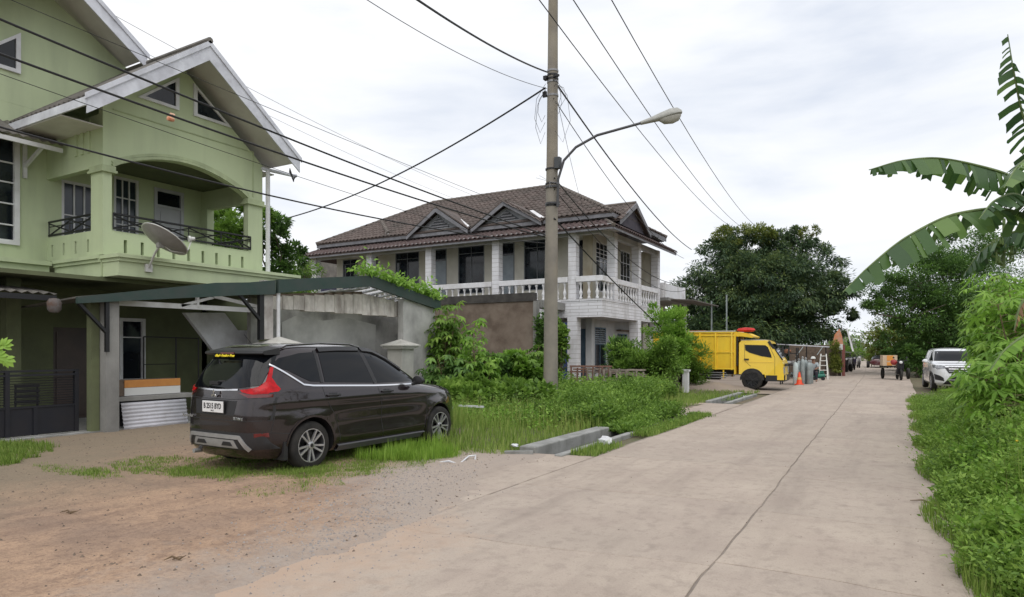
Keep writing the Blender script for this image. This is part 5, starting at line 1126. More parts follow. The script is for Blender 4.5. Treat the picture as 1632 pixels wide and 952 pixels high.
for a in (90, 210, 330):
    d = Vector((0, math.cos(R(a)), math.sin(R(a)))); n_ = Vector((0, -d.z, d.y)); c_ = Vector((-.872, 0, 1.035)); p = [c_, c_+d*.030+n_*.018, c_+d*.062, c_+d*.030-n_*.018]
    M3d.add([q+Vector((-.008, 0, 0)) for q in p]+p, [(0, 1, 2, 3), (0, 1, 5, 4), (1, 2, 6, 5), (2, 3, 7, 6), (3, 0, 4, 7)])
M3d.build('badge', M_chrome, CAR)
m = MB(); m.tube([(-.745, -.30, 1.215), (-.80, .0, 1.195), (-.79, .12, 1.18)], .014, 6); m.box(-.83, -.02, 1.155, -.78, .16, 1.20); m.build('rear_wiper', M_trim, CAR)
m = MB(); m.tube([(-.30, .0, 1.69), (-.42, .0, 1.82)], .004, 4); m.build('aerial', M_trim, CAR)
patch(bv, [(1.62, -.55), (2.36, -.68), (2.36, .68), (1.62, .55)], 'z', 'windscreen', M_cglass, CAR, off=.006)
m = MB(); m.box(-.6, -.6, .2, 3.3, .6, .32); m.build('underbody', M_trim, CAR)
for y in (-.55, .55): pass
m = MB(); m.tube([(-.87, .45, .26), (-.5, .45, .26)], .03, 8); m.build('exhaust_pipe', M_silver, CAR)
CAR.location = (-7.967*.962, 6.579*.962, .03); CAR.rotation_euler = (0, 0, R(90-1.8))
# ---------------------------------------------------------------- white compact SUV facing us behind the cassava
M_wpaint = mat('white_car_paint', (.74, .75, .77), rough=.25, coat=1)
SUV = thing('white_suv', 'white compact SUV facing the camera, half hidden by leaves at the right roadside', 'car', (0, 0, 0))
lay = [(.24, -.75, 3.40, .78, 6, 5), (.35, -.84, 3.52, .83, 6, 5), (.60, -.88, 3.55, .85, 6, 4.6), (.85, -.88, 3.52, .855, 6, 4.4), (.98, -.87, 3.44, .85, 6, 4.2), (1.06, -.86, 3.25, .84, 6, 4.0), (1.10, -.86, 2.85, .835, 6, 4), (1.14, -.85, 2.62, .82, 6, 4.2),
       (1.30, -.80, 2.38, .76, 5, 4.4), (1.50, -.72, 2.10, .69, 5, 4.4), (1.60, -.65, 1.88, .64, 5, 4.2), (1.66, -.5, 1.6, .56, 4, 4), (1.70, -.2, 1.2, .4, 4, 3), (1.705, .2, .8, .15, 4, 3)]
me_, bv = shell(lay, (0, 2.685), .40, M_wpaint, M_trim, nz=36, nr=90)
link('body', me_, SUV)
patch(bv, [(-.70, 1.17), (.70, 1.17), (.60, 1.57), (-.60, 1.57)], 'x', 'windscreen', M_cglass, SUV, s=1, off=.008, step=.08)
patch(bv, [(-.36, .72), (.36, .72), (.50, .95), (.45, 1.02), (-.45, 1.02), (-.50, .95)], 'x', 'grille', M_trim, SUV, s=1, off=.01, step=.08)
for z in (.80, .88, .96): strip(bv, [(-.36, z), (.36, z)], .014, 'x', 'grille_bar', M_chrome, SUV, s=1, off=.02)
patch(bv, [(-.55, .30), (.55, .30), (.42, .46), (-.42, .46)], 'x', 'lower_intake', M_trim, SUV, s=1, off=.008, step=.08)
strip(bv, [(-.34, .55), (.34, .55)], .11, 'x', 'number_plate', M_trim, SUV, s=1, off=.02)
for s in (-1, 1):
    patch(bv, [(s*.46, .90), (s*.70, .86), (s*.80, .92), (s*.80, 1.03), (s*.60, 1.02), (s*.47, 1.0)], 'x', 'headlight', mat('lamp_glass', (.35, .36, .38), (.08, .08, .09), 9, .1, coat=1), SUV, s=1, off=.01, step=.06)
    patch(bv, [(s*.50, .42), (s*.76, .46), (s*.78, .68), (s*.62, .62), (s*.52, .54)], 'x', 'fog_lamp_bezel', M_trim, SUV, s=1, off=.01, step=.06)
    patch(bv, [(.2, 1.55), (1.0, 1.56), (1.0, 1.18), (.2, 1.2)], 'y', 'rear_door_window', M_cglass, SUV, s=s, step=.08); patch(bv, [(1.08, 1.56), (1.5, 1.52), (2.2, 1.18), (1.08, 1.18)], 'y', 'front_door_window', M_cglass, SUV, s=s, step=.08)
    mm_ = lofth([(-.04, .03, .03, .03), (-.02, .11, .08, .07), (.05, .10, .07, .06), (.11, .05, .04, .04)]); mm_.xf(Matrix.Translation((2.1, s*.98, 1.16))); mm_.build('mirror', M_wpaint, SUV, smooth=True)
    for hx in (0, 2.685): wheel(SUV, (hx, s*.76, .35), s, r=.35, rimr=.22)
    arc = [(2.685+math.cos(a)*.42, .33+math.sin(a)*.42) for a in np.linspace(-.1, PI+.1, 12)]; strip(bv, arc, .05, 'y', 'arch_cladding', M_trim, SUV, s=s, off=.015, step=.1)
SUV.location = (2.05, 34.5, .03); SUV.rotation_euler = (0, 0, R(-90+4)); SUV.location = (1.82, 33.6, .03)
# ---------------------------------------------------------------- yellow truck (front towards +x)
M_ty = mat('truck_yellow', (.86, .58, .03), (.78, .50, .025), 1.6, .5, dirt=(.40, .27, .06), da=.35, ds=1.6, streak=.3)
M_tyc = mat('cab_yellow', (.88, .60, .04), rough=.35, coat=.6)
TR = thing('yellow_truck', 'yellow light truck with a tall panelled cargo box parked nose towards the road', 'truck', (0, 0, 0))
# local: x forward, origin under front axle; box from x=-5 to -.75
m = MB(); m.box(-4.0, -1.0, .80, -.68, 1.0, .88); m.build('box_floor', M_ty, TR)
BT = 2.36
for s in (-1, 1):
    m = MB(); m.box(-4.0, s*.96, .88, -.68, s*.99, BT); m.build('side_wall', M_ty, TR)
    for i in range(6):
        x = -4.0+.03+i*.64; m = MB(); m.box(x-.03, s*.99, .80, x+.03, s*1.05, BT-.04); m.build('side_post', M_tyc, TR)  # posts take the paler cab yellow to stand for their highlights
    for z, h in ((.85, .06), (1.52, .035), (2.20, .035), (BT-.02, .06)): m = MB(); m.box(-4.0, s*.991, z-h/2, -.68, s*1.035, z+h/2); m.build('side_rail', M_tyc, TR)  # rails share the paler yellow that imitates highlights
    for i in range(5):
        x0_ = -4.0+.08+i*.64; m = MB(); m.box(x0_, s*.991, 0.92, x0_+.52, s*1.0, 1.48); m.box(x0_, s*.991, 1.57, x0_+.52, s*1.0, 2.16); m.build('side_panel', M_ty, TR)
    for z in (.68, .58, .48): m = MB(); m.tube([(-3.9, s*1.0, z), (-1.0, s*1.0, z)], .02, 6); m.build('guard_rail', M_alu, TR)
    for x in (-3.7, -2.4, -1.1): m = MB(); m.box(x-.025, s*.97, .44, x+.025, s*1.01, .80); m.build('guard_post', M_ty, TR)
m = MB(); m.box(-.68, -1.03, .62, -.62, 1.03, BT); m.build('front_wall', M_ty, TR); m = MB(); m.box(-4.04, -1.0, .8, -4.0, 1.0, BT); m.build('tailgate', M_ty, TR)
m = MB(); m.box(-4.0, -1.05, BT, -.62, -1.0, BT+.04); m.box(-4.0, 1.0, BT, -.62, 1.05, BT+.04); m.build('top_rail', mat('pale_rail', (.55, .52, .45), rough=.7), TR)
m = MB(); m.prism([(-.9, 2.16), (-.9, 2.38), (-.25, 2.30), (.05, 2.16), (.0, 2.10), (-.4, 2.16)], 'y', -.95, .95); m.build('roof_deck', M_ty, TR)
for s in (-.9, .9): m = MB(); m.box(-.60, s-.03, .95, -.56, s+.03, 2.2); m.box(-.575, s-.02, 1.0, -.545, s+.02, 2.15); m.build('rack_post', M_trim, TR)
for z in (1.2, 1.5, 1.8): m = MB(); m.tube([(-.70, -.93, z), (-.70, -.6, z)], .03, 6); m.build('air_pipe', M_trim, TR)
# cab
cabp = [(-.52, .62), (-.52, 1.90), (-.42, 2.0), (.55, 2.0), (.66, 1.94), (1.12, 1.20), (1.17, 1.05), (1.19, .62), (1.16, .50), (.50, .50), (.48, .62)]
bm = bmesh.new(); n_ = len(cabp); secs = [(-.93, .97), (-.90, 1.0), (.90, 1.0), (.93, .97)]
rows = []
for y, k in ((-.94, .985), (-.88, 1), (.88, 1), (.94, .985)):
    rows.append([bm.verts.new((.35+(x-.35)*k, y*(1-.07*max(0, (z-1.15)/.85)), 1.2+(z-1.2)*k)) for x, z in cabp])
for a, b in zip(rows, rows[1:]):
    for i in range(n_): bm.faces.new((a[i], a[(i+1) % n_], b[(i+1) % n_], b[i]))
bm.faces.new(rows[0]); bm.faces.new(rows[-1][::-1]); bmesh.ops.triangulate(bm, faces=[f for f in bm.faces if len(f.verts) > 4]); bmesh.ops.recalc_face_normals(bm, faces=bm.faces)
me_ = bpy.data.meshes.new('cab'); bm.to_mesh(me_); me_.materials.append(M_tyc); cb = link('cab', me_, TR); cb_bv = BVHTree.FromBMesh(bm); bm.free()
for s in (-1, 1):
    patch(cb_bv, [(-.28, 1.82), (.50, 1.80), (.60, 1.72), (.72, 1.42), (.74, 1.30), (.35, 1.36), (-.10, 1.50), (-.26, 1.60)], 'y', 'side_window', M_cglass, TR, s=s, off=.012, step=.15, smooth=False)
    strip(cb_bv, [(-.30, 1.86), (-.28, 1.18), (-.05, .95)], .012, 'y', 'door_seam', M_trim, TR, s=s, off=.004); strip(cb_bv, [(.62, 1.86), (.86, 1.3), (.86, .62)], .012, 'y', 'door_seam', M_trim, TR, s=s, off=.004); strip(cb_bv, [(-.28, 1.12), (.86, 1.12)], .02, 'y', 'door_crease', M_tyc, TR, s=s, off=.012)
    m = MB(); m.box(-.30, s*.935, 1.20, -.12, s*.965, 1.26); m.build('door_handle', M_trim, TR)
    pts = [(math.cos(a)*.47, .40+math.sin(a)*.47) for a in np.linspace(0, PI, 14)]; mb = MB(); mb.prism([(-.47, .40)]+pts[::-1][1:-1]+[(.47, .40)], 'y', s*.93, s*.958); mb.build('wheel_well_shade', M_trim, TR)  # black half disc on the cab side stands for the shaded wheel well
    m = MB(); m.tube([(.95, s*.95, 1.6), (1.2, s*1.15, 1.7)], .015, 5); m.box(1.15, s*1.06, 1.35, 1.2, s*1.22, 1.75); m.build('mirror', M_trim, TR)
    m = MB(); m.box(1.165, s*.55, .68, 1.20, s*.90, .92); m.build('headlight', M_silver, TR)
    wheel(TR, (0, s*.86, .40), s, r=.40, w_=.24, spokes=8, rimr=.25, mr=M_rimd); wheel(TR, (-2.9, s*.80, .42), s, r=.42, w_=.24, spokes=8, rimr=.25, mr=M_rimd)
patch(cb_bv, [(-.78, 1.30), (.78, 1.30), (.70, 1.86), (-.70, 1.86)], 'x', 'windscreen', M_cglass, TR, s=1, off=.01, step=.2, smooth=False)
m = MB(); m.prism([(.58, 1.93), (.66, 1.98), (1.16, 1.22), (1.10, 1.18)], 'y', -.90, -.84); m.prism([(.58, 1.93), (.66, 1.98), (1.16, 1.22), (1.10, 1.18)], 'y', .84, .90); m.build('windscreen_pillar', M_trim, TR)
m = MB(); m.box(.52, -.945, .36, 1.22, .945, .60); m.build('bumper', M_trim, TR); m = MB(); m.box(1.242, -.85, .42, 1.25, -.45, .60); m.box(.95, -.965, .42, 1.20, -.952, .62); m.build('bumper_panel', M_tyc, TR)
m = MB(); m.box(1.19, -.5, .95, 1.215, .5, 1.06); m.build('front_grille', M_trim, TR)
m = MB(); m.box(-3.9, -.4, .60, .9, .4, .78); m.build('chassis', M_trim, TR); m = MB(); m.box(-2.0, -.85, .38, -1.3, -.45, .72); m.build('fuel_tank', M_trim, TR)
m = MB(); m.box(-.45, -.80, 2.0, .5, .80, 2.035); m.build('cab_roof_pad', M_silver, TR)
TR.location = (-5.08, 28.75, .03); TR.rotation_euler = (0, 0, R(2))
m = MB(); m.lathe([(.02, 0), (.25, .02), (.34, .10), (.28, .20), (.05, .24)], (0, 0, 0), 12); m.v = [(a*1.3-5.35, b*.8+28.2, c+2.37) for a, b, c in [(q[0]*.85, q[1], q[2]*.8) for q in m.v]]
top(m.build('red_tarpaulin', mat('red_cloth', (.55, .03, .025), (.42, .02, .02), 6, .8), None, smooth=True), 'bright red folded tarpaulin lying on the deck above the yellow truck cab', 'tarpaulin')
m = MB(); m.box(-8.8, 28.0, 2.41, -7.0, 28.7, 2.46); top(m.build('orange_tarpaulin', mat('faded_orange', (.50, .25, .16), (.42, .2, .13), 3, .8), None), 'faded orange sheet laid over the rear top of the yellow truck box', 'tarpaulin')
# ================================================================ VEGETATION
L_mango = leafmat('mango_leaf', (.045, .078, .048), (.080, .135, .062), (.21, .27, .08), trans=.3, rough=.45)
L_dark = leafmat('dark_leaf', (.045, .09, .026), (.095, .19, .042), (.20, .35, .07), trans=.32)
L_mid = leafmat('mid_leaf', (.065, .13, .022), (.15, .27, .04), (.30, .46, .085), trans=.4)
L_bright = leafmat('bright_leaf', (.10, .21, .028), (.21, .39, .05), (.36, .56, .11), trans=.42)
L_yel = leafmat('yellow_leaf', (.09, .12, .02), (.18, .22, .04), (.32, .34, .08), trans=.35)
L_grass = leafmat('grass_blade', (.09, .15, .025), (.19, .30, .05), (.38, .46, .13), trans=.38)
L_ban = leafmat('banana_blade', (.035, .08, .028), (.070, .145, .042), (.20, .32, .08), trans=.38, rough=.35, spec=.5)
M_stem = mat('green_stem', (.14, .20, .06), (.10, .14, .05), 12, .6); M_stemr = mat('reddish_stem', (.20, .13, .08), (.14, .10, .06), 12, .7)
def Bp(px, py, t, r, rz=None): p = ray(px, py, t); return ((p.x, p.y, p.z), (r, r, rz or r*.8))
# big mango tree behind the truck
bl = [Bp(*a) for a in [(1118, 470, 48, 1.9), (1135, 520, 48, 2.2), (1150, 425, 48, 2.2), (1205, 400, 49, 2.0, 1.5), (1185, 455, 47, 2.5), (1190, 525, 47, 2.6), (1250, 405, 49, 1.9, 1.5), (1245, 460, 47, 2.5), (1250, 525, 48, 2.4), (1295, 425, 49, 1.9), (1305, 475, 48, 2.3), (1300, 515, 49, 1.9), (1335, 465, 49, 1.2), (1338, 500, 49, 1.0), (1215, 480, 52, 4.0), (1120, 545, 47, 2.0), (1160, 565, 49, 2.2), (1225, 560, 49, 2.0), (1275, 380, 49, .9), (1160, 385, 49, 1.0)]]
b0 = ray(1225, 600, 49)
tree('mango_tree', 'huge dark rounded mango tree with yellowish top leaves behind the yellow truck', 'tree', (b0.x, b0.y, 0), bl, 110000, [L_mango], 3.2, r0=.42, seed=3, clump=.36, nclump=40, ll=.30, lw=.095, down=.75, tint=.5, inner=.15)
yb = [Bp(*a) for a in [(1158, 378, 47.5, .9, .6), (1200, 374, 47.5, 1.1, .6), (1222, 378, 47.5, .8, .5), (1290, 372, 48, .6, .4)]]
P, D, NN, L, W, V = crown(yb, 3600, seed=5, clump=.35, nclump=22, ll=.26, lw=.07, down=.5, tint=.4)
mg = [o for o in bpy.data.objects if o.name == 'mango_tree'][0]; link('young_leaves', leafmesh('young_leaves', P, D, NN, L, W, V, L_yel, off=org(mg)), mg)
# right hand dark feathery tree
bl = [Bp(*a) for a in [(1410, 470, 42, 1.5), (1395, 500, 41, .9), (1450, 440, 42, 2.0), (1490, 415, 43, 1.6), (1460, 500, 42, 2.2), (1510, 460, 42, 2.4), (1540, 410, 44, 2.2), (1500, 530, 42, 2.3), (1545, 520, 42, 2.4), (1430, 530, 42, 1.4), (1590, 440, 44, 3), (1590, 530, 43, 3), (1525, 570, 42, 1.8), (1475, 470, 45, 2.6), (1480, 560, 42, 1.3)]]
b0 = ray(1525, 600, 43)
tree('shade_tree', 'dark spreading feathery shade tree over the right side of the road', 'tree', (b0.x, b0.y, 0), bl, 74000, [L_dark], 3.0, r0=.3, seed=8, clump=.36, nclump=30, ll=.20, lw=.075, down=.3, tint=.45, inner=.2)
# trees down the road and behind
def ftree(px, t, ytop, rpx, n, lm, label, seed, name='roadside_tree', ybot=600, cat='tree', rows=3, grp=None, ll=.3, lw=.12, **k):
    r = rpx*t/1050; bl = []; rg = random.Random(seed); H_ = (558-ytop)*t/1050+1.64; b0 = ray(px, 560, t)
    zb = max(.3, 1.64+(558-ybot)*t/1050)
    for i in range(rows*3):
        z = zb+(H_-zb)*(i+.7)/(rows*3)*.9; rr = r*(.62-.25*abs((z-zb)/(H_-zb)-.45)); bl.append(((b0.x+rg.uniform(-1, 1)*(r-rr*.8), b0.y+rg.uniform(-1, 1)*r*.5, z), (rr, rr, rr*.75)))
    return tree(name, label, cat, (b0.x, b0.y, 0), bl, n, [lm], zb+(H_-zb)*.3, r0=min(.3, r*.1), seed=seed, ll=ll, lw=lw, clump=.38, nclump=14, tint=.45, group=grp, **k)
ftree(1415, 62, 520, 34, 5000, L_yel, 'yellowish green feathery tree beyond the cargo tricycle on the right roadside', 21, ybot=590)
ftree(1440, 52, 545, 30, 5000, L_dark, 'dark bush under the shade tree beside the cargo tricycle', 22, name='roadside_bush', cat='bush', ybot=612, rows=2)
ftree(1462, 40, 556, 26, 4500, L_dark, 'dark bush on the right roadside left of the white SUV', 23, name='roadside_bush', cat='bush', ybot=612, rows=2, ll=.2, lw=.08)
ftree(1404, 95, 556, 20, 2500, L_mid, 'small green tree at the far bend of the road, right side', 24, ybot=588, rows=2)
ftree(1352, 100, 549, 34, 4000, L_mid, 'green tree at the far end of the road under the utility poles', 25, ybot=590, rows=2)
ftree(1330, 120, 553, 26, 2500, L_dark, 'dark green tree behind the orange shop wall far down the road', 26, ybot=585, rows=2)
ftree(1380, 135, 557, 26, 2500, L_mid, 'low pale green tree exactly at the vanishing end of the road', 27, ybot=578, rows=2)
ftree(1250, 62, 548, 60, 6000, L_dark, 'dark tree in the shade directly behind the gas bottles', 28, ybot=600, rows=2, name='understorey_tree')
ftree(1150, 60, 545, 70, 6000, L_dark, 'dark tree in the shade directly behind the truck box', 29, ybot=600, rows=2, name='understorey_tree')
ftree(1620, 60, 470, 70, 5000, L_dark, 'dark tree behind the cassava thicket near the right edge of the photo', 30, ybot=600)
# left: trees behind the green house and balcony
ftree(372, 24, 292, 62, 13000, L_mid, 'leafy green tree seen through the open right side of the balcony', 31, ybot=520, ll=.20, lw=.09)
ftree(440, 26, 325, 42, 8000, L_dark, 'tall ragged dark green tree beside the white downpipe of the green house', 32, ybot=520, ll=.20, lw=.08)
ftree(468, 30, 402, 40, 4000, L_mid, 'low feathery tree behind the top left of the garage fascia', 33, ybot=520, ll=.2, lw=.06)
# left background building roof seen between house and white house
bb = thing('far_roof_house', 'low house with a dark pitched roof between the downpipe and the white house', 'house', (-36, 33, 0))
c_ = ray(490, 420, 46); m = MB(); m.prism([(c_.x-3, 6.3), (c_.x+6, 6.3), (c_.x+1.5, 8.6)], 'y', c_.y, c_.y+8); m.build('roof', M_asb, bb); m = MB(); m.box(c_.x-2.6, c_.y+.3, 0, c_.x+5.6, c_.y+7.6, 6.3); m.build('wall', mat('dark_blue_wall', (.05, .05, .09), rough=.9), bb)
# a wood closing the view all round, far behind everything
def wood(name, pts, n, h0, h1, lm, seed, ll=.8, lw=.4):
    rg = np.random.default_rng(seed); Ps = []; pts = [np.array(p, float) for p in pts]
    for a, b in zip(pts, pts[1:]):
        k = int(n*np.linalg.norm(b-a)/sum(np.linalg.norm(q-p) for p, q in zip(pts, pts[1:]))); t = rg.random(k); hh = h0+(h1-h0)*(.5+.3*np.sin(t*37+seed)+.2*np.sin(t*91))
        z = hh*rg.random(k)**.7; Ps.append(np.stack([a[0]+(b[0]-a[0])*t+rg.normal(size=k)*2, a[1]+(b[1]-a[1])*t+rg.normal(size=k)*2.5, z], 1))
    P = np.vstack(Ps); k = len(P); D = rg.normal(size=(k, 3)); NN = rg.normal(size=(k, 3))*.6; NN[:, 2] += 1
    me = leafmesh(name, P, D, NN, ll*rg.uniform(.6, 1.3, k), lw*rg.uniform(.6, 1.2, k), np.clip(.45+.2*rg.normal(size=k), 0, 1), lm); o = link(name, me); o['kind'] = 'stuff'; return o
wood('distant_wood', [(-90, 30), (-70, 90), (-35, 125), (-14, 165)], 16000, 5, 9, L_dark, 41)
wood('distant_wood', [(-12, 190), (10, 190), (50, 130), (70, 60), (60, 20)], 14000, 4, 8, L_mid, 42)
wood('hedge_wood', [(3.5, 100), (4.5, 60), (6.5, 48), (10, 40), (13, 30), (14, 22)], 22000, 3.0, 5.0, L_dark, 43, .35, .16)
wood('hedge_wood', [(-30, 52), (-18, 50), (-9, 56)], 15000, 4, 6, L_dark, 44, .35, .16)
# ---- palmate plants (cassava)
def palmate(name, label, cat, base, stems, npalm, lm, seed, size=.15, nl=6, group=None, lwid=.24, spread=.55):
    t = thing(name, label, cat, base, group); rg = np.random.default_rng(seed); mb = MB(); Pc, Dc = [], []
    for (dx, dy, h) in stems:
        b = np.array(base)+[dx*.15, dy*.15, 0]; tp = np.array(base)+[dx, dy, h]; k = max(6, int(npalm/len(stems)))
        mid = (b+tp)/2+rg.normal(size=3)*.08; mb.tube([tuple(b), tuple(mid), tuple(tp)], [.022, .016, .007], 6)
        for i in range(k):
            u = rg.uniform(.32, 1.0)**.8; s = b+(tp-b)*u; a = rg.uniform(0, 6.283); L_ = spread*rg.uniform(.5, 1.1)*(1.15-.5*u); e = s+np.array([math.cos(a)*L_, math.sin(a)*L_, L_*rg.uniform(-.1, .55)])
            if i % 2 == 0: mb.tube([tuple(s), tuple((s+e)/2+np.array([0, 0, .03])), tuple(e)], [.004, .003, .002], 3, cap=False)
            Pc.append(e); o_ = np.array([math.cos(a), math.sin(a), -.35]); Dc.append(o_)
    Pc = np.array(Pc); Dc = nrm(np.array(Dc)); k = len(Pc); up = np.tile([0, 0, 1.0], (k, 1)); up = nrm(up+rg.normal(size=(k, 3))*.35); S = nrm(np.cross(Dc, up))
    Ps, Ds, Ns, Vs, Ls = [], [], [], [], []; base_v = np.clip(.5+rg.normal(size=k)*.2, 0, 1)
    for j in range(nl):
        a = (j-(nl-1)/2)*(2.1*PI/ (nl+1)); D = Dc*math.cos(a)+S*math.sin(a); D[:, 2] -= .25; Ps.append(Pc); Ds.append(D); Ns.append(up); Vs.append(np.clip(base_v+rg.normal(size=k)*.05, 0, 1)); Ls.append(size*rg.uniform(.8, 1.2, k)*(1-.25*abs(j-(nl-1)/2)/nl))
    L_ = np.concatenate(Ls); me = leafmesh('foliage', np.vstack(Ps), np.vstack(Ds), np.vstack(Ns), L_, L_*lwid, np.concatenate(Vs), lm, seg=2, droop=.22, off=base)
    link('foliage', me, t); mb.build('stem', M_stemr, t, smooth=True); return t
def stemset(n, r, h, seed): rg = random.Random(seed); return [(rg.gauss(0, r*.5), rg.gauss(0, r*.5), h*rg.uniform(.7, 1.08)) for _ in range(n)]
for i, (px, t, h, r, n, lb) in enumerate([(1600, 13.5, 2.5, .7, 420, 'tall bright cassava plant in front of the white SUV, left edge of the thicket'),
        (1630, 13.0, 3.05, .9, 620, 'tallest cassava plant of the thicket, under the banana leaves'),
        (1612, 11.0, 1.7, .6, 380, 'shorter cassava plant in front, between the SUV and the right edge'),
        (1650, 11.5, 2.6, .9, 420, 'cassava plant at the right edge of the photo beside the dried banana leaf'), (1600, 17.5, 3.4, .9, 420, 'darker cassava plant standing behind the others near the SUV roof'), (1628, 9.3, 1.35, .7, 320, 'low cassava plant nearest the camera above the weeds')]):
    b = ray(px, 600, t); palmate('cassava_plant', lb, 'plant', (b.x, b.y, 0), stemset(7, r, h, 60+i), n, L_bright if i != 4 else L_mid, 60+i, size=.20, group='cassava plants in the right thicket', spread=.6)
# papaya-like shrubs against the brown wall and the vine on the garage
for i, (px, t, h, r, n, sz, lm, lb) in enumerate([(703, 21.5, 2.9, .45, 200, .24, L_mid, 'tall leafy shrub against the end wall of the grey garage'), (722, 22.5, 2.6, .55, 200, .24, L_bright, 'pale leafed shrub arching in front of the brown wall'), (712, 19.5, 1.3, .8, 300, .22, L_dark, 'dark leafed shrub right behind the bonnet of the dark car')]):
    b = ray(px, 600, t); palmate('wall_shrub', lb, 'shrub', (b.x, b.y, 0), stemset(8, r*1.3, h, 80+i), n, lm, 80+i, size=sz, group='shrubs between garage and brown wall', nl=6, lwid=.34, spread=.55)
for i, (px, t, h, n, lm, lb) in enumerate([(765, 19.5, 1.9, 170, L_bright, 'leafy seedling standing above the bush below the brown wall'), (836, 20.5, 1.75, 170, L_mid, 'leafy seedling standing just left of the utility pole')]):
    b = ray(px, 600, t); palmate('seedling', lb, 'plant', (b.x, b.y, 0), stemset(5, .7, h, 95+i), n, lm, 95+i, size=.2, nl=5, lwid=.4, spread=.5)
def bush(name, label, loc, r, h, n, lm, seed, ll=.12, lw=.07, group=None, cat='bush', k=9, down=.2):
    rg = random.Random(seed); bl = [((loc[0]+rg.gauss(0, r*.42), loc[1]+rg.gauss(0, r*.42), h*rg.uniform(.2, .85)), (r*.45, r*.45, h*.28)) for _ in range(k)]
    return tree(name, label, cat, (loc[0], loc[1], 0), bl, n, [lm], h*.3, r0=.04, seed=seed, ll=ll, lw=lw, clump=.5, nclump=14, down=down, tint=.4, group=group)
for i, (px, t, r, h, n, lm, lb) in enumerate([(780, 20.5, .9, 1.25, 8000, L_dark, 'dense bush with broad leaves below the middle of the brown wall'), (832, 21, .9, 1.35, 8000, L_bright, 'bright bush with rounded leaves just left of the utility pole'), (745, 17.5, .9, .85, 5000, L_mid, 'low bush just right of the front of the dark car'),
        (872, 27.5, .45, 3.3, 4500, L_dark, 'tall dark bush between the brown wall and the white house column'), (815, 17.6, 1.1, .7, 4000, L_mid, 'low leafy bush left of the foot of the utility pole'),
        (893, 27, .35, 2.6, 1500, L_mid, 'green bush directly right of the pole below the white balcony')]):
    b = ray(px, 600, t); bush('wall_bush', lb, (b.x, b.y), r, h, n, lm, 100+i, .17, .12, 'bushes around the utility pole')
# vine trailing over the garage fascia
rg = np.random.default_rng(77); k = 900; tt = rg.random(k); y = 13.7+tt**.8*3.9; z = np.where(y < 14.32, 3.8, 3.8-(y-14.32)*.155)+rg.exponential(.09, k)+.03; P = np.stack([-13.12+rg.normal(size=k)*.16, y+rg.normal(size=k)*.08, z], 1)
me = leafmesh('vine', P, rg.normal(size=(k, 3)), np.tile([.3, -.3, 1.], (k, 1))+rg.normal(size=(k, 3))*.5, rg.uniform(.10, .22, k), rg.uniform(.06, .11, k), np.clip(.6+rg.normal(size=k)*.22, 0, 1), L_bright); o = link('climbing_vine', me); tag(o, 'bright green climbing vine creeping over the right half of the garage fascia', 'vine')
# shrubs in front of the white house, right side
for i, (px, t, r, h, n, lm, ll, lw, lb) in enumerate([(998, 25.8, .8, 1.6, 6000, L_dark, .26, .05, 'spiky dark shrub below the white house window'), (1062, 26, .9, 2.7, 8500, L_bright, .13, .06, 'tall light green shrub in front of the rear of the yellow truck'), (1030, 24.5, 1.2, 1.8, 8000, L_mid, .15, .06, 'broad green shrub between the spiky shrub and the tall light one'), (1088, 27.0, .8, 1.9, 5000, L_mid, .16, .04, 'ragged shrub overlapping the left end of the yellow truck box')]):
    b = ray(px, 600, t); bush('front_shrub', lb, (b.x, b.y), r, h*1.12, int(n*1.25), lm, 120+i, ll, lw, 'shrubs in front of the white house', down=-.3 if i in (0, 1, 3) else .1)
# ---- weeds and grass (uncountable ground cover)
def weeds(name, pts, hfun, per, lm, seed, ll=.075, lw=.032, jit=.10, extra_v=0, low=.15):
    rg = np.random.default_rng(seed); x, y = pts; gap = np.array([vn(a, b, 1.9, 21)+.6*vn(a, b, 5.3, 7) for a, b in zip(x, y)]) > -.62; x, y = x[gap], y[gap]
    n = len(x); sz = np.tile(np.clip(1+.55*np.array([vn(a, b, 1.4, 31) for a, b in zip(x, y)])+rg.normal(size=n)*.15, .5, 1.8), per); h = np.array([hfun(a, b) for a, b in zip(x, y)])*rg.uniform(.5, 1.22, n)
    lean = rg.normal(size=(n, 2))*.10; Ps, Ds, Vs = [], [], []; pv = np.clip(.46+rg.normal(size=n)*.17+extra_v+.22*np.array([vn(a, b, .8, 12)+.5*vn(a, b, 2.7, 3) for a, b in zip(x, y)]), 0, 1)
    for j in range(per):
        u = rg.uniform(low, 1, n)**.75; a = rg.uniform(0, 6.283, n); q = rg.uniform(0, 1, n)*jit
        Ps.append(np.stack([x+lean[:, 0]*u+np.cos(a)*q, y+lean[:, 1]*u+np.sin(a)*q, h*u], 1)); Ds.append(np.stack([np.cos(a), np.sin(a), rg.uniform(-.4, 1.4, n)], 1)); Vs.append(np.clip(pv+rg.normal(size=n)*.13+(u-.6)*.30, 0, 1))
    P = np.vstack(Ps); k = len(P); NN = rg.normal(size=(k, 3))*.9; NN[:, 2] += 1
    o = link(name, leafmesh(name, P, np.vstack(Ds), NN, ll*sz*rg.uniform(.6, 1.4, k), lw*sz*rg.uniform(.7, 1.3, k), np.concatenate(Vs), lm)); o['kind'] = 'stuff'; return o
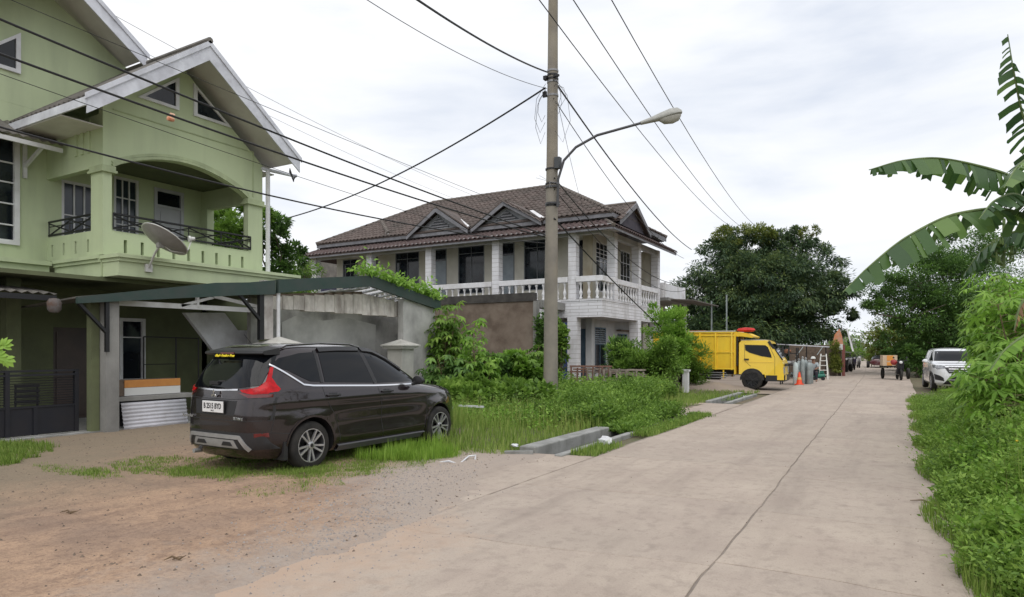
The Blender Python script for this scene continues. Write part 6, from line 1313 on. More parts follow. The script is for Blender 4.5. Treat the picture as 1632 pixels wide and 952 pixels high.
def blades(name, pts, hfun, lm, seed, w_=.008, lean=.35, ev=0):
    rg = np.random.default_rng(seed); x, y = pts; n = len(x); h = np.array([hfun(a, b) for a, b in zip(x, y)])*rg.uniform(.5, 1.25, n); a = rg.uniform(0, 6.283, n); l = np.abs(rg.normal(size=n))*lean
    D = np.stack([np.cos(a)*l, np.sin(a)*l, np.ones(n)], 1); NN = np.stack([np.cos(a), np.sin(a), np.full(n, .2)], 1); P = np.stack([x, y, np.full(n, .0)], 1)
    o = link(name, leafmesh(name, P, D, NN, h, np.full(n, w_)*rg.uniform(.7, 1.5, n), np.clip(.5+rg.normal(size=n)*.22+ev, 0, 1), lm, seg=2, droop=.25, fold=.1)); o['kind'] = 'stuff'; return o
rg = np.random.default_rng(200)
# right verge
n = 24000; y = 4.2*np.exp(rg.random(n)*math.log(26/4.2)); x = .44+(rg.random(n)**1.2)*(3.0+y*.10); x += .08*np.sin(y*2.3)+.05*np.sin(y*5.1)+np.where(y < 5.7, (5.7-y)*.42, 0)
def hr(a, b): return (.24+.72*sst(.45, 1.6, a))*(1+.38*vn(a, b, 1.5, 3)+.12*vn(a, b, 4, 2))*(1-.55*sst(11, 20, b))
weeds('roadside_weeds', (x, y), hr, 12, L_mid, 201, .043, .021, jit=.08, extra_v=.12)
n = 4200; y = 4.6*np.exp(rg.random(n)*math.log(14/4.6)); x = .75+rg.random(n)*2.2+np.where(y < 5.6, (5.6-y)*.5, 0)
weeds('roadside_weeds', (x, y), lambda a, b: (.35+.45*sst(.7, 1.4, a))*(1+.25*vn(a, b, 1.1, 5)), 12, L_bright, 202, .062, .034, low=.4)
n = 9000; y = 3.6*np.exp(rg.random(n)*math.log(26/3.6)); x = .32+rg.exponential(.22, n)+.10*np.sin(y*2.3)+np.where(y < 5.7, (5.7-y)*.36, 0)
blades('verge_grass', (x, y), lambda a, b: .13+.10*max(0, vn(a, b, 2, 4)), L_grass, 203, .007, .6)
L_dry = leafmat('dry_stem', (.16, .11, .06), (.28, .20, .10), (.42, .34, .18), trans=.1)
n = 1500; y = 4.8*np.exp(rg.random(n)*math.log(16/4.8)); x = .6+rg.random(n)*2.4+np.where(y < 5.7, (5.7-y)*.4, 0); blades('dry_stems', (x, y), lambda a, b: hr(a, b)*.95, L_dry, 230, .005, .5)
n = 5000; y = 5*np.exp(rg.random(n)*math.log(18/5)); x = .8+rg.random(n)*2.6; blades('tall_verge_grass', (x, y), lambda a, b: hr(a, b)*1.12, L_grass, 220, .008, .3)
n = 60; m = MB()      # yellow flowers among the right weeds
fl = MB()
for i in range(26):
    yy = rnd.uniform(5.5, 14); xx = rnd.uniform(.9, 2.2); z = hr(xx, yy)*1.02; fl.lathe([(.001, 0), (.014, .004), (.012, .014), (.001, .016)], (xx, yy, z), 6)
o = fl.build('yellow_flowers', mat('yellow_petal', (.75, .50, .02), rough=.6)); o['kind'] = 'stuff'
# left verge: grass, then taller weeds
n = 42000; y = 8.6+rg.random(n)**1.15*14; x = -5.1-rg.random(n)*7.2; keep = ~((x > -8.95) & (x < -7.05) & (y < 10.6)) & ~((x > -5.2) & (y < 12.2)); x, y = x[keep], y[keep]
blades('verge_grass', (x, y), lambda a, b: .18+.16*max(0, vn(a, b, .9, 6))+.16*sst(-5.6, -7.5, a), L_grass, 204, .010, .5, ev=.12)
n = 2600; y = 11.6+rg.random(n)*7; x = -6.2-rg.random(n)*5.5; keep = ~((x > -9.2) & (y < 11)); x, y = x[keep], y[keep]
weeds('verge_weeds', (x, y), lambda a, b: .25+.28*max(0, vn(a, b, 1.1, 8))+.12*sst(-6.5, -9, a), 9, L_mid, 205, .07, .035)
n = 9500; u = rg.random(n); x = -5.15-rg.random(n)*3.6; y = 11.8+u*9.5; keep = (y > 12.4) & ~((x > -6.2) & (y > 16.2)) & (((x*.8634+y*.5045)/(-x*.5045+y*.8634)) > .040+.02*np.sin(y*3)); x, y = x[keep], y[keep]
weeds('bushy_weeds', (x, y), lambda a, b: (.36+.30*sst(11.8, 15, b))*(.35+.65*sst(-8.6, -6.6, a))*(1+.45*vn(a, b, 1.3, 9)+.15*vn(a, b, 3.5, 2)), 13, L_mid, 206, .075, .034, extra_v=.0)
n = 9000; x = -6.4-rg.random(n)*6; y = 15.0+rg.random(n)*8
blades('tall_verge_grass', (x, y), lambda a, b: .42*(1+.4*vn(a, b, 1.0, 10)), L_grass, 221, .014, .4, ev=.08)
n = 1000; x = -6.4-rg.random(n)*5; y = 16.0+rg.random(n)*7
weeds('bushy_weeds', (x, y), lambda a, b: .65*(1+.25*vn(a, b, 1.0, 10)), 13, L_mid, 207, .09, .05)
n = 900; y = 9.4+rg.random(n)*6; x = -5.6-rg.random(n)*5.0; keep = ~((x > -9.2) & (y < 11)); x, y = x[keep], y[keep]
weeds('verge_herbs', (x, y), lambda a, b: .38, 9, L_bright, 231, .06, .03)
n = 2500; y = 9.2+rg.random(n)*8; x = -5.3-rg.random(n)*5.6; keep = ~((x > -9.2) & (y < 11)); x, y = x[keep], y[keep]
blades('seeding_grass', (x, y), lambda a, b: .48, leafmat('seed_grass', (.22, .28, .06), (.34, .40, .10), (.50, .52, .22), trans=.35), 232, .006, .35)
# strip between drain and road
n = 5200; y = 9.2+rg.random(n)*7.4; x = -4.36+rg.random(n)*.42; keep = (np.sin(y*2.1)+np.sin(y*.9+1) > -.9) | (y > 12); x, y = x[keep], y[keep]
blades('verge_grass', (x, y), lambda a, b: .13, L_grass, 208, .009, .7, ev=.05)
n = 1500; y = 12.2+rg.random(n)*3.9; x = -5.0+rg.random(n)*.5
weeds('drain_weeds', (x, y), lambda a, b: .14+.22*sst(12.2, 15, b), 10, L_mid, 209, .06, .03)
n = 420; y = 12+rg.random(n)*4.6; x = -4.36+rg.random(n)*.35
weeds('strip_weeds', (x, y), lambda a, b: .10+.06*vn(a, b, 3), 7, L_mid, 222, .045, .025)
# lawn patches round the car and in the yard
def patchpts(n, cs, seed):
    rg = np.random.default_rng(seed); X_, Y_ = [], []; tot = sum(a*b for _, _, a, b in cs)
    for cx, cy, a, b in cs:
        k = int(n*a*b/tot); q = rg.normal(size=(k, 2)); q = q/np.linalg.norm(q, axis=1, keepdims=True)*rg.random((k, 1))**.6; X_.append(cx+q[:, 0]*a*(1+.2*np.sin(q[:, 1]*9))); Y_.append(cy+q[:, 1]*b*(1+.2*np.sin(q[:, 0]*11)))
    return np.concatenate(X_), np.concatenate(Y_)
blades('yard_grass', patchpts(84000, [(-6.3, 5.6, .6, .6), (-7.4, 6.0, .9, .45), (-6.0, 6.9, .5, .7), (-8.9, 5.6, .8, .4), (-6.7, 7.5, .55, 1.5), (-6.4, 6.2, .5, .8), (-6.9, 5.6, .5, .5), (-7.6, 5.4, .8, .35), (-8.6, 5.2, 1.0, .3), (-9.3, 4.6, .9, .25), (-7.9, 7.5, 1.2, 2.2), (-6.4, 8.6, .9, .6), (-6.2, 5.0, .3, .25)], 210), lambda a, b: .07+.03*vn(a, b, 2), L_grass, 211, .007, .8, ev=.02)
blades('tall_grass', patchpts(5200, [(-6.25, 7.6, .5, .3), (-5.9, 8.0, .25, .3), (-6.7, 8.3, .6, .4), (-6.6, 7.3, .3, .2)], 212), lambda a, b: .20+.10*vn(a, b, 5), leafmat('lime_grass', (.13, .24, .03), (.24, .40, .05), (.38, .55, .10), trans=.4), 213, .007, .95, ev=.0)
blades('yard_grass', patchpts(9000, [(-11.6, 4.4, .8, .65), (-12.4, 5.2, .9, .4), (-10.9, 4.3, .35, .25), (-12.4, 3.6, .7, .4)], 214), lambda a, b: .13, L_grass, 215, .009, .5)
blades('moss_grass', patchpts(16000, [(-12.7, 6.4, .45, .8), (-12.3, 7.6, .6, .7), (-11.2, 5.6, .9, .2), (-10.5, 6.8, .7, .25), (-11.6, 6.7, .6, .3), (-10.0, 5.6, .7, .2), (-10.6, 7.9, .6, .5)], 216), lambda a, b: .035, L_grass, 217, .008, 1.0)
n = 7000; blades('truckyard_grass', (-12-rg.random(n)*0+rg.random(n)*7.5, 21.5+rg.random(n)*5.2), lambda a, b: .12, L_grass, 218, .014, .6)
n = 9000; x = 1.2+rg.random(n)*8; y = 26+rg.random(n)*24; blades('far_verge_grass', (x, y), lambda a, b: .18, L_grass, 219, .02, .5)
# ---- banana plant at the right edge
BN = thing('banana_plant', 'banana plant with long torn leaves reaching in from the right edge of the photo', 'plant', tuple(ray(1715, 560, 8.6).xy)+(0,))
bx_, by_ = BN.location.x, BN.location.y
def banleaf(ctrl, wmax, seed, fold=60, name='banana_leaf', lm=None, both=(1, 1), vbase=.45, tear=.14):
    rg = np.random.default_rng(seed); ctrl = [np.array(c, float) for c in ctrl]
    n = 110; tt = np.linspace(0, 1, n); cs = np.array(ctrl); k = len(cs); cum = np.concatenate([[0], np.cumsum(np.linalg.norm(np.diff(cs, axis=0), axis=1))]); cum /= cum[-1]
    C_ = np.stack([pchip(cum, cs[:, i], tt) for i in range(3)], 1); T = nrm(np.gradient(C_, axis=0)); mb = MB(); shades = []
    for s in (0, 1):
        if not both[s]: continue
        sg = 1 if s == 0 else -1; t = .13; 
        while t < .985:
            w_ = rg.uniform(.014, .055) if rg.random() < .8 else rg.uniform(.05, .09); t1 = min(t+w_, .995); gap = rg.uniform(0, tear*w_); a0 = rg.normal()*9; lf = rg.uniform(.62, 1.08); v_ = vbase+rg.normal()*.17; sweep = rg.uniform(.0, .35)
            rows = []
            for q in np.linspace(t, t1-gap, 3):
                i = min(int(q*(n-1)), n-1); c = C_[i]; tv = T[i]; side = np.cross(tv, [0, 0, 1.]); side /= np.linalg.norm(side)+1e-6; upv = np.cross(side, tv)
                wd = wmax*math.sin(PI*min(1, (q-.05)/.95)**.8)**.55*lf if q < .96 else wmax*.28*lf; f = R(fold+a0); d = side*sg*math.cos(f)-upv*math.sin(f)*.55-np.array([0, 0, 1.])*math.sin(f)*.45; d = d/np.linalg.norm(d)
                d2 = d*.85+tv*sweep-np.array([0, 0, .25]); d2 /= np.linalg.norm(d2); edge = rg.uniform(.80, 1.08)
                rows.append([c+upv*.004, c+d*wd*.45+tv*sweep*wd*.2, c+d*wd*.5+d2*wd*.5*edge])
            kk = len(mb.v)
            for r_ in rows: mb.v += [tuple(p) for p in r_]
            for a in (0, 1):
                for b in (0, 1): mb.f.append((kk+a*3+b, kk+a*3+b+1, kk+(a+1)*3+b+1, kk+(a+1)*3+b)); shades.append(v_); mb.m.append(0)
            t = t1
    nb = len(mb.f); mb.mi = 1; rs = [.030*(1-.85*i/(len(ctrl)*6)) for i in range(len(ctrl)*6)]; idx = np.linspace(0, n-1, len(rs)).astype(int); mb.tube([C_[i] for i in idx], rs, 6)
    off = org(BN); me = mb.mesh(name, [lm or L_ban, M_stem], True, off); at = me.attributes.new('v', 'FLOAT', 'FACE'); at.data.foreach_set('value', np.clip(np.array(shades+[.6]*(len(mb.f)-nb)), 0, 1).astype(np.float32)); autosm(me, 60)
    return link(name, me, BN)
def rr(px, py, t): return tuple(ray(px, py, t))
heart = rr(1700, 330, 8.5)
m = MB(); m.tube([(bx_, by_, 0), (bx_, by_, 1.2), (bx_-.03, by_, 2.4), heart], [.17, .15, .12, .07], 12); m.build('stalk', mat('banana_stalk', (.16, .20, .07), (.10, .09, .05), 4, .6), BN, smooth=True)
banleaf([heart, rr(1650, 300, 8.3), rr(1580, 270, 8.1), rr(1500, 253, 7.9), rr(1440, 256, 7.7), rr(1385, 271, 7.6)], .36, 1, fold=62)
banleaf([heart, rr(1655, 348, 8.3), rr(1600, 334, 8.1), rr(1530, 340, 7.8), rr(1450, 375, 7.5), rr(1385, 425, 7.2), rr(1343, 466, 7.0)], .40, 2, fold=58, vbase=.5)
banleaf([heart, rr(1665, 260, 8.7), rr(1632, 190, 8.7), rr(1615, 110, 8.6), rr(1606, 55, 8.6)], .30, 3, fold=48, tear=.75, vbase=.35)
banleaf([heart, rr(1660, 335, 8.2), rr(1620, 310, 7.8), rr(1585, 320, 7.5), rr(1560, 350, 7.3)], .26, 4, fold=40, vbase=.25)
banleaf([heart, rr(1655, 360, 8.9), rr(1610, 372, 9.2), rr(1565, 400, 9.5), rr(1535, 440, 9.7)], .34, 5, fold=55, vbase=.2, tear=.05)
banleaf([heart, rr(1670, 290, 8.2), rr(1650, 250, 7.9), rr(1625, 262, 7.6), rr(1600, 300, 7.4)], .30, 6, fold=30, vbase=.6)
banleaf([heart, rr(1690, 300, 9), rr(1760, 240, 9.4), rr(1850, 290, 9.6)], .36, 7); banleaf([heart, rr(1720, 320, 8), rr(1790, 320, 7.6), rr(1860, 400, 7.4)], .36, 8)
L_dead = leafmat('dead_banana', (.12, .06, .03), (.25, .15, .08), (.45, .30, .12), trans=.2)
banleaf([rr(1690, 430, 8.4), rr(1640, 470, 8.2), rr(1625, 490, 8.1), rr(1616, 528, 8.05)], .16, 9, fold=80, name='dried_leaf', lm=L_dead, vbase=.4, tear=.05)
banleaf([rr(1690, 500, 7.6), rr(1640, 530, 7.5), rr(1600, 560, 7.4), rr(1578, 592, 7.3)], .15, 10, fold=25, lm=L_bright, vbase=.4, tear=.02)
m = MB(); rg2 = random.Random(3); c0 = ray(1600, 405, 9.3)
for k in range(26):
    a = rg2.uniform(0, 6.28); z = rg2.uniform(-.16, .14); p = c0+Vector((math.cos(a)*.06, math.sin(a)*.06, z)); m.tube([p, p+Vector((math.cos(a)*.07, math.sin(a)*.07, .02)), p+Vector((math.cos(a)*.08, math.sin(a)*.08, .10))], [.012, .018, .006], 6)
m.tube([c0+Vector((0, 0, .5)), c0-Vector((0, 0, .2))], .02, 6); m.build('banana_bunch', mat('green_banana', (.10, .16, .04), (.14, .2, .06), 9, .5), BN, smooth=True)
# sprig at the left edge
FG = thing('fig_shoot', 'shoot with bright lobed leaves poking in at the left edge of the photo', 'plant', tuple(ray(-30, 600, 4.6).xy)+(0,))
for (px, py, a) in [(-8, 556, 10), (6, 552, 40), (-2, 568, -25), (10, 572, -50), (-10, 562, 0), (-15, 548, 60), (-60, 600, 180), (-75, 640, 200), (-55, 680, 170), (-80, 720, 190), (-62, 575, 120), (-95, 610, 160), (-100, 670, 200)]:
    p = ray(px, py, 4.5); Pl, Dl, Nl, Ll = [], [], [], []
    for j in range(5): t = R(a+(j-2)*32); Pl.append(tuple(p)); Dl.append((math.cos(t)*.86, math.cos(t)*.5, math.sin(t))); Nl.append((.4, -.85, .5)); Ll.append(.075-.008*abs(j-2))
    me = leafmesh('leaf', np.array(Pl), np.array(Dl), np.array(Nl, float), np.array(Ll), np.array(Ll)*.5, np.full(len(Ll), .8), L_bright, seg=2, droop=.1, off=org(FG)); link('leaf', me, FG)
m = MB(); b_ = FG.location; m.tube([tuple(b_), tuple(Vector(b_)+Vector((0, 0, .9))), tuple(ray(-12, 560, 4.5))], [.02, .015, .006], 6); m.build('stem', M_stem, FG, smooth=True)
# ================================================================ ROADSIDE CLUTTER
def gp(px, py): t = 1.64*1050/(py-558); p = ray(px, py, t); return p.x, p.y, t
# stack of wooden racks under the white balcony
for k in range(3):
    x0_, y0_ = ray(908+k*26, 600, 24-.3*k)[:2]; t = thing('wooden_rack', ['reddish old wooden rack leaning beside the white column foot', 'grey brown wooden rack in the middle of the pile before the white house', 'paler wooden rack at the right end of the pile'][k], 'rack', (x0_, y0_, 0), 'wooden racks piled before the white house')
    mt_ = [mat('reddish_wood', (.22, .12, .09), (.15, .08, .06), 8, .85), mat('grey_wood', (.26, .22, .19), (.18, .15, .13), 8, .85), mat('pale_wood', (.34, .29, .25), (.22, .17, .14), 8, .85)][k]
    for i, zz in enumerate((.35, .6, .85, 1.05-.08*k)): m = MB(); m.bar((x0_, y0_+.1*k, zz), (x0_+1.5, y0_+.35, zz-.06*k), .05, .06); m.build('rail', mt_, t)
    for i in range(8): m = MB(); xx = x0_+.08+i*.19; m.bar((xx, y0_+.05*i*.6, 0), (xx+.05*(i % 3), y0_+.05*i*.6-.05, 1.05-.06*k-.05*(i % 2)), .045, .05); m.build('slat', mt_, t)
    m = MB(); m.box(x0_-.1, y0_+.5, .9, x0_+1.3, y0_+.9, .95); m.build('shelf', mt_, t)
# white gatepost and plank fence left of the truck
x_, y_ = ray(1093, 600, 24.6)[:2]; t = thing('gatepost', 'short white gatepost in front of the rear wheels of the yellow truck', 'post', (x_, y_, 0)); m = MB(); m.box(x_-.10, y_-.10, 0, x_+.10, y_+.10, .84); m.build('shaft', M_w2, t); m = MB(); m.box(x_-.14, y_-.14, .84, x_+.14, y_+.14, .91); m.build('cap', M_w2, t)
y_ -= .25; t = thing('plank_fence', 'short grey brown plank fence joined to the white gatepost', 'fence', (x_-.9, y_-.2, 0))
for i in range(8): m = MB(); xx = x_-.25-i*.17; m.box(xx-.07, y_-.12-i*.02, 0, xx+.07, y_-.09-i*.02, .86+.03*(i % 3)); m.build('plank', mat('fence_plank', (.19, .16, .14), (.12, .10, .09), 7, .9, bump=.3), t)
m = MB(); m.box(x_-1.5, y_-.1, .6, x_-.15, y_-.05, .68); m.build('rail', M_wood, t)
# sand heap by the truck
m = MB(); m.lathe([(1.6, -.02), (1.2, .12), (.7, .24), (.25, .30), (.01, .31)], (0, 0, 0), 18, cap=False); m.v = [(a*1.2+gp(1130, 622)[0]+.12*vn(a, b, 3), b*.8+gp(1130, 622)[1]+.1*vn(b, a, 3), c+.05*vn(a, b, 4)) for a, b, c in m.v]; o = m.build('soil_heap', M_tyard, smooth=True); tag(o, 'low heap of grey brown soil on the ground below the yellow truck box', 'soil heap')
# traffic cone
x_, y_, _ = gp(1274, 614); CN = thing('traffic_cone', 'bright red orange traffic cone standing between the truck nose and the black crate', 'traffic cone', (x_, y_, .02))
M_cone = mat('cone_orange', (.75, .07, .015), rough=.45)
m = MB(); m.lathe([(.15, .03), (.13, .08), (.04, .56), (.03, .60), (.001, .60)], (x_, y_, .02), 14, cap=False); m.build('cone', M_cone, CN, smooth=True); m = MB(); m.box(x_-.19, y_-.19, .02, x_+.19, y_+.19, .055); m.build('base', M_cone, CN)
m = MB(); m.lathe([(.104, .24), (.080, .35)], (x_, y_, .02), 14, cap=False); m.build('band', mat('dull_band', (.7, .35, .12), rough=.6), CN, smooth=True)
# tall grey gas bottles
M_gas = mat('gas_bottle_grey', (.30, .34, .34), (.22, .25, .25), 5, .5, metal=.2); M_gasw = mat('gas_bottle_pale', (.50, .58, .58), (.4, .45, .45), 5, .5)
gb = [(1268, 30.9, 1.25, 1, 'pale tall gas bottle, leftmost behind the cone'), (1273, 31.2, 1.30, 1, 'pale gas bottle directly behind the cone'), (1279, 31.0, 1.42, 0, 'tallest grey gas bottle, behind the black crate'), (1284, 31.3, 1.36, 0, 'grey gas bottle behind the right side of the crate'), (1289, 31.0, 1.22, 0, 'grey green gas bottle next to the seated person'), (1292, 31.6, 1.2, 0, 'gas bottle half hidden behind the seated person')]
proto = None
for i, (px, tt_, h, pale, lb) in enumerate(gb):
    h *= .86; p = ray(px, 600, tt_); t = thing('gas_bottle', lb, 'gas bottle', (p.x, p.y, .02), 'tall gas bottles by the roadside workshop')
    m = MB(); m.lathe([(.10, 0), (.115, .03), (.115, h-.2), (.09, h-.08), (.04, h-.02), (.03, h)], (p.x, p.y, .02), 12); m.build('cylinder', M_gasw if pale else M_gas, t, smooth=True)
    m = MB(); m.lathe([(.03, h), (.045, h), (.045, h+.08), (.02, h+.10)], (p.x, p.y, .02), 8); m.bar((p.x-.06, p.y, h+.06), (p.x+.06, p.y, h+.06), .03); m.build('valve', M_silver, t)
# black crate with pale insets
x_, y_, _ = gp(1285, 612); t = thing('black_crate', 'black crate with pale panels standing right of the traffic cone', 'crate', (x_, y_, 0))
m = MB(); m.box(x_-.27, y_-.2, .04, x_+.27, y_+.2, .44); m.build('body', M_trim, t); m = MB(); m.box(x_-.29, y_-.22, .44, x_+.29, y_+.22, .48); m.build('rim', M_silver, t)
for i in range(2): m = MB(); m.box(x_-.20+i*.22, y_-.215, .30, x_-.04+i*.22, y_-.2, .38); m.build('pale_panel', M_plate, t)
m = MB(); m.box(x_-.2, y_-.215, .10, x_+.2, y_-.2, .22); m.build('pale_panel', M_silver, t)
# dark workshop frame with machine parts left of the bottles
p = ray(1258, 600, 31.3); t = thing('machine_frame', 'dark steel workshop frame with drums between the truck nose and the gas bottles', 'machine', (p.x, p.y, 0)); mach = random.Random(4)
for x in (-.35, .35):
    for y in (-.3, .3): m = MB(); m.tube([(p.x+x, p.y+y, 0), (p.x+x, p.y+y, 1.75)], .03, 6); m.build('upright', M_black, t)
for z in (.35, .9, 1.45): m = MB(); m.box(p.x-.37, p.y-.32, z, p.x+.37, p.y+.32, z+.04); m.build('shelf', M_black, t)
for i in range(7): m = MB(); c_ = (p.x+mach.uniform(-.25, .25), p.y+mach.uniform(-.2, .1), (.42, .96, 1.5)[i % 3]+.08); m.lathe([(.03, -.1), (.09, -.09), (.10, .05), (.05, .12)], c_, 9, axis=mach.choice('xyz')); m.build('drum', [M_gas, M_silver, mat('rust', (.2, .09, .05), rough=.9)][i % 3], t, smooth=True)
# thin metal awning over the workshop
p = ray(1282, 552, 36); t = thing('workshop_awning', 'thin pale metal awning with diagonal struts under the mango tree', 'awning', (p.x, p.y, 0))
a_ = ray(1258, 549, 35.8); b_ = ray(1322, 552.5, 38.5); m = MB(); m.slab((a_.x, a_.y, a_.z), (b_.x, b_.y, b_.z), (b_.x-1.5, b_.y+2.2, b_.z+.08), (a_.x-1.5, a_.y+2.2, a_.z+.08), .05); m.build('roof_sheet', M_fascia, t)
for q in (a_, a_.lerp(b_, .5), b_): m = MB(); m.tube([(q.x-.2, q.y+.1, 0), (q.x-.2, q.y+.1, q.z)], .03, 6); m.build('post', M_black, t)
for q0, q1 in ((ray(1268, 569, 36), ray(1280, 553, 36.4)), (ray(1302, 566, 37), ray(1311, 553.5, 37.8))): m = MB(); m.tube([q0, q1], .02, 5); m.build('strut', M_gas, t)
# ladder
M_lad = mat('ladder_white', (.72, .72, .68), rough=.5); x_, y_, tl_ = gp(1312, 605.5); t = thing('step_ladder', 'white step ladder standing open left of the orange shop wall', 'ladder', (x_, y_, 0)); hh = 1.42
for s in (-1, 1):
    m = MB(); m.bar((x_+s*.24, y_-.1, 0), (x_+s*.13, y_+.2, hh), .045, .05); m.build('stile', M_lad, t); m = MB(); m.bar((x_+s*.24, y_+.75, 0), (x_+s*.13, y_+.22, hh), .03, .04); m.build('rear_leg', M_lad, t)
for i in range(5): z = .25+i*.26; w_ = .24-.11*z/hh; m = MB(); m.box(x_-w_, y_-.1+.3*z/hh-.05, z, x_+w_, y_-.1+.3*z/hh+.05, z+.035); m.build('tread', M_lad, t)
# green machine with wheels
x_, y_, _ = gp(1305, 607); t = thing('green_compressor', 'small green compressor on wheels below the white ladder', 'machine', (x_, y_, 0)); M_gm = mat('machine_green', (.02, .17, .12), (.015, .12, .09), 8, .5)
m = MB(); m.lathe([(.02, -.32), (.12, -.28), (.14, -.1), (.14, .1), (.12, .28), (.02, .32)], (x_, y_, .26), 12, axis='x'); m.build('tank', M_gm, t, smooth=True); m = MB(); m.box(x_-.15, y_-.1, .40, x_+.02, y_+.1, .60); m.box(x_+.06, y_-.08, .40, x_+.24, y_+.08, .52); m.build('motor', M_gm, t)
m = MB(); m.tube([(x_-.3, y_, .35), (x_-.36, y_, .7), (x_-.2, y_, .72)], .015, 6); m.build('handle', M_lad, t)
for s in (-1, 1): m = MB(); m.lathe([(.02, -.02), (.10, -.02), (.10, .02), (.02, .02)], (x_+s*.22, y_-.16, .12), 12, axis='y'); m.build('wheel', M_trim, t)
# seated person
x_, y_, _ = gp(1297, 609); PR = thing('person', 'person in a grey shirt and pale cap sitting beside the green compressor', 'person', (x_, y_, 0))
def skinbody(joints, edges, radii, name, mt_, parent, sub=1):
    me = bpy.data.meshes.new(name); off = org(parent); me.from_pydata([tuple(Vector(j)-off) for j in joints], edges, []); o = link(name, me, parent); md = o.modifiers.new('skin', 'SKIN')
    for i, r_ in enumerate(radii): me.skin_vertices[0].data[i].radius = (r_, r_) if not isinstance(r_, tuple) else r_
    me.skin_vertices[0].data[0].use_root = True; s = o.modifiers.new('sub', 'SUBSURF'); s.levels = sub; s.render_levels = sub; dg = bpy.context.evaluated_depsgraph_get(); me2 = bpy.data.meshes.new_from_object(o.evaluated_get(dg)); o.modifiers.clear(); o.data = me2; me2.name = name
    me2.materials.clear(); me2.materials.append(mt_); me2.polygons.foreach_set('use_smooth', [True]*len(me2.polygons)); return o
q = lambda a, b, c: (x_+a, y_+b, c)
M_skin = mat('skin', (.22, .12, .08), rough=.6)
J = [q(0, 0, .50), q(-.01, -.02, .72), q(-.02, -.07, .95), q(-.02, -.09, 1.05), q(-.02, -.11, 1.16), q(-.02, -.12, 1.26),
     q(-.19, -.08, .95), q(-.24, -.18, .74), q(-.10, -.34, .66), q(-.06, -.40, .66), q(.17, -.08, .95), q(.22, -.20, .74), q(.12, -.36, .66), q(.08, -.42, .66),
     q(-.11, -.05, .48), q(-.17, -.42, .50), q(-.18, -.42, .10), q(-.18, -.54, .05), q(.11, -.05, .48), q(.17, -.42, .52), q(.17, -.46, .10), q(.17, -.58, .05)]
Eg = [(0, 1), (1, 2), (2, 3), (3, 4), (4, 5), (2, 6), (6, 7), (7, 8), (8, 9), (2, 10), (10, 11), (11, 12), (12, 13), (0, 14), (14, 15), (15, 16), (16, 17), (0, 18), (18, 19), (19, 20), (20, 21)]
skinbody(J, Eg, [.15, .14, .13, .06, .09, .07, .06, .045, .035, .03, .06, .045, .035, .03, .09, .07, .045, .035, .09, .07, .045, .035], 'body', M_skin, PR)
skinbody([J[0], J[1], J[2], q(-.02, -.08, 1.0), J[6], J[7], J[10], J[11]], [(0, 1), (1, 2), (2, 3), (2, 4), (4, 5), (2, 6), (6, 7)], [.165, .155, .15, .08, .075, .065, .075, .065], 'shirt', mat('grey_shirt', (.36, .40, .42), (.28, .32, .34), 6, .9), PR)
skinbody([J[0], J[14], J[15], J[16], J[18], J[19], J[20]], [(0, 1), (1, 2), (2, 3), (0, 4), (4, 5), (5, 6)], [.16, .105, .085, .06, .105, .085, .06], 'trousers', mat('dark_trousers', (.02, .02, .03), rough=.9), PR)
m = MB(); m.lathe([(.115, -.01), (.11, .05), (.07, .10), (.01, .115)], q(-.02, -.12, 1.20), 12); m.box(x_-.09, y_-.32, 1.19, x_+.05, y_-.2, 1.205); m.build('cap', mat('pale_cap', (.60, .62, .60), rough=.8), PR, smooth=True)
ST_ = thing('low_stool', 'low dark stool under the seated person', 'stool', (x_, y_, 0)); m = MB(); m.box(x_-.16, y_-.14, .34, x_+.16, y_+.14, .39); m.build('seat', M_wood, ST_)
for a in (-.12, .12):
    for b in (-.1, .1): m = MB(); m.box(x_+a-.02, y_+b-.02, 0, x_+a+.02, y_+b+.02, .34); m.build('leg', M_wood, ST_)
# orange and white shop front corner with reddish post and creeper
x_, y_, _ = gp(1326, 600); t = thing('shop_front', 'narrow shop front with a faded orange gable and red brown post in creepers', 'shop', (x_, y_, 0))
m = MB(); m.prism([(x_+.0, 1.95), (x_+.62, 1.95), (x_+.55, 2.5), (x_+.40, 2.95), (x_+.15, 2.6)], 'y', y_, y_+.25); m.build('gable_panel', mat('faded_orange_paint', (.55, .20, .08), (.48, .28, .2), 5, .8), t, label='faded orange gable panel')
m = MB(); m.box(x_+.25, y_-.03, 1.66, x_+.60, y_-.005, 2.0); m.build('sign_board', M_w2, t); m = MB(); m.prism([(x_+.78, 3.0), (x_+.86, 3.0), (x_+1.22, 1.55), (x_+1.12, 1.55)], 'y', y_-.02, y_+.05); m.build('barge_board', M_w2, t)
m = MB(); m.box(x_+.55, y_, 0, x_+.72, y_+.2, 1.95); m.build('post', mat('red_brown_post', (.20, .07, .06), rough=.8), t)
m = MB(); m.box(x_-2.5, y_+.25, 0, x_+.5, y_+.45, 1.95); m.build('side_wall', M_wood, t)
bush('creeper_bush', 'bushy creeper with yellowish leaves climbing the red brown shop post', (x_+.3, y_-.3), .35, 2.0, 2600, L_yel, 310, .10, .07)
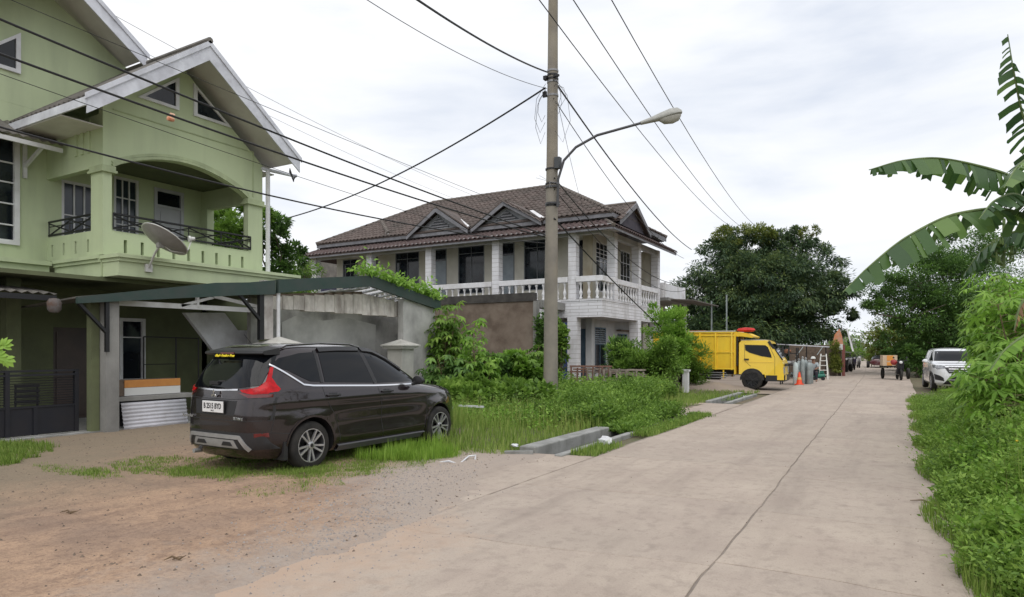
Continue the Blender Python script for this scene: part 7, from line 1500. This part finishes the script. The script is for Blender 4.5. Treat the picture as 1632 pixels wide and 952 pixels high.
# second canopy with motorbikes further along
a_ = ray(1330, 561, 48); b_ = ray(1357, 564, 56); t = thing('bike_shelter', 'low grey lean-to canopy sheltering motorbikes beyond the orange shop', 'shelter', (b_.x, b_.y, 0)); m = MB(); m.slab((a_.x, a_.y, 1.55), (b_.x, b_.y, 1.45), (b_.x-3, b_.y+1, 1.75), (a_.x-3, a_.y+1, 1.85), .06); m.build('roof_sheet', M_grey, t)
for q_ in (a_, b_): m = MB(); m.tube([(q_.x-.1, q_.y, 0), (q_.x-.1, q_.y, 1.45)], .035, 6); m.build('post', M_gas, t)
m = MB(); m.box(a_.x-3.2, a_.y+1, 0, b_.x-2.6, b_.y+1.3, 1.7); m.build('back_wall', mat('dark_grey_wall', (.09, .085, .08), rough=.9), t)  # back wall in one even dark grey
x_, y_, _ = gp(1334, 594); m = MB(); m.lathe([(.36, 0), (.42, .36), (.45, .38), (.40, .36), (.34, .03), (.01, .03)], (0, 0, 0), 16, cap=False); m.v = [(a*1.2+x_, b+y_, c+.05) for a, b, c in m.v]; tag(m.build('blue_tub', mat('blue_plastic', (.12, .24, .36), rough=.5), None, smooth=True), 'blue plastic tub at the foot of the motorbike shelter', 'tub')
m = MB(); m.prism([(x_-.6, y_-4.5), (x_+1.0, y_-4.5), (x_+2.6, y_+2.0), (x_-.6, y_+2.0)], 'z', -.02, .05); o = m.build('pale_forecourt', M_conc2); o['kind'] = 'structure'
def motorbike(loc, rz, label, paint, group=None, name='motorbike'):
    t = thing(name, label, 'motorbike', (0, 0, 0), group)
    for x in (-.62, .62):
        m = MB(); m.lathe([(.19, -.04), (.27, -.045), (.29, 0), (.27, .045), (.19, .04)], (x, 0, .29), 18, axis='y', cap=False); m.lathe([(.02, -.02), (.19, -.01), (.19, .01), (.02, .02)], (x, 0, .29), 12, axis='y'); m.build('wheel', M_tyre, t, smooth=True)
    mb = lofth([(-.85, .05, .05, .04), (-.6, .12, .10, .08), (-.2, .14, .10, .10), (.05, .10, .06, .10)], 10); mb.v = [(a, b, c+.68) for a, b, c in mb.v]; mb.build('tail_body', paint, t, smooth=True)
    mb = lofth([(-.55, .10, .05, .03), (-.2, .13, .06, .03), (.15, .09, .05, .03)], 10); mb.v = [(a, b, c+.80) for a, b, c in mb.v]; mb.build('saddle', M_trim, t, smooth=True)
    m = MB(); m.prism([(.10, .35), (.25, .30), (.50, .62), (.58, 1.0), (.42, 1.02), (.30, .62), (.08, .45)], 'y', -.16, .16); m.build('leg_shield', paint, t, bevel=.03)
    m = MB(); m.prism([(-.3, .28), (.12, .28), (.15, .48), (-.35, .55)], 'y', -.10, .10); m.build('engine', M_silver, t)
    m = MB(); m.tube([(.62, 0, .29), (.50, 0, .8), (.44, 0, 1.05)], .03, 6); m.tube([(.40, -.33, 1.04), (.46, 0, 1.06), (.40, .33, 1.04)], .018, 6); m.build('fork', M_trim, t)
    m = MB(); m.lathe([(.02, -.02), (.08, 0), (.07, .04), (.01, .06)], (.58, 0, .95), 10, axis='x'); m.build('headlight', M_plate, t)
    for s in (-1, 1): m = MB(); m.tube([(.42, s*.25, 1.04), (.36, s*.30, 1.18)], .008, 4); m.lathe([(.01, -.01), (.05, 0), (.01, .01)], (.35, s*.31, 1.2), 8, axis='x'); m.build('mirror', M_trim, t)
    t.location = loc; t.rotation_euler = (0, 0, rz); return t
mbp = [mat('bike_black', (.02, .02, .025), rough=.3, coat=.5), mat('bike_purple', (.05, .04, .12), rough=.3, coat=.5), mat('bike_white', (.5, .5, .52), rough=.3, coat=.5)]
for i, (px, py, rz, lb) in enumerate([(1345, 594, -70, 'black motorbike parked nearest the blue tub'), (1349, 593, -60, 'white fronted motorbike in the middle of the row under the shelter'), (1354, 591.5, -75, 'black motorbike right of the white fronted one'), (1360, 590, -80, 'dark purple motorbike at the outer corner of the shelter'), (1368, 587, -80, 'pale motorbike farthest down the left edge of the road')]):
    x_, y_, _ = gp(px, py); motorbike((x_, y_, .03), R(rz), lb, mbp[[0, 2, 0, 1, 2][i]], 'motorbikes along the left edge of the road')
# cargo tricycle: box body with motorbike front towards us
x_, y_, _ = gp(1433, 606.5); t = motorbike((0, 0, 0), 0, 'dark cargo motorbike with a cream and orange box at the right roadside', mat('bike_navy', (.02, .022, .03), rough=.4), name='cargo_tricycle')
t['category'] = 'tricycle'
m = MB(); m.box(-1.5, -.72, .68, -.4, -.02, .74); m.build('cargo_floor', M_black, t)
m = MB(); m.box(-1.5, -.72, .74, -.46, -.67, 1.32); m.box(-1.5, -.07, .74, -.46, -.02, 1.32); m.box(-.50, -.67, .74, -.46, -.07, 1.32); m.build('cargo_side', mat('cream_panel', (.62, .48, .34), (.55, .42, .3), 5, .7), t)
m = MB(); m.box(-.459, -.52, 1.02, -.445, -.20, 1.30); m.box(-.459, -.52, .76, -.445, -.28, .94); m.build('orange_panel', mat('orange_panel', (.70, .30, .06), rough=.6), t)
for s in (-1, 1): m = MB(); m.lathe([(.20, -.05), (.29, -.06), (.31, 0), (.29, .06), (.20, .05)], (-1.3, s*.62, .31), 18, axis='y', cap=False); m.lathe([(.02, -.02), (.20, -.02), (.20, .02), (.02, .02)], (-1.3, s*.62, .31), 12, axis='y'); m.build('wheel', M_tyre, t, smooth=True)
m = MB(); m.lathe([(.02, -.02), (.16, 0), (.15, .1), (.05, .16)], (.35, -.30, .95), 10, axis='x'); m.build('red_fairing', mat('dull_red', (.30, .03, .03), rough=.5), t)
t.location = (x_, y_, .03); t.rotation_euler = (0, 0, R(-82))
# low maroon car far down on the right
M_mar = mat('maroon_paint', (.10, .025, .03), rough=.3, coat=1)
x_, y_, _ = gp(1399, 586.5); t = thing('maroon_car', 'small dark maroon car parked far down the right side of the road', 'car', (x_, y_, 0))
m = lofth([(-2.0, .7, .25, .25), (-1.9, .82, .42, .32), (0, .85, .42, .33), (1.7, .80, .30, .3), (2.0, .65, .15, .25)], 14); m.v = [(x_+b*.75, y_+a*.8, c*.8+.5) for a, b, c in m.v]; m.build('body', M_mar, t, smooth=True)
m = lofth([(-1.5, .55, .15, .1), (-1.1, .68, .50, .1), (.2, .66, .52, .1), (.9, .55, .12, .1)], 14); m.v = [(x_+b*.72, y_+a*.8, c*.8+.78) for a, b, c in m.v]; m.build('cabin', M_cglass, t, smooth=True)
for s in (-1, 1):
    for yy in (-1.2, 1.3): m = MB(); m.lathe([(.02, -.08), (.30, -.08), (.30, .08), (.02, .08)], (x_+s*.78, y_+yy, .30), 14, axis='x'); m.build('wheel', M_tyre, t, smooth=True)
# far buildings and poles
for i, (px, py, w_, h_, d_, lb) in enumerate([(1337, 536, 4.0, 5, 120, 'grey unfinished upper storey of a building rising over trees far down the road'), (1348, 545, 5.5, 4, 135, 'low grey flat roofed building right of the unfinished one in the distance')]):
    p = ray(px, py, d_); t = thing('distant_building', lb, 'building', (p.x, p.y, 0), 'grey buildings beyond the road end'); m = MB(); m.box(p.x-w_/2, p.y, 0, p.x+w_/2, p.y+5, p.z); m.build('wall', M_grey, t)
    for k in range(3): m = MB(); xx = p.x-w_/2+.5+k*(w_-1.2)/2; m.box(xx, p.y-.02, p.z-1.8, xx+.6, p.y, p.z-.6); m.build('window', M_glass, t)
for i, (px, yt, d_, lb) in enumerate([(1341, 520, 105, 'utility pole in front of the distant grey building, tallest of the far poles'), (1361, 541, 130, 'thin far utility pole between the grey building and the road end'), (1375, 543, 140, 'thin far utility pole just left of the vanishing end of the road'), (1397, 522, 75, 'thin far pole standing at the left edge of the shade tree')]):
    p = ray(px, yt, d_); t = thing('far_pole', lb, 'utility pole', (p.x, p.y, 0), 'utility poles down the road'); m = MB(); m.tube([(p.x, p.y, 0), (p.x, p.y, p.z)], [.16, .11], 8); m.build('shaft', M_grey, t); m = MB(); m.bar((p.x-.9, p.y, p.z-.5), (p.x+.9, p.y, p.z-.5), .1); m.build('crossarm', M_black, t)
cable(ray(1341, 522, 105), ray(1397, 527, 75), .5, .03, 'far cable crossing the sky gap over the end of the road, upper one'); cable(ray(1345, 531, 105), ray(1430, 528, 75), .8, .03, 'far cable crossing the sky gap over the end of the road, lower one')
# thin grey steel posts in front of the mango tree
for i, (px, yt, lb) in enumerate([(1158, 470, 'thin tall grey post rising behind the middle of the yellow truck box'), (1134, 480, 'thin grey post left of the taller one, in front of the mango tree')]):
    p = ray(px, yt, 40); m = MB(); m.tube([(p.x, p.y, 0), (p.x, p.y, p.z)], .045, 6); tag(m.build('steel_post', M_gas, None), lb, 'post', 'thin posts before the mango tree')
# litter
M_lit = mat('white_plastic', (.66, .68, .70), (.5, .5, .52), 9, .5)
def crumple(loc, r, sq, seed, label, name='plastic_bag', mt_=M_lit):
    rg = random.Random(seed); bm = bmesh.new(); bmesh.ops.create_icosphere(bm, subdivisions=2, radius=r)
    for v in bm.verts: v.co *= rg.uniform(.65, 1.15); v.co.z *= sq; v.co += Vector(loc)
    me = bpy.data.meshes.new(name); bm.to_mesh(me); bm.free(); me.materials.append(mt_); return tag(link(name, me), label, 'litter', 'white litter on the verge')
x_, y_, _ = gp(964, 714); crumple((x_-.02, y_+.05, .10), .13, .7, 1, 'crumpled white plastic bag on the drain kerb at the end of the kerb block')
x_, y_, _ = gp(820, 722); crumple((x_, y_, .12), .07, .4, 2, 'flattened white plastic scrap at the near end of the grey kerb block')
m = MB(); x_, y_, _ = gp(700, 742); x2, y2, _ = gp(757, 738); m.tube([(x_, y_, .04), (x_+.15, y_+.03, .07), (x_+.3, y_+.05, .03), (x2-.1, y2-.02, .09), (x2-.02, y2+.05, .10), (x2, y2, .04)], .014, 5); tag(m.build('cloth_strip', M_lit, None, smooth=True), 'twisted white cloth strip on the verge edge right of the lime grass tuft', 'litter', 'white litter on the verge')
m = MB(); p = ray(748, 658, 14.5); m.box(p.x-.3, p.y, .38, p.x+.35, p.y+.06, .42); tag(m.build('white_stick', M_lit, None), 'short white board lying in the grass right of the front wheel of the dark car', 'litter', 'white litter on the verge')
m = MB(); m.bar((-5.25, 8.75, .05), (-4.85, 8.95, .06), .12, .05); tag(m.build('concrete_chunk', M_gconc, None), 'pale concrete chunk at the near end of the grey kerb block', 'rubble')
print('objects', len(bpy.data.objects))
